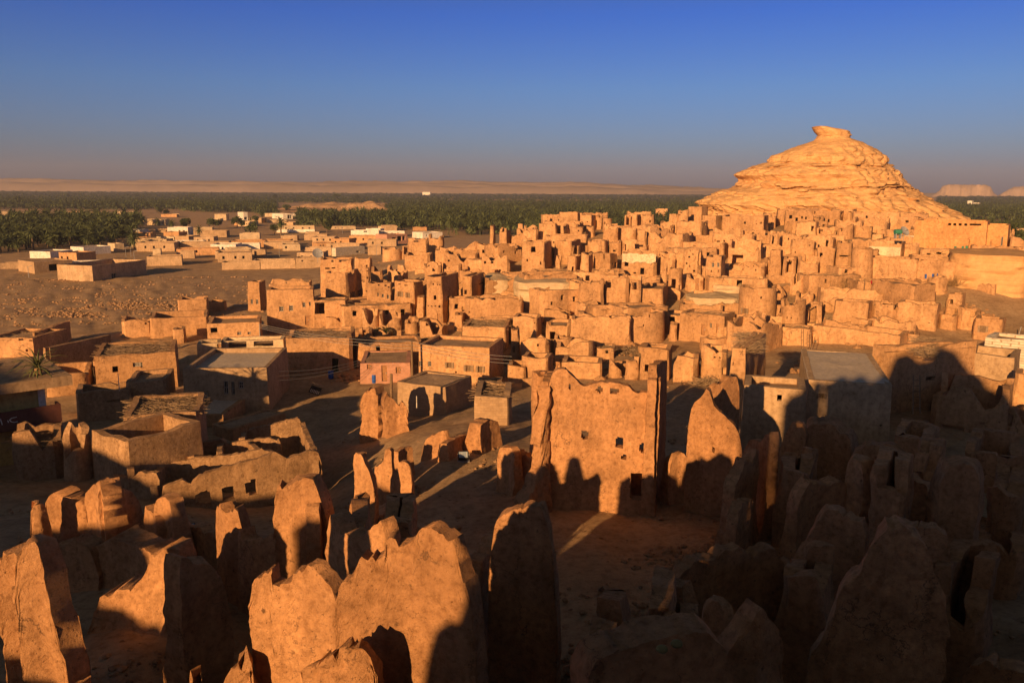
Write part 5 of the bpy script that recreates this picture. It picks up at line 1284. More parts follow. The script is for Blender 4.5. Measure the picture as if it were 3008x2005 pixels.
vh(TB, 460, 705, 705, 778, 'tan house with a satellite dish on its wall left of the white compound', c=695, mat='tan', short='dish house')
vh(TB, 698, 1005, 712, 788, 'white-walled compound of limestone blocks with a rounded left corner', c=735, mat='block', roof=None, dep=12, holes=[(935, 745, 30, 16)], short='white compound')
vh(TB, 1030, 1165, 700, 770, 'dark roofed yard right of the white compound', c=1150, mat='tan')
vh(TB, 878, 1140, 550, 612, 'cream house with an arched gate and a slanting heap of earth', c=1130, mat='white', holes=[(1005, 560, 30, 12)])
vh(TB, 1100, 1395, 590, 678, 'pinkish shed with a wide flat awning and dark bays at the grove\'s edge', c=1205, mat='pink', dep=10, holes=[(1270, 640, 40, 50), (1320, 625, 40, 44), (1360, 620, 26, 40)], short='awning shed')
vh(TB, 375, 620, 800, 888, 'tan yard wall with two small holes left of the vented house', c=610, mat='tan', roof=None, holes=[(425, 830, 16, 14), (515, 830, 26, 12)])
vh(TB, -10, 375, 822, 895, 'long tan garden wall above the rubble field', c=365, mat='tan', roof=None)
vh(TB, 650, 700, 700, 740, 'tiny mud hut behind the dish house', mat='tan')
vh(TB, 1095, 1152, 314, 342, 'small white house alone on the sand clearing in the oasis', c=1140, mat='white')
vh(TB, 1530, 1612, 198, 214, 'long white building far away beyond the oasis', c=1600, mat='white', D=2300)
vh(TD, 1832, 1882, 810, 880, 'white block tower rising from the palms right of the rock hill', c=1870, mat='white', D=1150, dep=9)
vh(TD, 1880, 1945, 828, 880, 'low white building beside the white block tower', c=1935, mat='white', D=1160)

def village_fill():
    """low earth houses that crowd the village between the ones above"""
    r_ = random.Random(31); used = set(LABELS); marks = [a for a in ALL if a[4] > 125 and len(a[3]) < 36 and a[0] < -10]; n = 0
    while n < 46:
        v = 212 + 50*r_.random()**.8; u = r_.uniform(60, 430)
        if v < 226 and u < 170: continue
        if v > 250 and (u < 40 or u > 330): continue
        P = hit(u, v); D = P.y
        if D < 150 or in_grove(u, D): continue
        near = min(math.hypot(a[0]-P.x, a[1]-P.y)-a[2] for a in ALL)
        if near < 2.5: continue
        w, dp, h = r_.uniform(5, 13), r_.uniform(5, 9), r_.uniform(1.6, 3.0)
        mk = min(marks, key=lambda a: (a[0]-P.x)**2+(a[1]-P.y)**2); dx, dy = P.x-mk[0], P.y-mk[1]
        rel = ('right of' if dx > 0 else 'left of') if abs(dx) > abs(dy)*.6 else ('behind' if dy > 0 else 'in front of')
        mt = r_.choice(['tan', 'tan', 'mud', 'cream', 'mud', 'white'])
        nm = {'tan': 'tan', 'mud': 'orange-brown', 'cream': 'cream', 'white': 'pale'}[mt]
        open_ = r_.random() < .3
        lab = next((l for l in ['%s %s %s %s the %s' % (sz, nm, 'walled yard' if open_ else 'flat-roofed house', rel, mk[3]) for sz in ('low', 'small low', 'plain low', 'squat', 'dusty low')] if l not in used), None)
        if lab is None or len(lab.split()) > 16: continue
        used.add(lab); a = r_.gauss(.15, .25); ca, sa = math.cos(a), math.sin(a); c = Vector((P.x, P.y))
        loop = [c+Vector((ca*p*w/2-sa*q*dp/2, sa*p*w/2+ca*q*dp/2)) for p, q in ((-1, -1), (1, -1), (1, 1), (-1, 1))]
        zb = min(ground(p.x, p.y) for p in loop)-.3; _seed[0] += 1; H = []
        if not open_:
            for q in range(r_.randint(1, 3)): sc = w*(.2+.28*q)+r_.uniform(-.4, .4); z0 = P.z+h*.35; H.append((sc-.3, sc+.3, z0, z0+min(.8, h*.4)))
        V, F = shell(loop, True, lambda s_, p: P.z+h-.25*abs(nz(Vector((p.x*.5, p.y*.5, n)))), zb, .35, H, 1.2, .8, .06, .5, .01, _seed[0])
        root = empty('village_house', P, lab, 'house' if not open_ else 'walled yard'); mesh('wall', V, F, mt, root)
        if not open_:
            mb = MB(); ctr = Vector((c.x, c.y, P.z+h-.45)); mb.box(ctr, Vector((ca, sa, 0))*(w/2-.2), Vector((-sa, ca, 0))*(dp/2-.2), Vector((0, 0, .1))); mb.put('roof', 'roof', root)
        ALL.append((P.x, P.y, max(w, dp)/1.7, lab, D)); n += 1
village_fill()
# ------------------------------------------------------------------ broken walls of the foreground
WALL(TJ, (-60, 15.6), (452, 14.9), [(-60, 960), (0, 955), (30, 940), (58, 935), (66, 1030), (100, 1050), (160, 1045), (175, 1000), (200, 945), (240, 925), (285, 915), (320, 975), (375, 1015), (430, 1050), (452, 1075)],
     'sunlit broken wall with a rounded peak and a stump at its left, bottom centre', step=.055, thick=.5, fine=(.03, 5), rough=.13, amp=.10)
WALL(TJ, (405, 14.4), (1255, 13.6), [(405, 1130), (440, 1085), (470, 1050), (495, 1000), (540, 970), (570, 885), (600, 868), (640, 880), (660, 895), (715, 860), (722, 790), (745, 772), (765, 800), (775, 860), (850, 800), (885, 760), (915, 715), (960, 715), (1010, 740), (1060, 765), (1110, 800), (1130, 870), (1150, 950), (1180, 1010), (1205, 1080), (1225, 1180), (1250, 1240), (1255, 1340)],
     'tall sunlit slab of pitted mud wall with a shadow across its lower right, bottom centre', step=.05, thick=.55, fine=(.03, 5), rough=.13, amp=.11, bend=.2)
WALL(TJ, (200, 13.5), (700, 13.2), [(200, 1640), (260, 1540), (330, 1480), (420, 1410), (520, 1370), (600, 1360), (650, 1400), (700, 1560)], 'low crumbled spur of dark mud leaning against the tall sunlit slab', step=.06, thick=.5, rough=.2, fine=(.07, 5), amp=.16)
WALL(TT, (1122, 20.5), (1286, 20.0), [(1122, 1290), (1130, 1215), (1150, 1185), (1180, 1168), (1215, 1162), (1245, 1168), (1258, 1230), (1268, 1300), (1280, 1420), (1286, 1560)], 'dark slab of mud wall with a sunlit rim right of the tall pitted slab', step=.07, thick=.5, bend=.05, rough=.1)
# the tall holed wall with its side walls
WALL(TK, (285, 37.2), (1140, 36.6), [(285, 330), (300, 270), (318, 235), (350, 222), (390, 215), (415, 225), (450, 262), (490, 300), (520, 335), (560, 356), (575, 345), (640, 332), (700, 324), (780, 322), (840, 336), (890, 352), (920, 372), (940, 398), (1000, 408), (1050, 402), (1075, 388), (1100, 372), (1118, 330), (1140, 290)],
     'tall sunlit mud wall pierced by round holes and a dark doorway, centre of the picture', step=.085, thick=.6, holes=[(668, 382, 62, 50), (785, 390, 72, 56), (445, 352, 26, 44), (560, 722, 58, 76), (823, 787, 60, 86, 2), (1010, 825, 72, 82), (858, 897, 50, 50), (978, 1120, 150, 220, 2)], amp=.07, rough=.07, bend=.05, taper=.25, flare=.15)
B(TK, 880, 1100, 985, 1225, 'low roofed room behind the doorway of the tall holed wall', D=38.4, dep=3.2, er=.05, roof=.05, mat='near', parapet=.05)
WALL(TK, (296, 37.3), (330, 41.5), [(296, 300), (310, 270), (330, 250)], 'short return wall running back from the holed wall\'s left corner', step=.15, thick=.5)
WALL(TK, (1128, 36.3), (1208, 41.5), [(1128, 300), (1140, 280), (1150, 205), (1185, 165), (1208, 160)], 'slender leaning side wall standing up at the right end of the tall holed wall', step=.13, thick=.55, rough=.1)
WALL(TK, (236, 36.6), (308, 37.4), [(236, 660), (250, 560), (262, 470), (290, 330), (308, 290)], 'lumpy eroded buttress at the left end of the tall holed wall', flare=.25, step=.12, thick=.9, rough=.2, amp=.28, fine=(.08, 2.5))
WALL(TK, (120, 35.8), (300, 36.6), [(120, 1180), (160, 1120), (210, 1060), (240, 1010), (270, 960), (300, 930)], 'crumbled foot of rubble at the left base of the tall holed wall', step=.12, thick=1.0, rough=.3, amp=.25)
B(TK, 122, 335, 255, 800, 'smooth rounded mud turret with an open top behind the tall holed wall', rnd_=True, er=.25, D=42, step=.35, mat='near', name='mud_tower', cat='tower', dep=.8, amp=.1)
WALL(TK, (-10, 41.0), (262, 40.0), [(-10, 830), (60, 850), (140, 880), (200, 900), (262, 915)], 'low sunlit stub of wall on the open ground left of the tall holed wall', step=.12, thick=.6, rough=.15)
# right-hand pair
WALL(TK, (1360, 37.5), (1800, 36.5), [(1360, 600), (1368, 520), (1400, 470), (1440, 438), (1465, 415), (1475, 370), (1500, 366), (1520, 410), (1540, 470), (1575, 520), (1620, 560), (1680, 615), (1740, 700), (1760, 740), (1800, 770)],
     'mud wall with a small finger-like peak, upper half lit and lower half in shadow, right of the holed wall', step=.13, thick=.6, rough=.1, holes=[(1545, 830, 22, 30)])
WALL(TK, (1500, 40.0), (1765, 41.2), [(1500, 420), (1540, 375), (1580, 340), (1615, 318), (1650, 290), (1690, 268), (1725, 272), (1745, 320), (1765, 420)], 'pointed mud wall standing behind the finger-peaked one', step=.14, thick=.55, rough=.1)
WALL(TK, (1770, 35.5), (1975, 33.5), [(1770, 790), (1800, 760), (1840, 765), (1880, 768), (1900, 730), (1930, 712), (1960, 695), (1975, 740)], 'low jagged wall with a sunlit tip right of the finger-peaked one', step=.12, thick=.6, rough=.18)
WALL(TK, (1725, 31.5), (1900, 33.5), [(1725, 1130), (1760, 1060), (1800, 1000), (1850, 930), (1900, 840)], 'steep crumbled mud rib running up toward the sunlit tip on the right', step=.12, thick=.7, rough=.25, amp=.2)
WALL(TK, (1205, 38.2), (1385, 38.8), [(1205, 1010), (1225, 930), (1280, 880), (1330, 870), (1385, 960)], 'rounded dark mud wall in the gap between the holed wall and the finger-peaked wall', step=.14, thick=.6)
# left foreground
WALL(TI, (-60, 14.3), (84, 14.2), [(-60, 790), (0, 780), (40, 760), (62, 748), (74, 800), (80, 940)], 'left half of the split sunlit wall in the bottom left corner', step=.05, thick=.5, fine=(.025, 5), rough=.1)
WALL(TI, (70, 13.5), (335, 13.4), [(70, 880), (82, 745), (110, 718), (150, 708), (185, 716), (198, 790), (212, 880), (240, 930), (262, 985), (290, 1060), (305, 1110), (345, 1180), (372, 1240), (385, 1350), (392, 1500)],
     'right half of the split wall in the bottom left corner, its ragged edge falling to the right', flare=0, step=.05, thick=.6, fine=(.028, 5), rough=.14, amp=.12)
WALL(TI, (186, 30.5), (330, 31.0), [(186, 690), (200, 600), (196, 480), (200, 430), (230, 405), (290, 392), (330, 400)], 'narrow sunlit mud pier at the left end of the hollowed ruin', step=.1, thick=.9, rough=.1, amp=.15)
WALL(TI, (300, 32.5), (560, 32.0), [(300, 385), (325, 342), (370, 328), (430, 350), (480, 372), (525, 385), (545, 350), (560, 330)], 'thick lumpy back wall of the hollowed ruin, pocked with holes', step=.1, thick=1.3, rough=.14, amp=.25, fine=(.07, 2.4))
WALL(TI, (530, 32.0), (660, 31.0), [(530, 385), (545, 330), (570, 300), (610, 272), (640, 252), (660, 262)], 'sunlit block at the right end of the hollowed ruin', step=.1, thick=1.0, rough=.12, amp=.15)
WALL(TI, (640, 31.0), (950, 32.5), [(640, 262), (700, 250), (750, 255), (780, 300), (830, 310), (880, 340), (910, 380), (950, 420)], 'dark weathered mud wall in shadow right of the hollowed ruin', step=.12, thick=.7, rough=.15, amp=.15)
WALL(TI, (990, 30.5), (1120, 30.0), [(990, 440), (1005, 390), (1030, 362), (1055, 352), (1090, 378), (1110, 410), (1120, 470)], 'short rounded mud post with a sunlit head left of the black hollow', step=.09, thick=.8, rough=.1, name='mud_pillar')
WALL(TI, (1396, 27.5), (1568, 26.6), [(1396, 425), (1420, 400), (1445, 388), (1465, 410), (1490, 455), (1520, 435), (1545, 440), (1568, 470)], 'tooth-topped mud stub with a sunlit triangular face', step=.09, thick=.6, rough=.12)
WALL(TJ, (84, 25.2), (396, 25.0), [(84, 470), (96, 432), (112, 428), (130, 462), (160, 455), (185, 448), (215, 420), (250, 410), (285, 406), (322, 418), (340, 460), (360, 480), (385, 560), (396, 600)], 'square-topped mud wall with its upper third in sun and the rest in shadow', step=.09, thick=.8, rough=.12, amp=.14, fine=(.05, 3))
WALL(TJ, (372, 24.6), (470, 26.5), [(372, 560), (410, 575), (450, 600), (470, 640)], 'dark side wall behind the square-topped mud wall', step=.12, thick=.6, rough=.15)
WALL(TI, (540, 24.2), (1190, 23.6), [(540, 1400), (600, 1300), (640, 1240), (655, 1090), (640, 1040), (670, 990), (700, 985), (740, 1015), (790, 985), (850, 955), (885, 880), (915, 800), (960, 755), (1010, 735), (1060, 728), (1110, 705), (1150, 725), (1190, 800)], 'long low winding remnant of wall catching the sun, left foreground', step=.09, thick=1.3, rough=.16, amp=.22, fine=(.07, 2.6), flare=.8)
WALL(TI, (1170, 20.0), (1480, 21.0), [(1170, 800), (1240, 770), (1300, 800), (1360, 790), (1420, 850), (1480, 900)], 'dark broken wall running right from the winding remnant', step=.1, thick=.9, rough=.2, amp=.2)
WALL(TI, (930, 31.8), (1010, 30.2), [(930, 420), (960, 455), (1010, 470)], 'short dark wall joining the hollowed ruin to the sunlit-headed post', step=.12, thick=.8, rough=.12)
WALL(TI, (1100, 31.5), (1420, 30.0), [(1100, 520), (1180, 560), (1240, 545), (1320, 575), (1420, 600)], 'low dark back wall of the black hollow', step=.12, thick=.8, rough=.2)
WALL(TI, (1540, 26.4), (1800, 25.4), [(1540, 520), (1580, 620), (1650, 660), (1720, 640), (1800, 600)], 'sagging dark wall between the toothed stub and the square-topped wall', step=.1, thick=.8, rough=.15)
WALL(TI, (190, 28.0), (620, 27.0), [(190, 800), (260, 720), (330, 690), (420, 640), (520, 650), (620, 720)], 'broad dark wall face below the lumpy crest of the hollowed ruin', step=.1, thick=1.0, rough=.2, amp=.2)
WALL(TI, (600, 27.5), (1000, 26.0), [(600, 700), (700, 640), (800, 670), (900, 710), (1000, 750)], 'sloping dark bank of earth in front of the hollowed ruin', step=.11, thick=1.6, rough=.2, amp=.25)
WALL(TI, (-80, 19.0), (240, 18.0), [(-80, 760), (0, 740), (60, 720), (110, 740), (160, 800), (240, 900)], 'dark wall behind the split corner wall at the left edge', step=.1, thick=.8, rough=.2, amp=.2)
WALL(TJ, (388, 23.5), (720, 21.5), [(388, 600), (440, 640), (480, 700), (560, 720), (640, 700), (720, 640)], 'long dark wall between the square-topped wall and the tall pitted slab', step=.1, thick=.8, rough=.18, amp=.2)
WALL(TJ, (700, 30.0), (1010, 29.0), [(700, 640), (735, 625), (760, 690), (850, 690), (930, 720), (1010, 740)], 'low dark ledge of wall at the near edge of the open ground', step=.12, thick=.9, rough=.14, amp=.15)
WALL(TJ, (1180, 19.0), (1420, 22.0), [(1180, 1150), (1230, 1080), (1280, 1040), (1330, 900), (1380, 800), (1420, 700)], 'dark wall climbing from the tall pitted slab to the dark slab', step=.09, thick=.7, rough=.16, amp=.16)
WALL(TI, (1210, 15.0), (1275, 15.1), [(1210, 1520), (1225, 1460), (1245, 1430), (1262, 1460), (1275, 1520)], 'small sunlit spike of mud at the bottom edge left of the broken wall', step=.04, thick=.3, rough=.1, name='mud_spike')
WALL(TI, (1430, 15.3), (1680, 15.2), [(1430, 1570), (1500, 1470), (1530, 1350), (1560, 1335), (1600, 1400), (1640, 1390), (1680, 1480)], 'lumpy rubble stump at the foot of the broken wall\'s left end', step=.06, thick=.7, rough=.4, amp=.2, fine=(.06, 4))
WALL(TI, (800, 28.0), (965, 29.0), [(800, 690), (850, 650), (900, 610), (950, 582), (965, 590)], 'slanting low wall with a sunlit ridge in the left hollow', step=.1, thick=.6, rough=.15)
# stubs on the open ground in the middle
WALL(TJ, (553, 38.5), (668, 38.0), [(553, 270), (560, 252), (580, 250), (610, 262), (630, 300), (650, 350), (668, 385)], 'leaning triangular mud stub beside a floodlight on the open ground', step=.1, thick=.6, rough=.08)
WALL(TJ, (675, 42.0), (772, 41.5), [(675, 335), (715, 315), (735, 290), (740, 232), (765, 230), (772, 250)], 'L-shaped mud stub with an upright finger, right of the leaning triangular one', step=.1, thick=.5, rough=.06)
WALL(TJ, (765, 40.5), (885, 40.0), [(765, 365), (800, 340), (815, 300), (845, 295), (880, 305), (885, 330)], 'low curved mud stub right of the L-shaped one', step=.1, thick=.5, rough=.08)
WALL(TJ, (815, 44.0), (900, 45.0), [(815, 245), (850, 230), (895, 215), (900, 230)], 'small low block of mud wall behind the low curved stub', step=.1, thick=.4, rough=.06)
WALL(TJ, (950, 47.0), (1095, 46.5), [(950, 190), (985, 160), (1020, 148), (1060, 128), (1080, 130), (1095, 190)], 'arched remnant of mud wall at the far side of the open ground', step=.1, thick=.5, rough=.1)
WALL(TJ, (1095, 45.5), (1250, 49.0), [(1095, 200), (1150, 175), (1200, 150), (1250, 136)], 'thin low wall line catching light beside the arched remnant', step=.12, thick=.5, rough=.06)
WALL(TJ, (1285, 47.0), (1400, 49.0), [(1285, 110), (1300, 90), (1340, 66), (1400, 70)], 'rounded mud terrace edge below the dark stone hut', step=.12, thick=1.2, rough=.08)
WALL(TJ, (1380, 40.5), (1480, 39.6), [(1380, 240), (1400, 222), (1440, 225), (1480, 240)], 'short sunlit wall at the upper right of the open ground', step=.1, thick=.6, rough=.08)
WALL(TF, (945, 58.5), (1125, 58.0), [(945, 1110), (960, 1085), (1000, 1078), (1060, 1095), (1100, 1110), (1125, 1160)], 'heap-like mud stump under the leaning wooden post', step=.14, thick=1.4, rough=.35, amp=.3)
WALL(TF, (1185, 57.0), (1400, 57.5), [(1185, 1130), (1210, 1090), (1250, 1150), (1300, 1215), (1360, 1210), (1400, 1240)], 'crumbled wall foot right of the leaning wooden post', step=.14, thick=.9, rough=.3, amp=.25)
# dark ruins, right foreground
WALL(TL, (255, 29.0), (600, 30.0), [(255, 1190), (290, 1150), (350, 1110), (420, 1100), (500, 1110), (550, 1090), (600, 1040)], 'wide eroded mud wall with a ragged slope in the dark right foreground', step=.11, thick=.8, rough=.2, amp=.2)
WALL(TL, (585, 30.2), (735, 29.6), [(585, 1060), (600, 960), (620, 915), (650, 912), (680, 930), (700, 940), (720, 960), (735, 1050)], 'tall ridged mud fin in the dark right foreground', step=.1, thick=.9, rough=.12, amp=.15)
WALL(TL, (700, 33.0), (1260, 30.5), [(700, 970), (760, 935), (850, 930), (930, 945), (1000, 980), (1060, 1030), (1150, 1080), (1260, 1110)], 'long sagging mud wall behind the ridged fin', step=.13, thick=.7, rough=.12)
WALL(TL, (640, 38.5), (1120, 37.0), [(640, 830), (700, 830), (800, 815), (900, 800), (960, 830), (1040, 880), (1120, 980)], 'low sloping mud bank below the large flat-roofed house', step=.15, thick=1.2, rough=.2, amp=.25)
WALL(TL, (290, 42.0), (660, 41.0), [(290, 680), (320, 640), (400, 632), (480, 650), (560, 690), (620, 740), (660, 780)], 'rounded red-brown mud mound below the grey annex', step=.15, thick=2.2, rough=.12, amp=.2)
WALL(TL, (100, 42.5), (300, 41.5), [(100, 780), (150, 690), (190, 640), (240, 625), (300, 650)], 'ragged mud wall left of the red-brown mound', step=.13, thick=.6, rough=.15)
B(TL, 235, 380, 830, 1060, 'dim round mud bin beside the small floodlight on the right', rnd_=True, er=.1, D=36, step=.3, mat='near', name='mud_bin', cat='mud bin')
WALL(TL, (1345, 27.5), (1648, 27.0), [(1345, 1020), (1370, 980), (1400, 958), (1450, 965), (1490, 945), (1540, 968), (1590, 985), (1648, 990)], 'massive square mud pier in the dark right foreground', step=.1, thick=1.4, rough=.1, amp=.16)
WALL(TL, (900, 24.0), (1440, 23.0), [(900, 1440), (960, 1405), (1040, 1410), (1150, 1420), (1250, 1440), (1340, 1470), (1440, 1560)], 'low shadowed mud wall in front of the square pier', step=.1, thick=.7, rough=.15)
WALL(TM, (1420, 18.5), (2060, 17.5), [(1420, 620), (1470, 450), (1520, 300), (1600, 240), (1680, 130), (1720, 65), (1790, 62), (1850, 95), (1910, 150), (1945, 285), (2000, 400), (2050, 500), (2060, 620)], 'big steep slab of shadowed mud wall at the lower right', step=.085, thick=.9, rough=.14, amp=.2, fine=(.05, 3))
WALL(TM, (360, 11.2), (1050, 11.8), [(360, 790), (400, 715), (500, 680), (600, 650), (680, 615), (760, 600), (850, 592), (930, 590), (985, 640), (1030, 740), (1050, 790)], 'rounded mud wall top with two round yellow fruits on it, bottom right', step=.06, thick=.9, rough=.06, amp=.12)
WALL(TM, (985, 13.0), (1290, 13.6), [(985, 700), (1020, 640), (1060, 560), (1100, 500), (1150, 470), (1210, 500), (1240, 600), (1270, 640), (1290, 760)], 'jagged shadowed mud rib beside the wall with yellow fruits', step=.07, thick=.7, rough=.25, amp=.2)
WALL(TM, (870, 18.0), (1000, 17.6), [(870, 460), (885, 420), (920, 420), (960, 455), (1000, 480)], 'small shadowed mud fin in the lower right', step=.08, thick=.4, rough=.1)
WALL(TM, (760, 22.0), (1330, 23.5), [(760, 290), (830, 260), (900, 230), (960, 205), (1050, 200), (1130, 205), (1210, 190), (1270, 260), (1330, 240)], 'ruined room of low shadowed walls in the lower middle', step=.11, thick=.7, rough=.2, amp=.18)
WALL(TM, (1040, 29.0), (1120, 31.0), [(1040, 20), (1060, -30), (1100, -60), (1120, -40)], 'upright shadowed rib at the right end of the dark open ground', step=.1, thick=.6, rough=.15, amp=.15)
WALL(TM, (1330, 25.0), (1640, 24.0), [(1330, 240), (1360, 120), (1400, 40), (1450, 0), (1540, 20), (1640, 80)], 'broad pitted mud wall above the big steep slab', step=.1, thick=.8, rough=.2, amp=.2)
WALL(TM, (2060, 20.0), (2420, 19.0), [(2060, 740), (2120, 700), (2200, 690), (2280, 720), (2420, 760)], 'low dark rim of wall in the bottom right corner', step=.1, thick=.8, rough=.2)
for i, (x, y) in enumerate([(690, 632), (757, 608)]):
    u, v = TM(x, y); P = at_depth(u, v, 11.25 + .1*i); mb = MB()
    import bmesh
    bm = bmesh.new(); bmesh.ops.create_icosphere(bm, subdivisions=3, radius=.075); 
    V = [Vector((q.co.x*1.25, q.co.y, q.co.z*.85))*(1+.06*nz(q.co*20)) + P for q in bm.verts]; F = [[q.index for q in f.verts] for f in bm.faces]; bm.free()
    M.setdefault('fruit', simple('yellow_fruit', (0.20, 0.17, 0.07), bump=0))
    tag(mesh('yellow_gourd', V, F, 'fruit', None, P), ['left, lower one of two yellow gourds lying on the rounded wall top', 'right, higher one of two yellow gourds lying on the rounded wall top'][i], 'gourd')


# the tangle of half-fallen rooms in the shade
N_ = dict(mat='near', step=.3, thick=.5, amp=.16)
for (t, xl, xr, yt, yb, D, dep, er, lab) in [
    (TL, 40, 330, 1010, 1300, 32, 4, .8, 'ruined room with a sloping broken side left of the ridged fin'),
    (TL, 760, 1120, 1010, 1250, 27.5, 3.5, .7, 'sunken shadowed room in front of the long sagging wall'),
    (TL, 1100, 1330, 900, 1180, 34, 4, .8, 'broken shadowed room between the sagging wall and the square pier'),
    (TL, 1640, 1960, 1150, 1500, 29, 5, .9, 'long ruined room falling away at the far right of the dark foreground'),
    (TL, 1500, 1960, 870, 1040, 40, 5, .7, 'low dark yard wall below the round-opening house'),
    (TL, 960, 1300, 760, 900, 42, 4, .6, 'heaped dark ruin at the foot of the caved-roof house'),
    (TM, 1180, 1480, 330, 640, 20.5, 3, .8, 'jagged dark room left of the big steep slab'),
    (TM, 560, 860, 480, 640, 18.0, 2.6, .7, 'low rubble-filled room in the dark lower middle'),
    (TM, 300, 560, 560, 760, 15.2, 2.4, .8, 'crumbled dark wall corner right of the dark slab\'s foot'),
    (TM, 1900, 2200, 330, 640, 21.5, 3.4, .9, 'slumped dark room right of the big steep slab'),
    (TM, 2080, 2353, 180, 420, 27, 4, .8, 'broken wall corner near the lower right edge'),
    (TJ, 440, 700, 690, 900, 23, 3.5, .7, 'dark roofless room behind the tall pitted slab'),
    (TJ, 690, 940, 640, 760, 27, 3, .6, 'low shadowed wall corner beyond the tall pitted slab')]:
    B(t, xl, xr, yt, yb, lab, D=D, dep=dep, er=er*.48, **N_)
# ------------------------------------------------------------------ fortress ruins on the viewer's hill, unseen and added, crests shaped to cast the foreground shadows
def shadow_rampart(prof, y, label, thick=.7):
    """prof: (x, top height) along a wall standing at world y behind the viewer"""
    xs, zs = [p[0] for p in prof], [p[1] for p in prof]; _seed[0] += 1; sd_ = _seed[0]
    loop = [(x, y - .3 - thick + .15*math.sin(x*.3+sd_)) for x in np.arange(xs[0], xs[-1]+.01, .5)]
    zb = min(ground(x, y) for x in (xs[0], xs[-1])) - 1.0
    def topf(s, p): return max(float(np.interp(p.x, xs, zs)) + .12*fbm(Vector((p.x*1.2, sd_, 0)), 3), zb+.4)
    V, F = shell(loop, False, topf, zb, thick, (), .2, .5, .06, .7, .0, sd_)
    tag(mesh('shadow_caster_wall', V, F, 'near', None, (loop[0][0], y, zb), True, 60), label, 'fortress wall')
shadow_rampart([(-76, 25.0), (-72, 25.4), (-64.6, 24.4), (-63.4, 20.4), (-56, 19.4), (-52, 18.6), (-48, 17.2), (-45, 16.6), (-40, 17.0), (-36, 17.4), (-33.5, 18.0), (-31.4, 17.4), (-30.6, 16.0), (-29, 15.4), (-27.9, 15.2)], -9.0, 'long unseen fortress wall behind the viewpoint, shaped to cast shadow, its left stretch')
shadow_rampart([(-24.9, 18.2), (-24.3, 18.7), (-23.3, 18.6), (-22.9, 17.3), (-21, 17.3), (-20, 17.0), (-19.4, 16.6), (-18.8, 16.2), (-17.2, 16.2), (-15, 16.5), (-13.8, 16.5), (-13.5, 18.0), (-13.0, 18.4), (-12.75, 18.2), (-12.6, 22.6), (-12.2, 23.2), (-11.6, 23.4), (-11.2, 24.3), (-10.6, 24.5)], -9.0, 'unseen fortress wall with a small turret behind the viewpoint, shaped to cast shadow, right of a gap')
shadow_rampart([(-10.6, 24.4), (-10.2, 24.3), (-9.6, 24.9), (-9.0, 24.3), (-8.3, 24.9), (-7.4, 24.2), (-6.8, 24.9), (-6.3, 26.6), (-5.2, 26.9), (-4.6, 26.2), (-3.4, 26.4), (-2.9, 27.4), (-1.9, 27.3), (-1.4, 26.6), (-0.6, 25.7), (0.2, 25.1), (0.7, 24.3), (1.5, 23.9), (2.0, 23.0), (3.2, 22.8), (4.2, 22.1), (7, 22.2), (14, 21.2), (26, 20), (40, 18)], -9.3, 'highest unseen fortress wall close behind the viewpoint, shaped to cast shadow', .8)
# ------------------------------------------------------------------ small things
def floodlight(u, v, label, w=.5, yaw=0.0, D=None, tilt=.5):
    P = hit(u, v) if D is None else at_depth(u, v, D)
    d = Vector((P.x, P.y, 0)).normalized(); root = empty('floodlight', P, label, 'floodlight', 'floodlights among the ruins'); root['_o'] = list(P)
    f = Matrix.Rotation(yaw, 4, 'Z') @ (-d); f = f.to_3d() if hasattr(f, 'to_3d') else f; X = Vector((-f.y, f.x, 0)); N = (f*math.cos(tilt+.5) + Vector((0, 0, 1))*math.sin(tilt+.5)).normalized(); U = N.cross(X).normalized()
    if U.z < 0: U = -U
    C = P + Vector((0, 0, .42))
    mb = MB(); mb.box(C-N*.09, X*w*.5, U*w*.42, N*.09); mb.box(C-N*.24, X*w*.32, U*w*.25, N*.08)
    for k in range(5): mb.box(C-N*.34+X*w*(k-2)*.11, X*.012, U*w*.22, N*.05)
    h = mb.put('housing', 'black', root)
    g = MB(); g.box(C+N*.008, X*w*.43, U*w*.35, N*.008); gl = g.put('lens', 'glass', h)
    l = MB()
    for k in range(3): l.box(C+N*.02+X*(-w*.22)+U*(w*(.12-.12*k)), X*w*.12, U*.018, N*.004)
    l.box(C+N*.02+X*w*.3, X*.012, U*w*.3, N*.004); l.put('reflector_strip', 'letter', h)
    s = MB()
    for sx in (-1, 1): s.box(P+X*sx*(w*.5+.03)+Vector((0, 0, .22)), X*.012, N*.04, Vector((0, 0, .24)))
    s.box(P+Vector((0, 0, .02)), X*(w*.5+.05), f*.14, Vector((0, 0, .02))); s.put('bracket', 'steel', root)
floodlight(*TK(488, 1248), 'floodlight with a bluish lens at the foot of the tall holed wall', .62, -.1)
floodlight(*TJ(740, 405), 'floodlight right of the leaning triangular mud stub', .62, .1)
floodlight(*TJ(1187, 300), 'floodlight alone on the open ground between the arched remnant and the holed wall', .62)
floodlight(*TJ(1312, 185), 'floodlight fixed by the rounded terrace edge', .62, .1)
floodlight(*TL(155, 915), 'floodlight in the shade beside the round mud bin', .5)
floodlight(*TI(368, 840), 'floodlight in the dark hollow behind the split corner wall', .5, .4)
floodlight(*TI(1245, 600), 'floodlight in the black hollow right of the sunlit-headed post', .5)

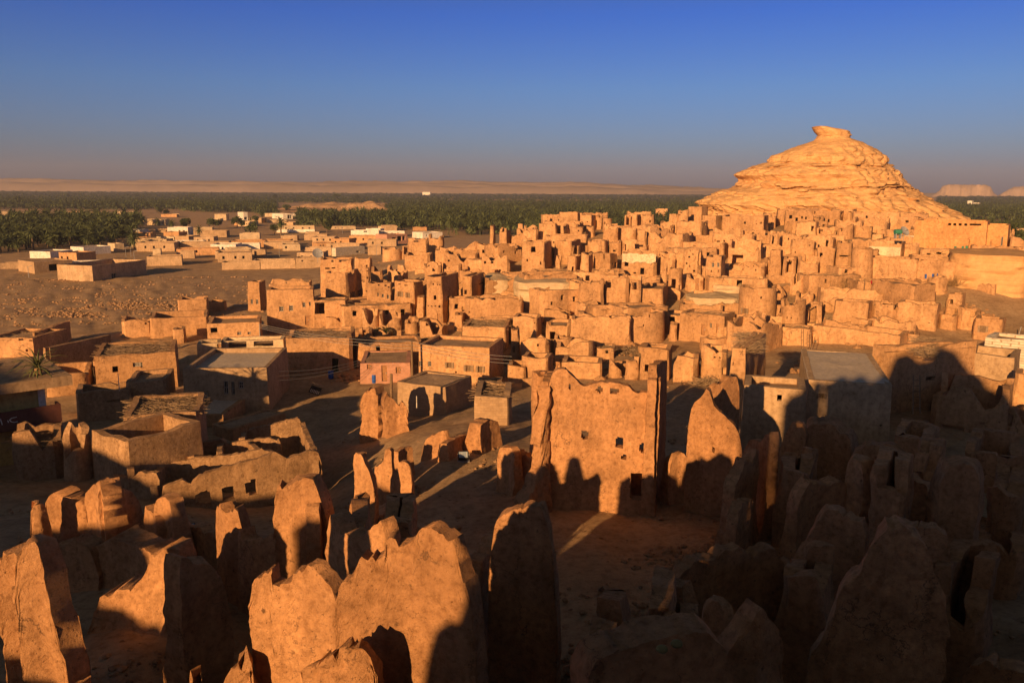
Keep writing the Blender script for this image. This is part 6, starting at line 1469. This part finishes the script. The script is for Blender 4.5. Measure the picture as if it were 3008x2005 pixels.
def pole(t, X, YT, YB, label, r=.07, D=None, mat='steel', name='lamp_post', cat='pole', arm=True, lean=0.0):
    u, v = t(X, YB); P = hit(u, v) if D is None else at_depth(u, v, D); z = at_depth(u, t(X, YT)[1], P.y).z
    root = empty(name, P, label, cat); root['_o'] = list(P); mb = MB(); top = Vector((P.x+lean, P.y, z)); mb.bar(P-Vector((0, 0, .3)), top, r, r*.7, 8); mb.put('shaft', mat, root, None, True)
    if arm:
        a = MB(); a.bar(top-Vector((0, 0, .1)), top+Vector((.7, -.2, .15)), r*.5); a.box(top+Vector((.9, -.25, .15)), (.25, 0, 0), (0, .1, 0), (0, 0, .05)); a.put('lamp_head', mat, root)
    return top
pole(TA, 265, 880, 978, 'pale lamp post at the left edge of the rubble field')
pole(TA, 1160, 705, 815, 'slim lamp post behind the square courtyard\'s bare tree', .06)
pole(TA, 1240, 742, 878, 'lamp post at the far right corner of the square courtyard')
pole(TA, 1205, 695, 790, 'farther lamp post between two others beyond the courtyard', .06, arm=False)
pole(TA, 1833, 705, 790, 'lamp post in front of the dark village yard', .06)
pole(TA, 1598, 372, 412, 'white pole far off near the balcony house', .07, arm=False)
pole(TA, 590, 455, 505, 'pole standing among the dark palms on the left', .07, arm=False)
pole(TB, 795, 508, 582, 'slim pole on the sand in front of the oasis grove', .07, arm=False)
pole(TB, 1107, 685, 778, 'lamp post right of the white compound', .06)
pole(TB, 216, 690, 795, 'lamp post in front of the long brown village house', .06)
pole(TH, 2290, 808, 915, 'leaning lamp post at the right edge beside the small wooden-window hut', .06, arm=False, lean=.3)
pole(TD, 2305, 1070, 1250, 'dark iron pole by the pale blue window at the right edge', .06, arm=False)
top1 = pole(TF, 1436, 630, 945, 'wooden utility pole between the pink house and the shuttered orange house', .13, D=79, mat='wood', name='utility_pole', arm=False)
pole(TF, 1243, 930, 1190, 'weathered wooden post with a small box standing in the mud heap', .14, D=57.5, mat='wood', name='wooden_post', arm=False, lean=.05)
top2 = pole(TF, 35, 470, 560, 'thin metal pole carrying wires at the corner of the dark lane', .05, D=86, arm=False)
pole(TE, 1095, 610, 740, 'white standpipe in front of the branch-roofed house', .04, D=62, arm=False, mat='white')
pole(TF, 1477, 1130, 1200, 'short white peg stuck in the ground before the mud-block hut', .035, D=52, arm=False, mat='white')
def wire(pts, sag, label, r=.016):
    mb = MB()
    for a, b in zip(pts[:-1], pts[1:]):
        a, b = Vector(a), Vector(b); n = 14; P = [a.lerp(b, i/n) - Vector((0, 0, sag*4*(i/n)*(1-i/n))) for i in range(n+1)]
        for p, q in zip(P[:-1], P[1:]): mb.bar(p, q, r, r, 4)
    tag(mesh('overhead_wire', mb.V, mb.F, 'steel', None, pts[0]), label, 'wire', 'overhead wires')
end = at_depth(*TF(2353, 770), 77); lft = at_depth(*TF(215, 905), 72)
for k, (dz, l) in enumerate([(0, 'upper'), (.35, 'middle'), (.7, 'lower')]):
    z = Vector((0, 0, dz))
    wire([top2-z*.6, top1-z], .5, l+' wire sagging across the dark lane to the utility pole')
    wire([top1-z, end-z], .25, l+' wire running right from the utility pole past the shuttered house')
for k, l in enumerate(['highest', 'second', 'lowest']):
    z = Vector((0, 0, k*.42)); wire([lft-z, at_depth(*TF(950, 805), 80)-z*.6], .3, l+' wire from the terrace house to the pink house')
# blue barrels
def barrel(u, v, label, D=None, r=.29, h=.88):
    P = hit(u, v) if D is None else at_depth(u, v, D); root = empty('water_barrel', P, label, 'barrel', 'blue barrels'); root['_o'] = list(P)
    V, F = [], []; prof = [(0, .92), (.04, 1), (.3, 1), (.32, 1.05), (.36, 1.05), (.38, 1), (.62, 1), (.64, 1.05), (.68, 1.05), (.7, 1), (.96, 1), (1, .93), (1, .0)]; k = 20
    for z, q in prof: V += [P+Vector((math.cos(6.2832*i/k)*r*q, math.sin(6.2832*i/k)*r*q, z*h)) for i in range(k)]
    for j in range(len(prof)-1): F += [[j*k+i, j*k+(i+1) % k, (j+1)*k+(i+1) % k, (j+1)*k+i] for i in range(k)]
    mesh('drum', V, F, 'blue', root); c = MB(); c.bar(P+Vector((.12, 0, h)), P+Vector((.12, 0, h+.04)), .05, .05, 8); c.put('bung_cap', 'black', root)
barrel(*TF(1056, 1008), 'blue barrel standing left beside the pink house\'s orange door', r=.26)
barrel(*TF(1085, 1010), 'middle blue barrel of the group by the pink house', r=.27)
barrel(*TF(1110, 1005), 'blue barrel nearest the orange door of the pink house', r=.27)
barrel(*TF(690, 970), 'dark blue barrel alone in the dark lane')
# leaning board with crates of glasses
def notice():
    P = hit(*TF(525, 1120)); P = at_depth(*TF(525, 1120), P.y); d = Vector((P.x, P.y, 0)).normalized(); X = Vector((d.y, -d.x, 0)); m = P.y/FPX/S9
    root = empty('tilted_rack', P, 'tilted dark rack of pale cups under a sunlit sloping board, in the dark lane', 'rack'); root['_o'] = list(P); R = Matrix.Rotation(math.radians(24), 3, d)
    X2 = R @ (-X)*-1; U = R @ Vector((0, 0, 1)); X2 = X2.normalized(); U = (U*.92-d*.38).normalized(); N = X2.cross(U)
    if N.dot(d) > 0: N = -N
    c = P + U*m*55
    a = MB(); a.box(c, X2*m*50, U*m*42, N*.05); a.put('rack_panel', 'black', root)
    b = MB(); b.box(c+U*m*75-d*.1, X2*m*56, (U*.6-N*-.8).normalized()*m*24, N*.03); b.put('sloping_board', 'cream', root)
    g = MB()
    for i in range(6):
        for j in range(3): g.bar(c+X2*m*(i-2.5)*15+U*m*(j-1.8)*13+N*.05, c+X2*m*(i-2.5)*15+U*m*(j-1.8)*13+N*.12, .045, .05, 8)
    g.put('cup_row', 'letter', root)
    l = MB()
    for sx in (-1, 1): l.bar(P+X2*m*40*sx-Vector((0, 0, .4)), c+X2*m*40*sx-N*.06, .03)
    l.put('support_leg', 'wood', root)
notice()
# laundry line
def laundry():
    a, b = hit(*TH(880, 430)), hit(*TH(1330, 470)); D = 104
    A_, B_ = at_depth(*TH(890, 375), D), at_depth(*TH(1330, 440), D-2); root = empty('clothes_line', (A_+B_)/2, 'line of red and dark washing strung above the dry bushes', 'clothes line'); root['_o'] = list((A_+B_)/2)
    mb = MB(); mb.bar(A_, B_, .015); mb.put('cord', 'wood', root); r_ = random.Random(4)
    for t, w, h, m in [(.17, .5, .45, 'red'), (.24, .5, .4, 'red'), (.31, .35, .3, 'white'), (.38, .4, .35, 'black'), (.45, .5, .35, 'red'), (.55, .4, .3, 'maroon'), (.85, .35, .35, 'red'), (.93, .5, .7, 'red')]:
        p = A_.lerp(B_, t); e = (B_-A_).normalized(); V = []; F = []
        for j in range(4):
            for i in range(5): V.append(p+e*w*(i/4-.5)*.9+Vector((0, .06*math.sin(i*2+j), -h*.9*j/3)))
        for j in range(3):
            for i in range(4): F.append([j*5+i, j*5+i+1, (j+1)*5+i+1, (j+1)*5+i])
        V2 = [v+Vector((0, .012, 0)) for v in V]; F2 = [[q+20 for q in reversed(f)] for f in F]
        mesh('garment', V+V2, F+F2, m, root)
    for P in (A_, B_):
        q = MB(); q.bar((P.x, P.y, ground(P.x, P.y)-.2), P+Vector((0, 0, .1)), .05); q.put('line_post', 'wood', root)
laundry()
def dish(t, X, Y, label, D, r=.8):
    P = at_depth(*t(X, Y), D); root = empty('satellite_dish', P, label, 'satellite dish'); root['_o'] = list(P)
    n = Vector((.35, -.75, .55)).normalized(); u = n.orthogonal().normalized(); w = n.cross(u); V, F = [], []; k = 24
    for s in (0, 1):
        for j in range(5):
            q = r*j/4; V += [P+u*math.cos(6.2832*i/k)*q+w*math.sin(6.2832*i/k)*q+n*(.28*(j/4)**2*r-.02*s) for i in range(k)]
    for s in (0, 1):
        for j in range(4):
            for i in range(k): f = [s*5*k+j*k+i, s*5*k+j*k+(i+1) % k, s*5*k+(j+1)*k+(i+1) % k, s*5*k+(j+1)*k+i]; F.append(f if s == 0 else f[::-1])
    mesh('reflector', V, F, 'steel', root); a = MB(); a.bar(P-n*.02, P+n*r*.8, .02); a.box(P+n*r*.82, u*.07, w*.05, n*.06); a.put('feed_arm', 'steel', root); b = MB(); b.bar(P-n*.05, P-Vector((0, 0, 1.5)), .04); b.put('mast', 'steel', root)
dish(TB, 565, 765, 'white satellite dish in the village by the long tan garden wall', 138, .9)
dish(TD, 1250, 1092, 'white satellite dish on the upper terrace beside a green tank', 118, .75)
def tank(t, X, Y, label, D):
    P = at_depth(*t(X, Y), D); root = empty('water_tank', P, label, 'water tank'); root['_o'] = list(P); mb = MB(); mb.bar(P-Vector((.5, 0, 0)), P+Vector((.5, 0, 0)), .36, .36, 16); mb.put('tank_body', 'green', root, None, True)
    b = MB()
    for s in (-.5, .5): b.box(P+Vector((s*.7, 0, -.6)), (.06, 0, 0), (0, .33, 0), (0, 0, .35))
    b.put('cradle', 'steel', root)
tank(TD, 1195, 1095, 'green water tank lying on the upper terrace left of the dish', 118)
def ladder(t, X, YT, YB, label, D, w=.45, mat='wood', lean=.4):
    a, b = at_depth(*t(X, YB), D), at_depth(*t(X, YT), D+lean); root = empty('ladder', a, label, 'ladder'); root['_o'] = list(a); m = MB()
    for s in (-1, 1): m.bar(a+Vector((w/2*s, 0, 0)), b+Vector((w/2*s*.9, 0, 0)), .035)
    m.put('rail', mat, root); q = MB(); n = max(4, int((b-a).length/.35))
    for i in range(1, n): p = a.lerp(b, i/n); q.bar(p-Vector((w/2, 0, 0)), p+Vector((w/2, 0, 0)), .022)
    q.put('rung', mat, root)
ladder(TL, 1140, 260, 560, 'tall crooked ladder-like mast of sticks by the caved-roof house', 49)
ladder(TH, 378, 850, 1010, 'rough wooden ladder leaning on the long street wall', 83)
ladder(TH, 316, 830, 1030, 'thin pole ladder left of the rough wooden one', 82, .25)
# dry bushes below the blotched house, a green bush in a ruin, bare shrubs
def dry_bush(u, v, R, label, mat='twig', n=260, name='dry_bush', cat='bush', group=None, D=None):
    P = hit(u, v) if D is None else at_depth(u, v, D); r_ = random.Random(int(u*7+v)); mb = MB()
    for _ in range(n):
        a = r_.uniform(0, 6.28); el = r_.uniform(.1, 1.5); l = R*r_.uniform(.5, 1.1); b = P+Vector((r_.gauss(0, R*.35), r_.gauss(0, R*.25), 0)); d = Vector((math.cos(a)*math.cos(el), math.sin(a)*math.cos(el), math.sin(el)))
        m1 = b+d*l*.6; mb.bar(b, m1, .02, .012, 3); mb.bar(m1, m1+(d+Vector((r_.gauss(0, .4), r_.gauss(0, .4), r_.gauss(0, .3)))).normalized()*l*.5, .012, .006, 3)
    tag(mesh(name, mb.V, mb.F, mat, None, P, False), label, cat, group)
for i, (x, y, R, l) in enumerate([(520, 470, 2.2, 'leftmost dry thorn bush below the long-crack wall'), (660, 470, 2.4, 'dense dry thorn bush right of the leftmost one'), (790, 500, 2.4, 'dry thorn bush in the middle of the bank below the round-topped gable'), (910, 520, 2.3, 'dry thorn bush under the left end of the washing line'), (1040, 510, 2.2, 'dry thorn bush under the middle of the washing line'), (1170, 500, 2.1, 'dry thorn bush under the right half of the washing line'), (1700, 430, 1.5, 'small dry bush at the foot of the sandy rock bank')]):
    dry_bush(*TH(x, y), R, l, group='dry bushes below the upper houses')
dry_bush(*TF(1170, 600), 1.6, 'dark green scrub growing in the shade of the pale bastion', 'bush', 420, 'scrub_bush', 'bush')
dry_bush(*TA(1140, 860), 2.2, 'bare-branched small tree at the corner of the square courtyard', 'twig', 160, 'bare_tree', 'tree')
# trees of the village
for x, y, R, l in [(2180, 520, 3.2, 'dark upright tree between the village houses'), (1960, 540, 3.0, 'low dark tree above the light-parapet house'), (1100, 600, 4.0, 'broad tree at the right end of the dark grove'), (280, 385, 4.0, 'round tree beside the white porch house')]:
    t = TB if x == 280 else TA; P = hit(*t(x, y)); tree(P.x, P.y, R, l)
rv_ = random.Random(8); k = 0
while k < 34:
    u, v = rv_.uniform(20, 330), rv_.uniform(209, 250); P = hit(u, v)
    if in_grove(u, P.y) or min(math.hypot(a[0]-P.x, a[1]-P.y)-a[2] for a in ALL) < 2.0: continue
    k += 1
    if rv_.random() < .5: tree(P.x, P.y, rv_.uniform(1.8, 3.4), 'dark leafy tree among the flat-roofed houses of the village on the plain', 'leafy trees of the village')
    else: palm(P.x, P.y, 'date palm standing among the flat-roofed houses of the village on the plain', 'palms of the village', s=rv_.uniform(.8, 1.3))
for i, (x, y, R) in enumerate([(175, 330, 6), (620, 265, 5), (1760, 250, 6), (2135, 255, 5)]):
    u, v = TA(x, y); P = hit(u, v); tree(P.x, P.y, R, ['big dark tree rising above the grove at the far left', 'dark tree breaking the grove\'s skyline left of centre', 'wide dark tree on the horizon left of two others', 'pointed dark tree on the horizon below the dunes'][i], th=1.2)
for i, (x, y, R) in enumerate([(740, 215, 7), (170, 215, 6), (930, 215, 6)]):
    u, v = TB(x, y); P = hit(u, v); tree(P.x, P.y, R, ['paired dark tree crown on the horizon beyond the oasis', 'small dark tree crown on the horizon left of the paired one', 'lone dark tree crown on the horizon right of the paired one'][i], th=1.2)

# ------------------------------------------------------------------ rubble and fallen branches
def rubble(name, spots, label, mat='old', seed=1):
    """spots: (x, y, spread x, spread y, count, size)"""
    r_ = random.Random(seed); mb = MB()
    for x, y, sx, sy, n, s in spots:
        for _ in range(n):
            a, b = r_.gauss(0, .5)*sx+x, r_.gauss(0, .5)*sy+y; q = s*(r_.random()**2*1.4+.25)
            mb.rock((a, b, 0), q, r_)
    V = np.array([tuple(v) for v in mb.V]); base = V.reshape(-1, 13, 3)[:, :, :2].mean(1); g = ground_np(base[:, 0], base[:, 1]); V[:, 2] += np.repeat(g, 13)-.02
    o = mesh(name, V, mb.F, mat, None, None, False); tag(o, label, name.split('_')[-1], None, 'stuff')
rf = random.Random(9); sp = []
for _ in range(330):                                    # the rubble field on the left plain, in drifts
    u, v = rf.uniform(-10, 255), rf.uniform(272, 325)
    P = hit(u, v)
    if 95 < P.y < 190: sp.append((P.x, P.y, rf.uniform(1.5, 5), rf.uniform(.4, 1.4), rf.randint(6, 14), rf.uniform(.08, .22)))
for _ in range(60):
    P = hit(rf.uniform(40, 210), rf.uniform(300, 316)); sp.append((P.x, P.y, 6, .9, 26, .2))
rubble('field_rubble', sp, 'drifts of broken mud blocks scattered over the open field on the left', 'old', 2)
sp = []
for _ in range(420):
    u, v = rf.uniform(0, 1024), rf.uniform(430, 690); P = hit(u, v); sp.append((P.x, P.y, .8, .8, rf.randint(3, 9), rf.uniform(.03, .13)))
for u, v, n in [(690, 560, 120), (720, 540, 120), (740, 575, 100), (700, 590, 80), (165, 555, 90), (150, 580, 70), (175, 545, 70), (60, 540, 50), (660, 650, 160), (640, 620, 120), (600, 660, 120), (690, 640, 120)]:
    P = hit(u, v); sp.append((P.x, P.y, 1.6, 1.2, n, .14))
rubble('ground_rubble', sp, 'crumbled mud lumps and stones on the ground among the near ruins', 'old', 3)
sp = []
for _ in range(300):
    u = rf.uniform(340, 1010); v = rf.uniform(262, 385); P = hit(u, v); sp.append((P.x, P.y, 1.5, 1.2, rf.randint(5, 14), rf.uniform(.12, .4)))
rubble('town_rubble', sp, 'fallen mud blocks lying in the lanes of the old town', 'mud', 4)

def heap(u, v, rx, ry, n, ln, label, seed):
    P = hit(u, v); r_ = random.Random(seed); mb = MB(); d = Vector((P.x, P.y, 0)).normalized()
    for i in range(n):
        a = r_.gauss(0, 1); b = r_.gauss(0, 1); x, y = P.x+a*rx*.5, P.y+b*ry*.5; h = max(0, .8-.35*(a*a+b*b))*min(rx, ry)*.5
        t = r_.uniform(0, 6.28); l = ln*r_.uniform(.4, 1); c = Vector((x, y, ground(x, y)+h*r_.uniform(.2, 1)+.04)); e = Vector((math.cos(t), math.sin(t), r_.gauss(0, .25)))*l/2
        mb.bar(c-e, c+e, .03*r_.uniform(.5, 1.5), .012, 4)
    tag(mesh('branch_heap', mb.V, mb.F, 'straw', None, P, False), label, 'branch heap')
for i, (t, x, y, rx, ry, n, l) in enumerate([(TG, 640, 770, 2.4, 1.6, 260, 'tangled heap of dry palm branches in front of the slumped front block'), (TG, 1050, 730, 2.6, 1.5, 240, 'bundle of dry branches above the half-shadowed wall'), (TG, 1830, 1020, 2.2, 1.2, 220, 'stacked bundle of branches before the shaded niche house'),
      (TF, 2150, 470, 3.5, 2.0, 300, 'spread of dry branches below the branch-roofed round tower'), (TF, 760, 560, 2.6, 1.6, 240, 'heap of poles and branches in the dark lane'), (TF, 700, 470, 2.0, 1.4, 160, 'scatter of poles before the collapsed porch'), (TF, 1560, 640, 2.2, 1.4, 200, 'heap of sticks behind the shuttered orange house'),
      (TH, 700, 750, 2.8, 1.4, 240, 'spread of dry branches at the foot of the broad smooth house'), (TH, 1250, 730, 2.0, 1.2, 160, 'scatter of sticks before the two-vent broad house'), (TE, 1450, 1260, 2.2, 1.2, 200, 'dark heap of palm branches spilling into the compound'),
      (TL, 1500, 400, 3.0, 1.8, 300, 'dark heap of branches and rubble before the caved-roof house'), (TL, 1760, 300, 2.4, 1.0, 140, 'line of sticks and stones by the sunlit tan yard wall')]):
    u, v = t(x, y); heap(u, v, rx, ry, n, 1.7, l, i+50)

# ------------------------------------------------------------------ smaller ruins that fill the lanes of the old town
def filler():
    r_ = random.Random(21); used = set(LABELS); n = 0; hand = list(RECTS)
    marks = [a for a in ALL if len(a[3]) < 34 and 60 < a[4] < 175]
    def veils(u0, u1, v, D, frac):
        """would a top edge at v hide too much of something standing behind"""
        for (a, b, vt, vb, DD) in hand:
            if DD > D and min(u1, b)-max(u0, a) > .12*(b-a) and v < vt + frac*(vb-vt): return True
        return False
    for phase in (0, 1):
        for row in range(34):
            D = 78*(170/78)**(row/33)
            for _ in range(54 if phase == 0 else 12):
                u = r_.uniform(352, 1120); DD = D*r_.uniform(.97, 1.03); x = (u-512)/FPX*DD; g = ground(x, DD)
                if u < 400 and DD > 140: continue
                if u < 505 and DD < 89: continue
                if u > 930 and DD < 105: continue
                if u > 640 and DD < 88 and u < 930: continue
                if DD > 152 and u < 545: continue
                if phase == 0: kind, w, dp, h = r_.choice(['house', 'house', 'cell']), r_.uniform(4.5, 10.5), r_.uniform(2.8, 5), r_.uniform(1.9, 3.6)
                else: kind, w, dp, h = r_.choice(['cell', 'stub', 'stub', 'round']), r_.uniform(1.8, 4.2), r_.uniform(1.6, 3.4), r_.uniform(.9, 2.2)
                near = min((a for a in ALL if abs(a[0]-x) < 14 and abs(a[1]-DD) < 14), key=lambda a: math.hypot(a[0]-x, a[1]-DD)-a[2]*.8, default=None)
                if near and math.hypot(near[0]-x, near[1]-DD) < near[2]*.62+w*.26: continue
                du = w/2/DD*FPX; vtop = project((x, DD, g+h))[1]
                if veils(u-du, u+du, vtop, DD, .52 if phase == 0 else .6): continue
                mk = min(marks, key=lambda a: (a[0]-x)**2+(a[1]-DD)**2); dx, dy = x-mk[0], DD-mk[1]
                rel = ('right of' if dx > 0 else 'left of') if abs(dx) > abs(dy)*.6 else ('behind' if dy > 0 else 'in front of')
                roof = kind == 'house' and r_.random() < .6; nh = r_.randint(1, 4) if kind == 'house' else 0
                form = {'house': 'roofed mud house' if roof else 'open mud house shell', 'cell': 'broken open mud cell', 'stub': 'stub of mud wall', 'round': 'rounded mud stump'}[kind]
                size = 'wide' if w > 6 else ('knee-high' if h < 1.3 else ('low' if h < 2.1 else 'taller'))
                hl = ['', 'one-holed ', 'two-holed ', 'three-holed ', 'four-holed '][nh]
                lab = next((c for c in ['%s %s%s %s the %s' % (size, p+hl, form, rel, mk[3]) for p in ('', 'slanting ', 'jagged ')] if c not in used), None)
                if lab is None or len(lab.split()) > 16: continue
                used.add(lab); _seed[0] += 1; sd_ = _seed[0]; a = r_.gauss(0, .3)-math.atan2(x, DD)*.8+.12
                ca, sa = math.cos(a), math.sin(a); c = Vector((x, DD))
                if kind == 'round': loop = [c+Vector((math.cos(6.2832*i/14), math.sin(6.2832*i/14)))*w*.45*r_.uniform(.9, 1.1) for i in range(14)]; closed = True
                elif kind == 'stub': loop = [c+Vector((ca, sa))*w*(i/3-.5)+Vector((-sa, ca))*r_.uniform(-.25, .25) for i in range(4)]; closed = False
                else:
                    loop = []; closed = True
                    cs = [c+Vector((ca*p*w/2-sa*q*dp/2, sa*p*w/2+ca*q*dp/2)) + Vector((r_.uniform(-.4, .4), r_.uniform(-.4, .4))) for p, q in ((-1, -1), (1, -1), (1, 1), (-1, 1))]
                    for i in range(4):
                        p, q, o_ = cs[i], cs[(i+1) % 4], cs[i-1]; loop += [p+(o_-p).normalized()*.35, p+(q-p).normalized()*.35]
                        k = int((q-p).length/2)
                        for j in range(1, k): loop.append(p.lerp(q, j/k)+Vector((r_.uniform(-.2, .2), r_.uniform(-.25, .25))))
                zb = min(ground(p.x, p.y) for p in loop)-.4; sl = (r_.uniform(-.5, .5) if 'slanting' in lab else 0); jg = 1.1 if 'jagged' in lab else (.25 if roof else .6)
                H = []
                for q in range(nh):
                    s0 = .6+(w-1.4)*(q+.5)/max(nh, 1)+r_.uniform(-.2, .2); ww = r_.choice((.35, .5, .7)); z0 = g+h*r_.uniform(.35, .6); H.append((s0, s0+ww, z0, z0+min(ww*1.4, h*.3)))
                st0, st1, sth = r_.uniform(0, 14), r_.uniform(2, 5), (0 if roof else r_.uniform(.2, .9)*(h/3))
                def topf(s, p): return max(g+h + sl*(p.x-x)*.6 - (sth if st0 < s < st0+st1 else 0) - jg*max(0, nz(Vector((p.x*.9, p.y*.9, sd_)))*1.5+.1) - (.1 if roof else .35)*abs(nz(Vector((p.x*2.2, p.y*2.2, sd_)))) - .2*abs(nz(Vector((p.x*5, p.y*5, sd_)))), zb+.6)
                V, F = shell(loop, closed, topf, zb, .4, H, .5, .5, .13, .7, .03, sd_)
                if kind == 'house':
                    root = empty('mud_house', (x, DD, g), lab, 'ruined house'); mesh('wall', V, F, 'mud', root)
                    if r_.random() < .45:
                        for q in range(r_.randint(2, 5)):
                            pl = MB(); b_ = c+Vector((ca, sa))*w*r_.uniform(-.42, .42)+Vector((sa, -ca))*dp*.45; f_ = Vector((sa, -ca, r_.uniform(-.05, .1))); z_ = g+h*r_.uniform(.72, .8)
                            pl.bar(Vector((b_.x, b_.y, z_))-f_*.3, Vector((b_.x, b_.y, z_))+f_*r_.uniform(.45, .9), .06, .05); pl.put('roof_pole', 'wood', root)
                    if roof:
                        zr = g+h-.3-jg*.5; vv = [(p.x, p.y, zr+.08*nz(Vector((p.x, p.y, sd_)))) for p in [c.lerp(q, .93) for q in loop]]+[(c.x, c.y, zr+.1)]; k = len(loop)
                        rf = mesh('roof', vv, [[i, (i+1) % k, k] for i in range(k)], 'roof', root)
                        if r_.random() < .4:
                            q_ = MB(); sticks(q_, (c.x, c.y), w*.42, dp*.4, zr+.05, 90, 1.8, r_, (ca, sa), .9, .25, .018); q_.put('branch_cover', 'straw', rf)
                else: tag(mesh('mud_ruin', V, F, 'mud', None, (x, DD, g)), lab, 'ruined wall')
                ALL.append((x, DD, max(w, dp)*.5, lab, DD)); n += 1
                if phase == 0: hand.append((u-du, u+du, vtop, project((x, DD, g))[1], DD))
    print('filler', n)
filler()

# ------------------------------------------------------------------ the dusty air of the oasis
def haze(density=0.00015):
    m = bpy.data.materials.new('dusty_air'); m.use_nodes = True; nt = m.node_tree; nt.nodes.clear()
    o = nt.nodes.new('ShaderNodeOutputMaterial'); v = nt.nodes.new('ShaderNodeVolumePrincipled')
    v.inputs['Color'].default_value = (0.62, 0.64, 0.78, 1); v.inputs['Density'].default_value = density; v.inputs['Anisotropy'].default_value = 0.0
    nt.links.new(v.outputs[0], o.inputs['Volume']); M['haze'] = m
    mb = MB(); mb.box((0, 0, 59), (3500, 0, 0), (0, 3500, 0), (0, 0, 61.5)); ob = mb.put('haze', 'haze'); tag(ob, None, None, None, 'stuff')
if HAZE: haze()
for ob in list(bpy.data.objects):
    if '_o' in ob: del ob['_o']
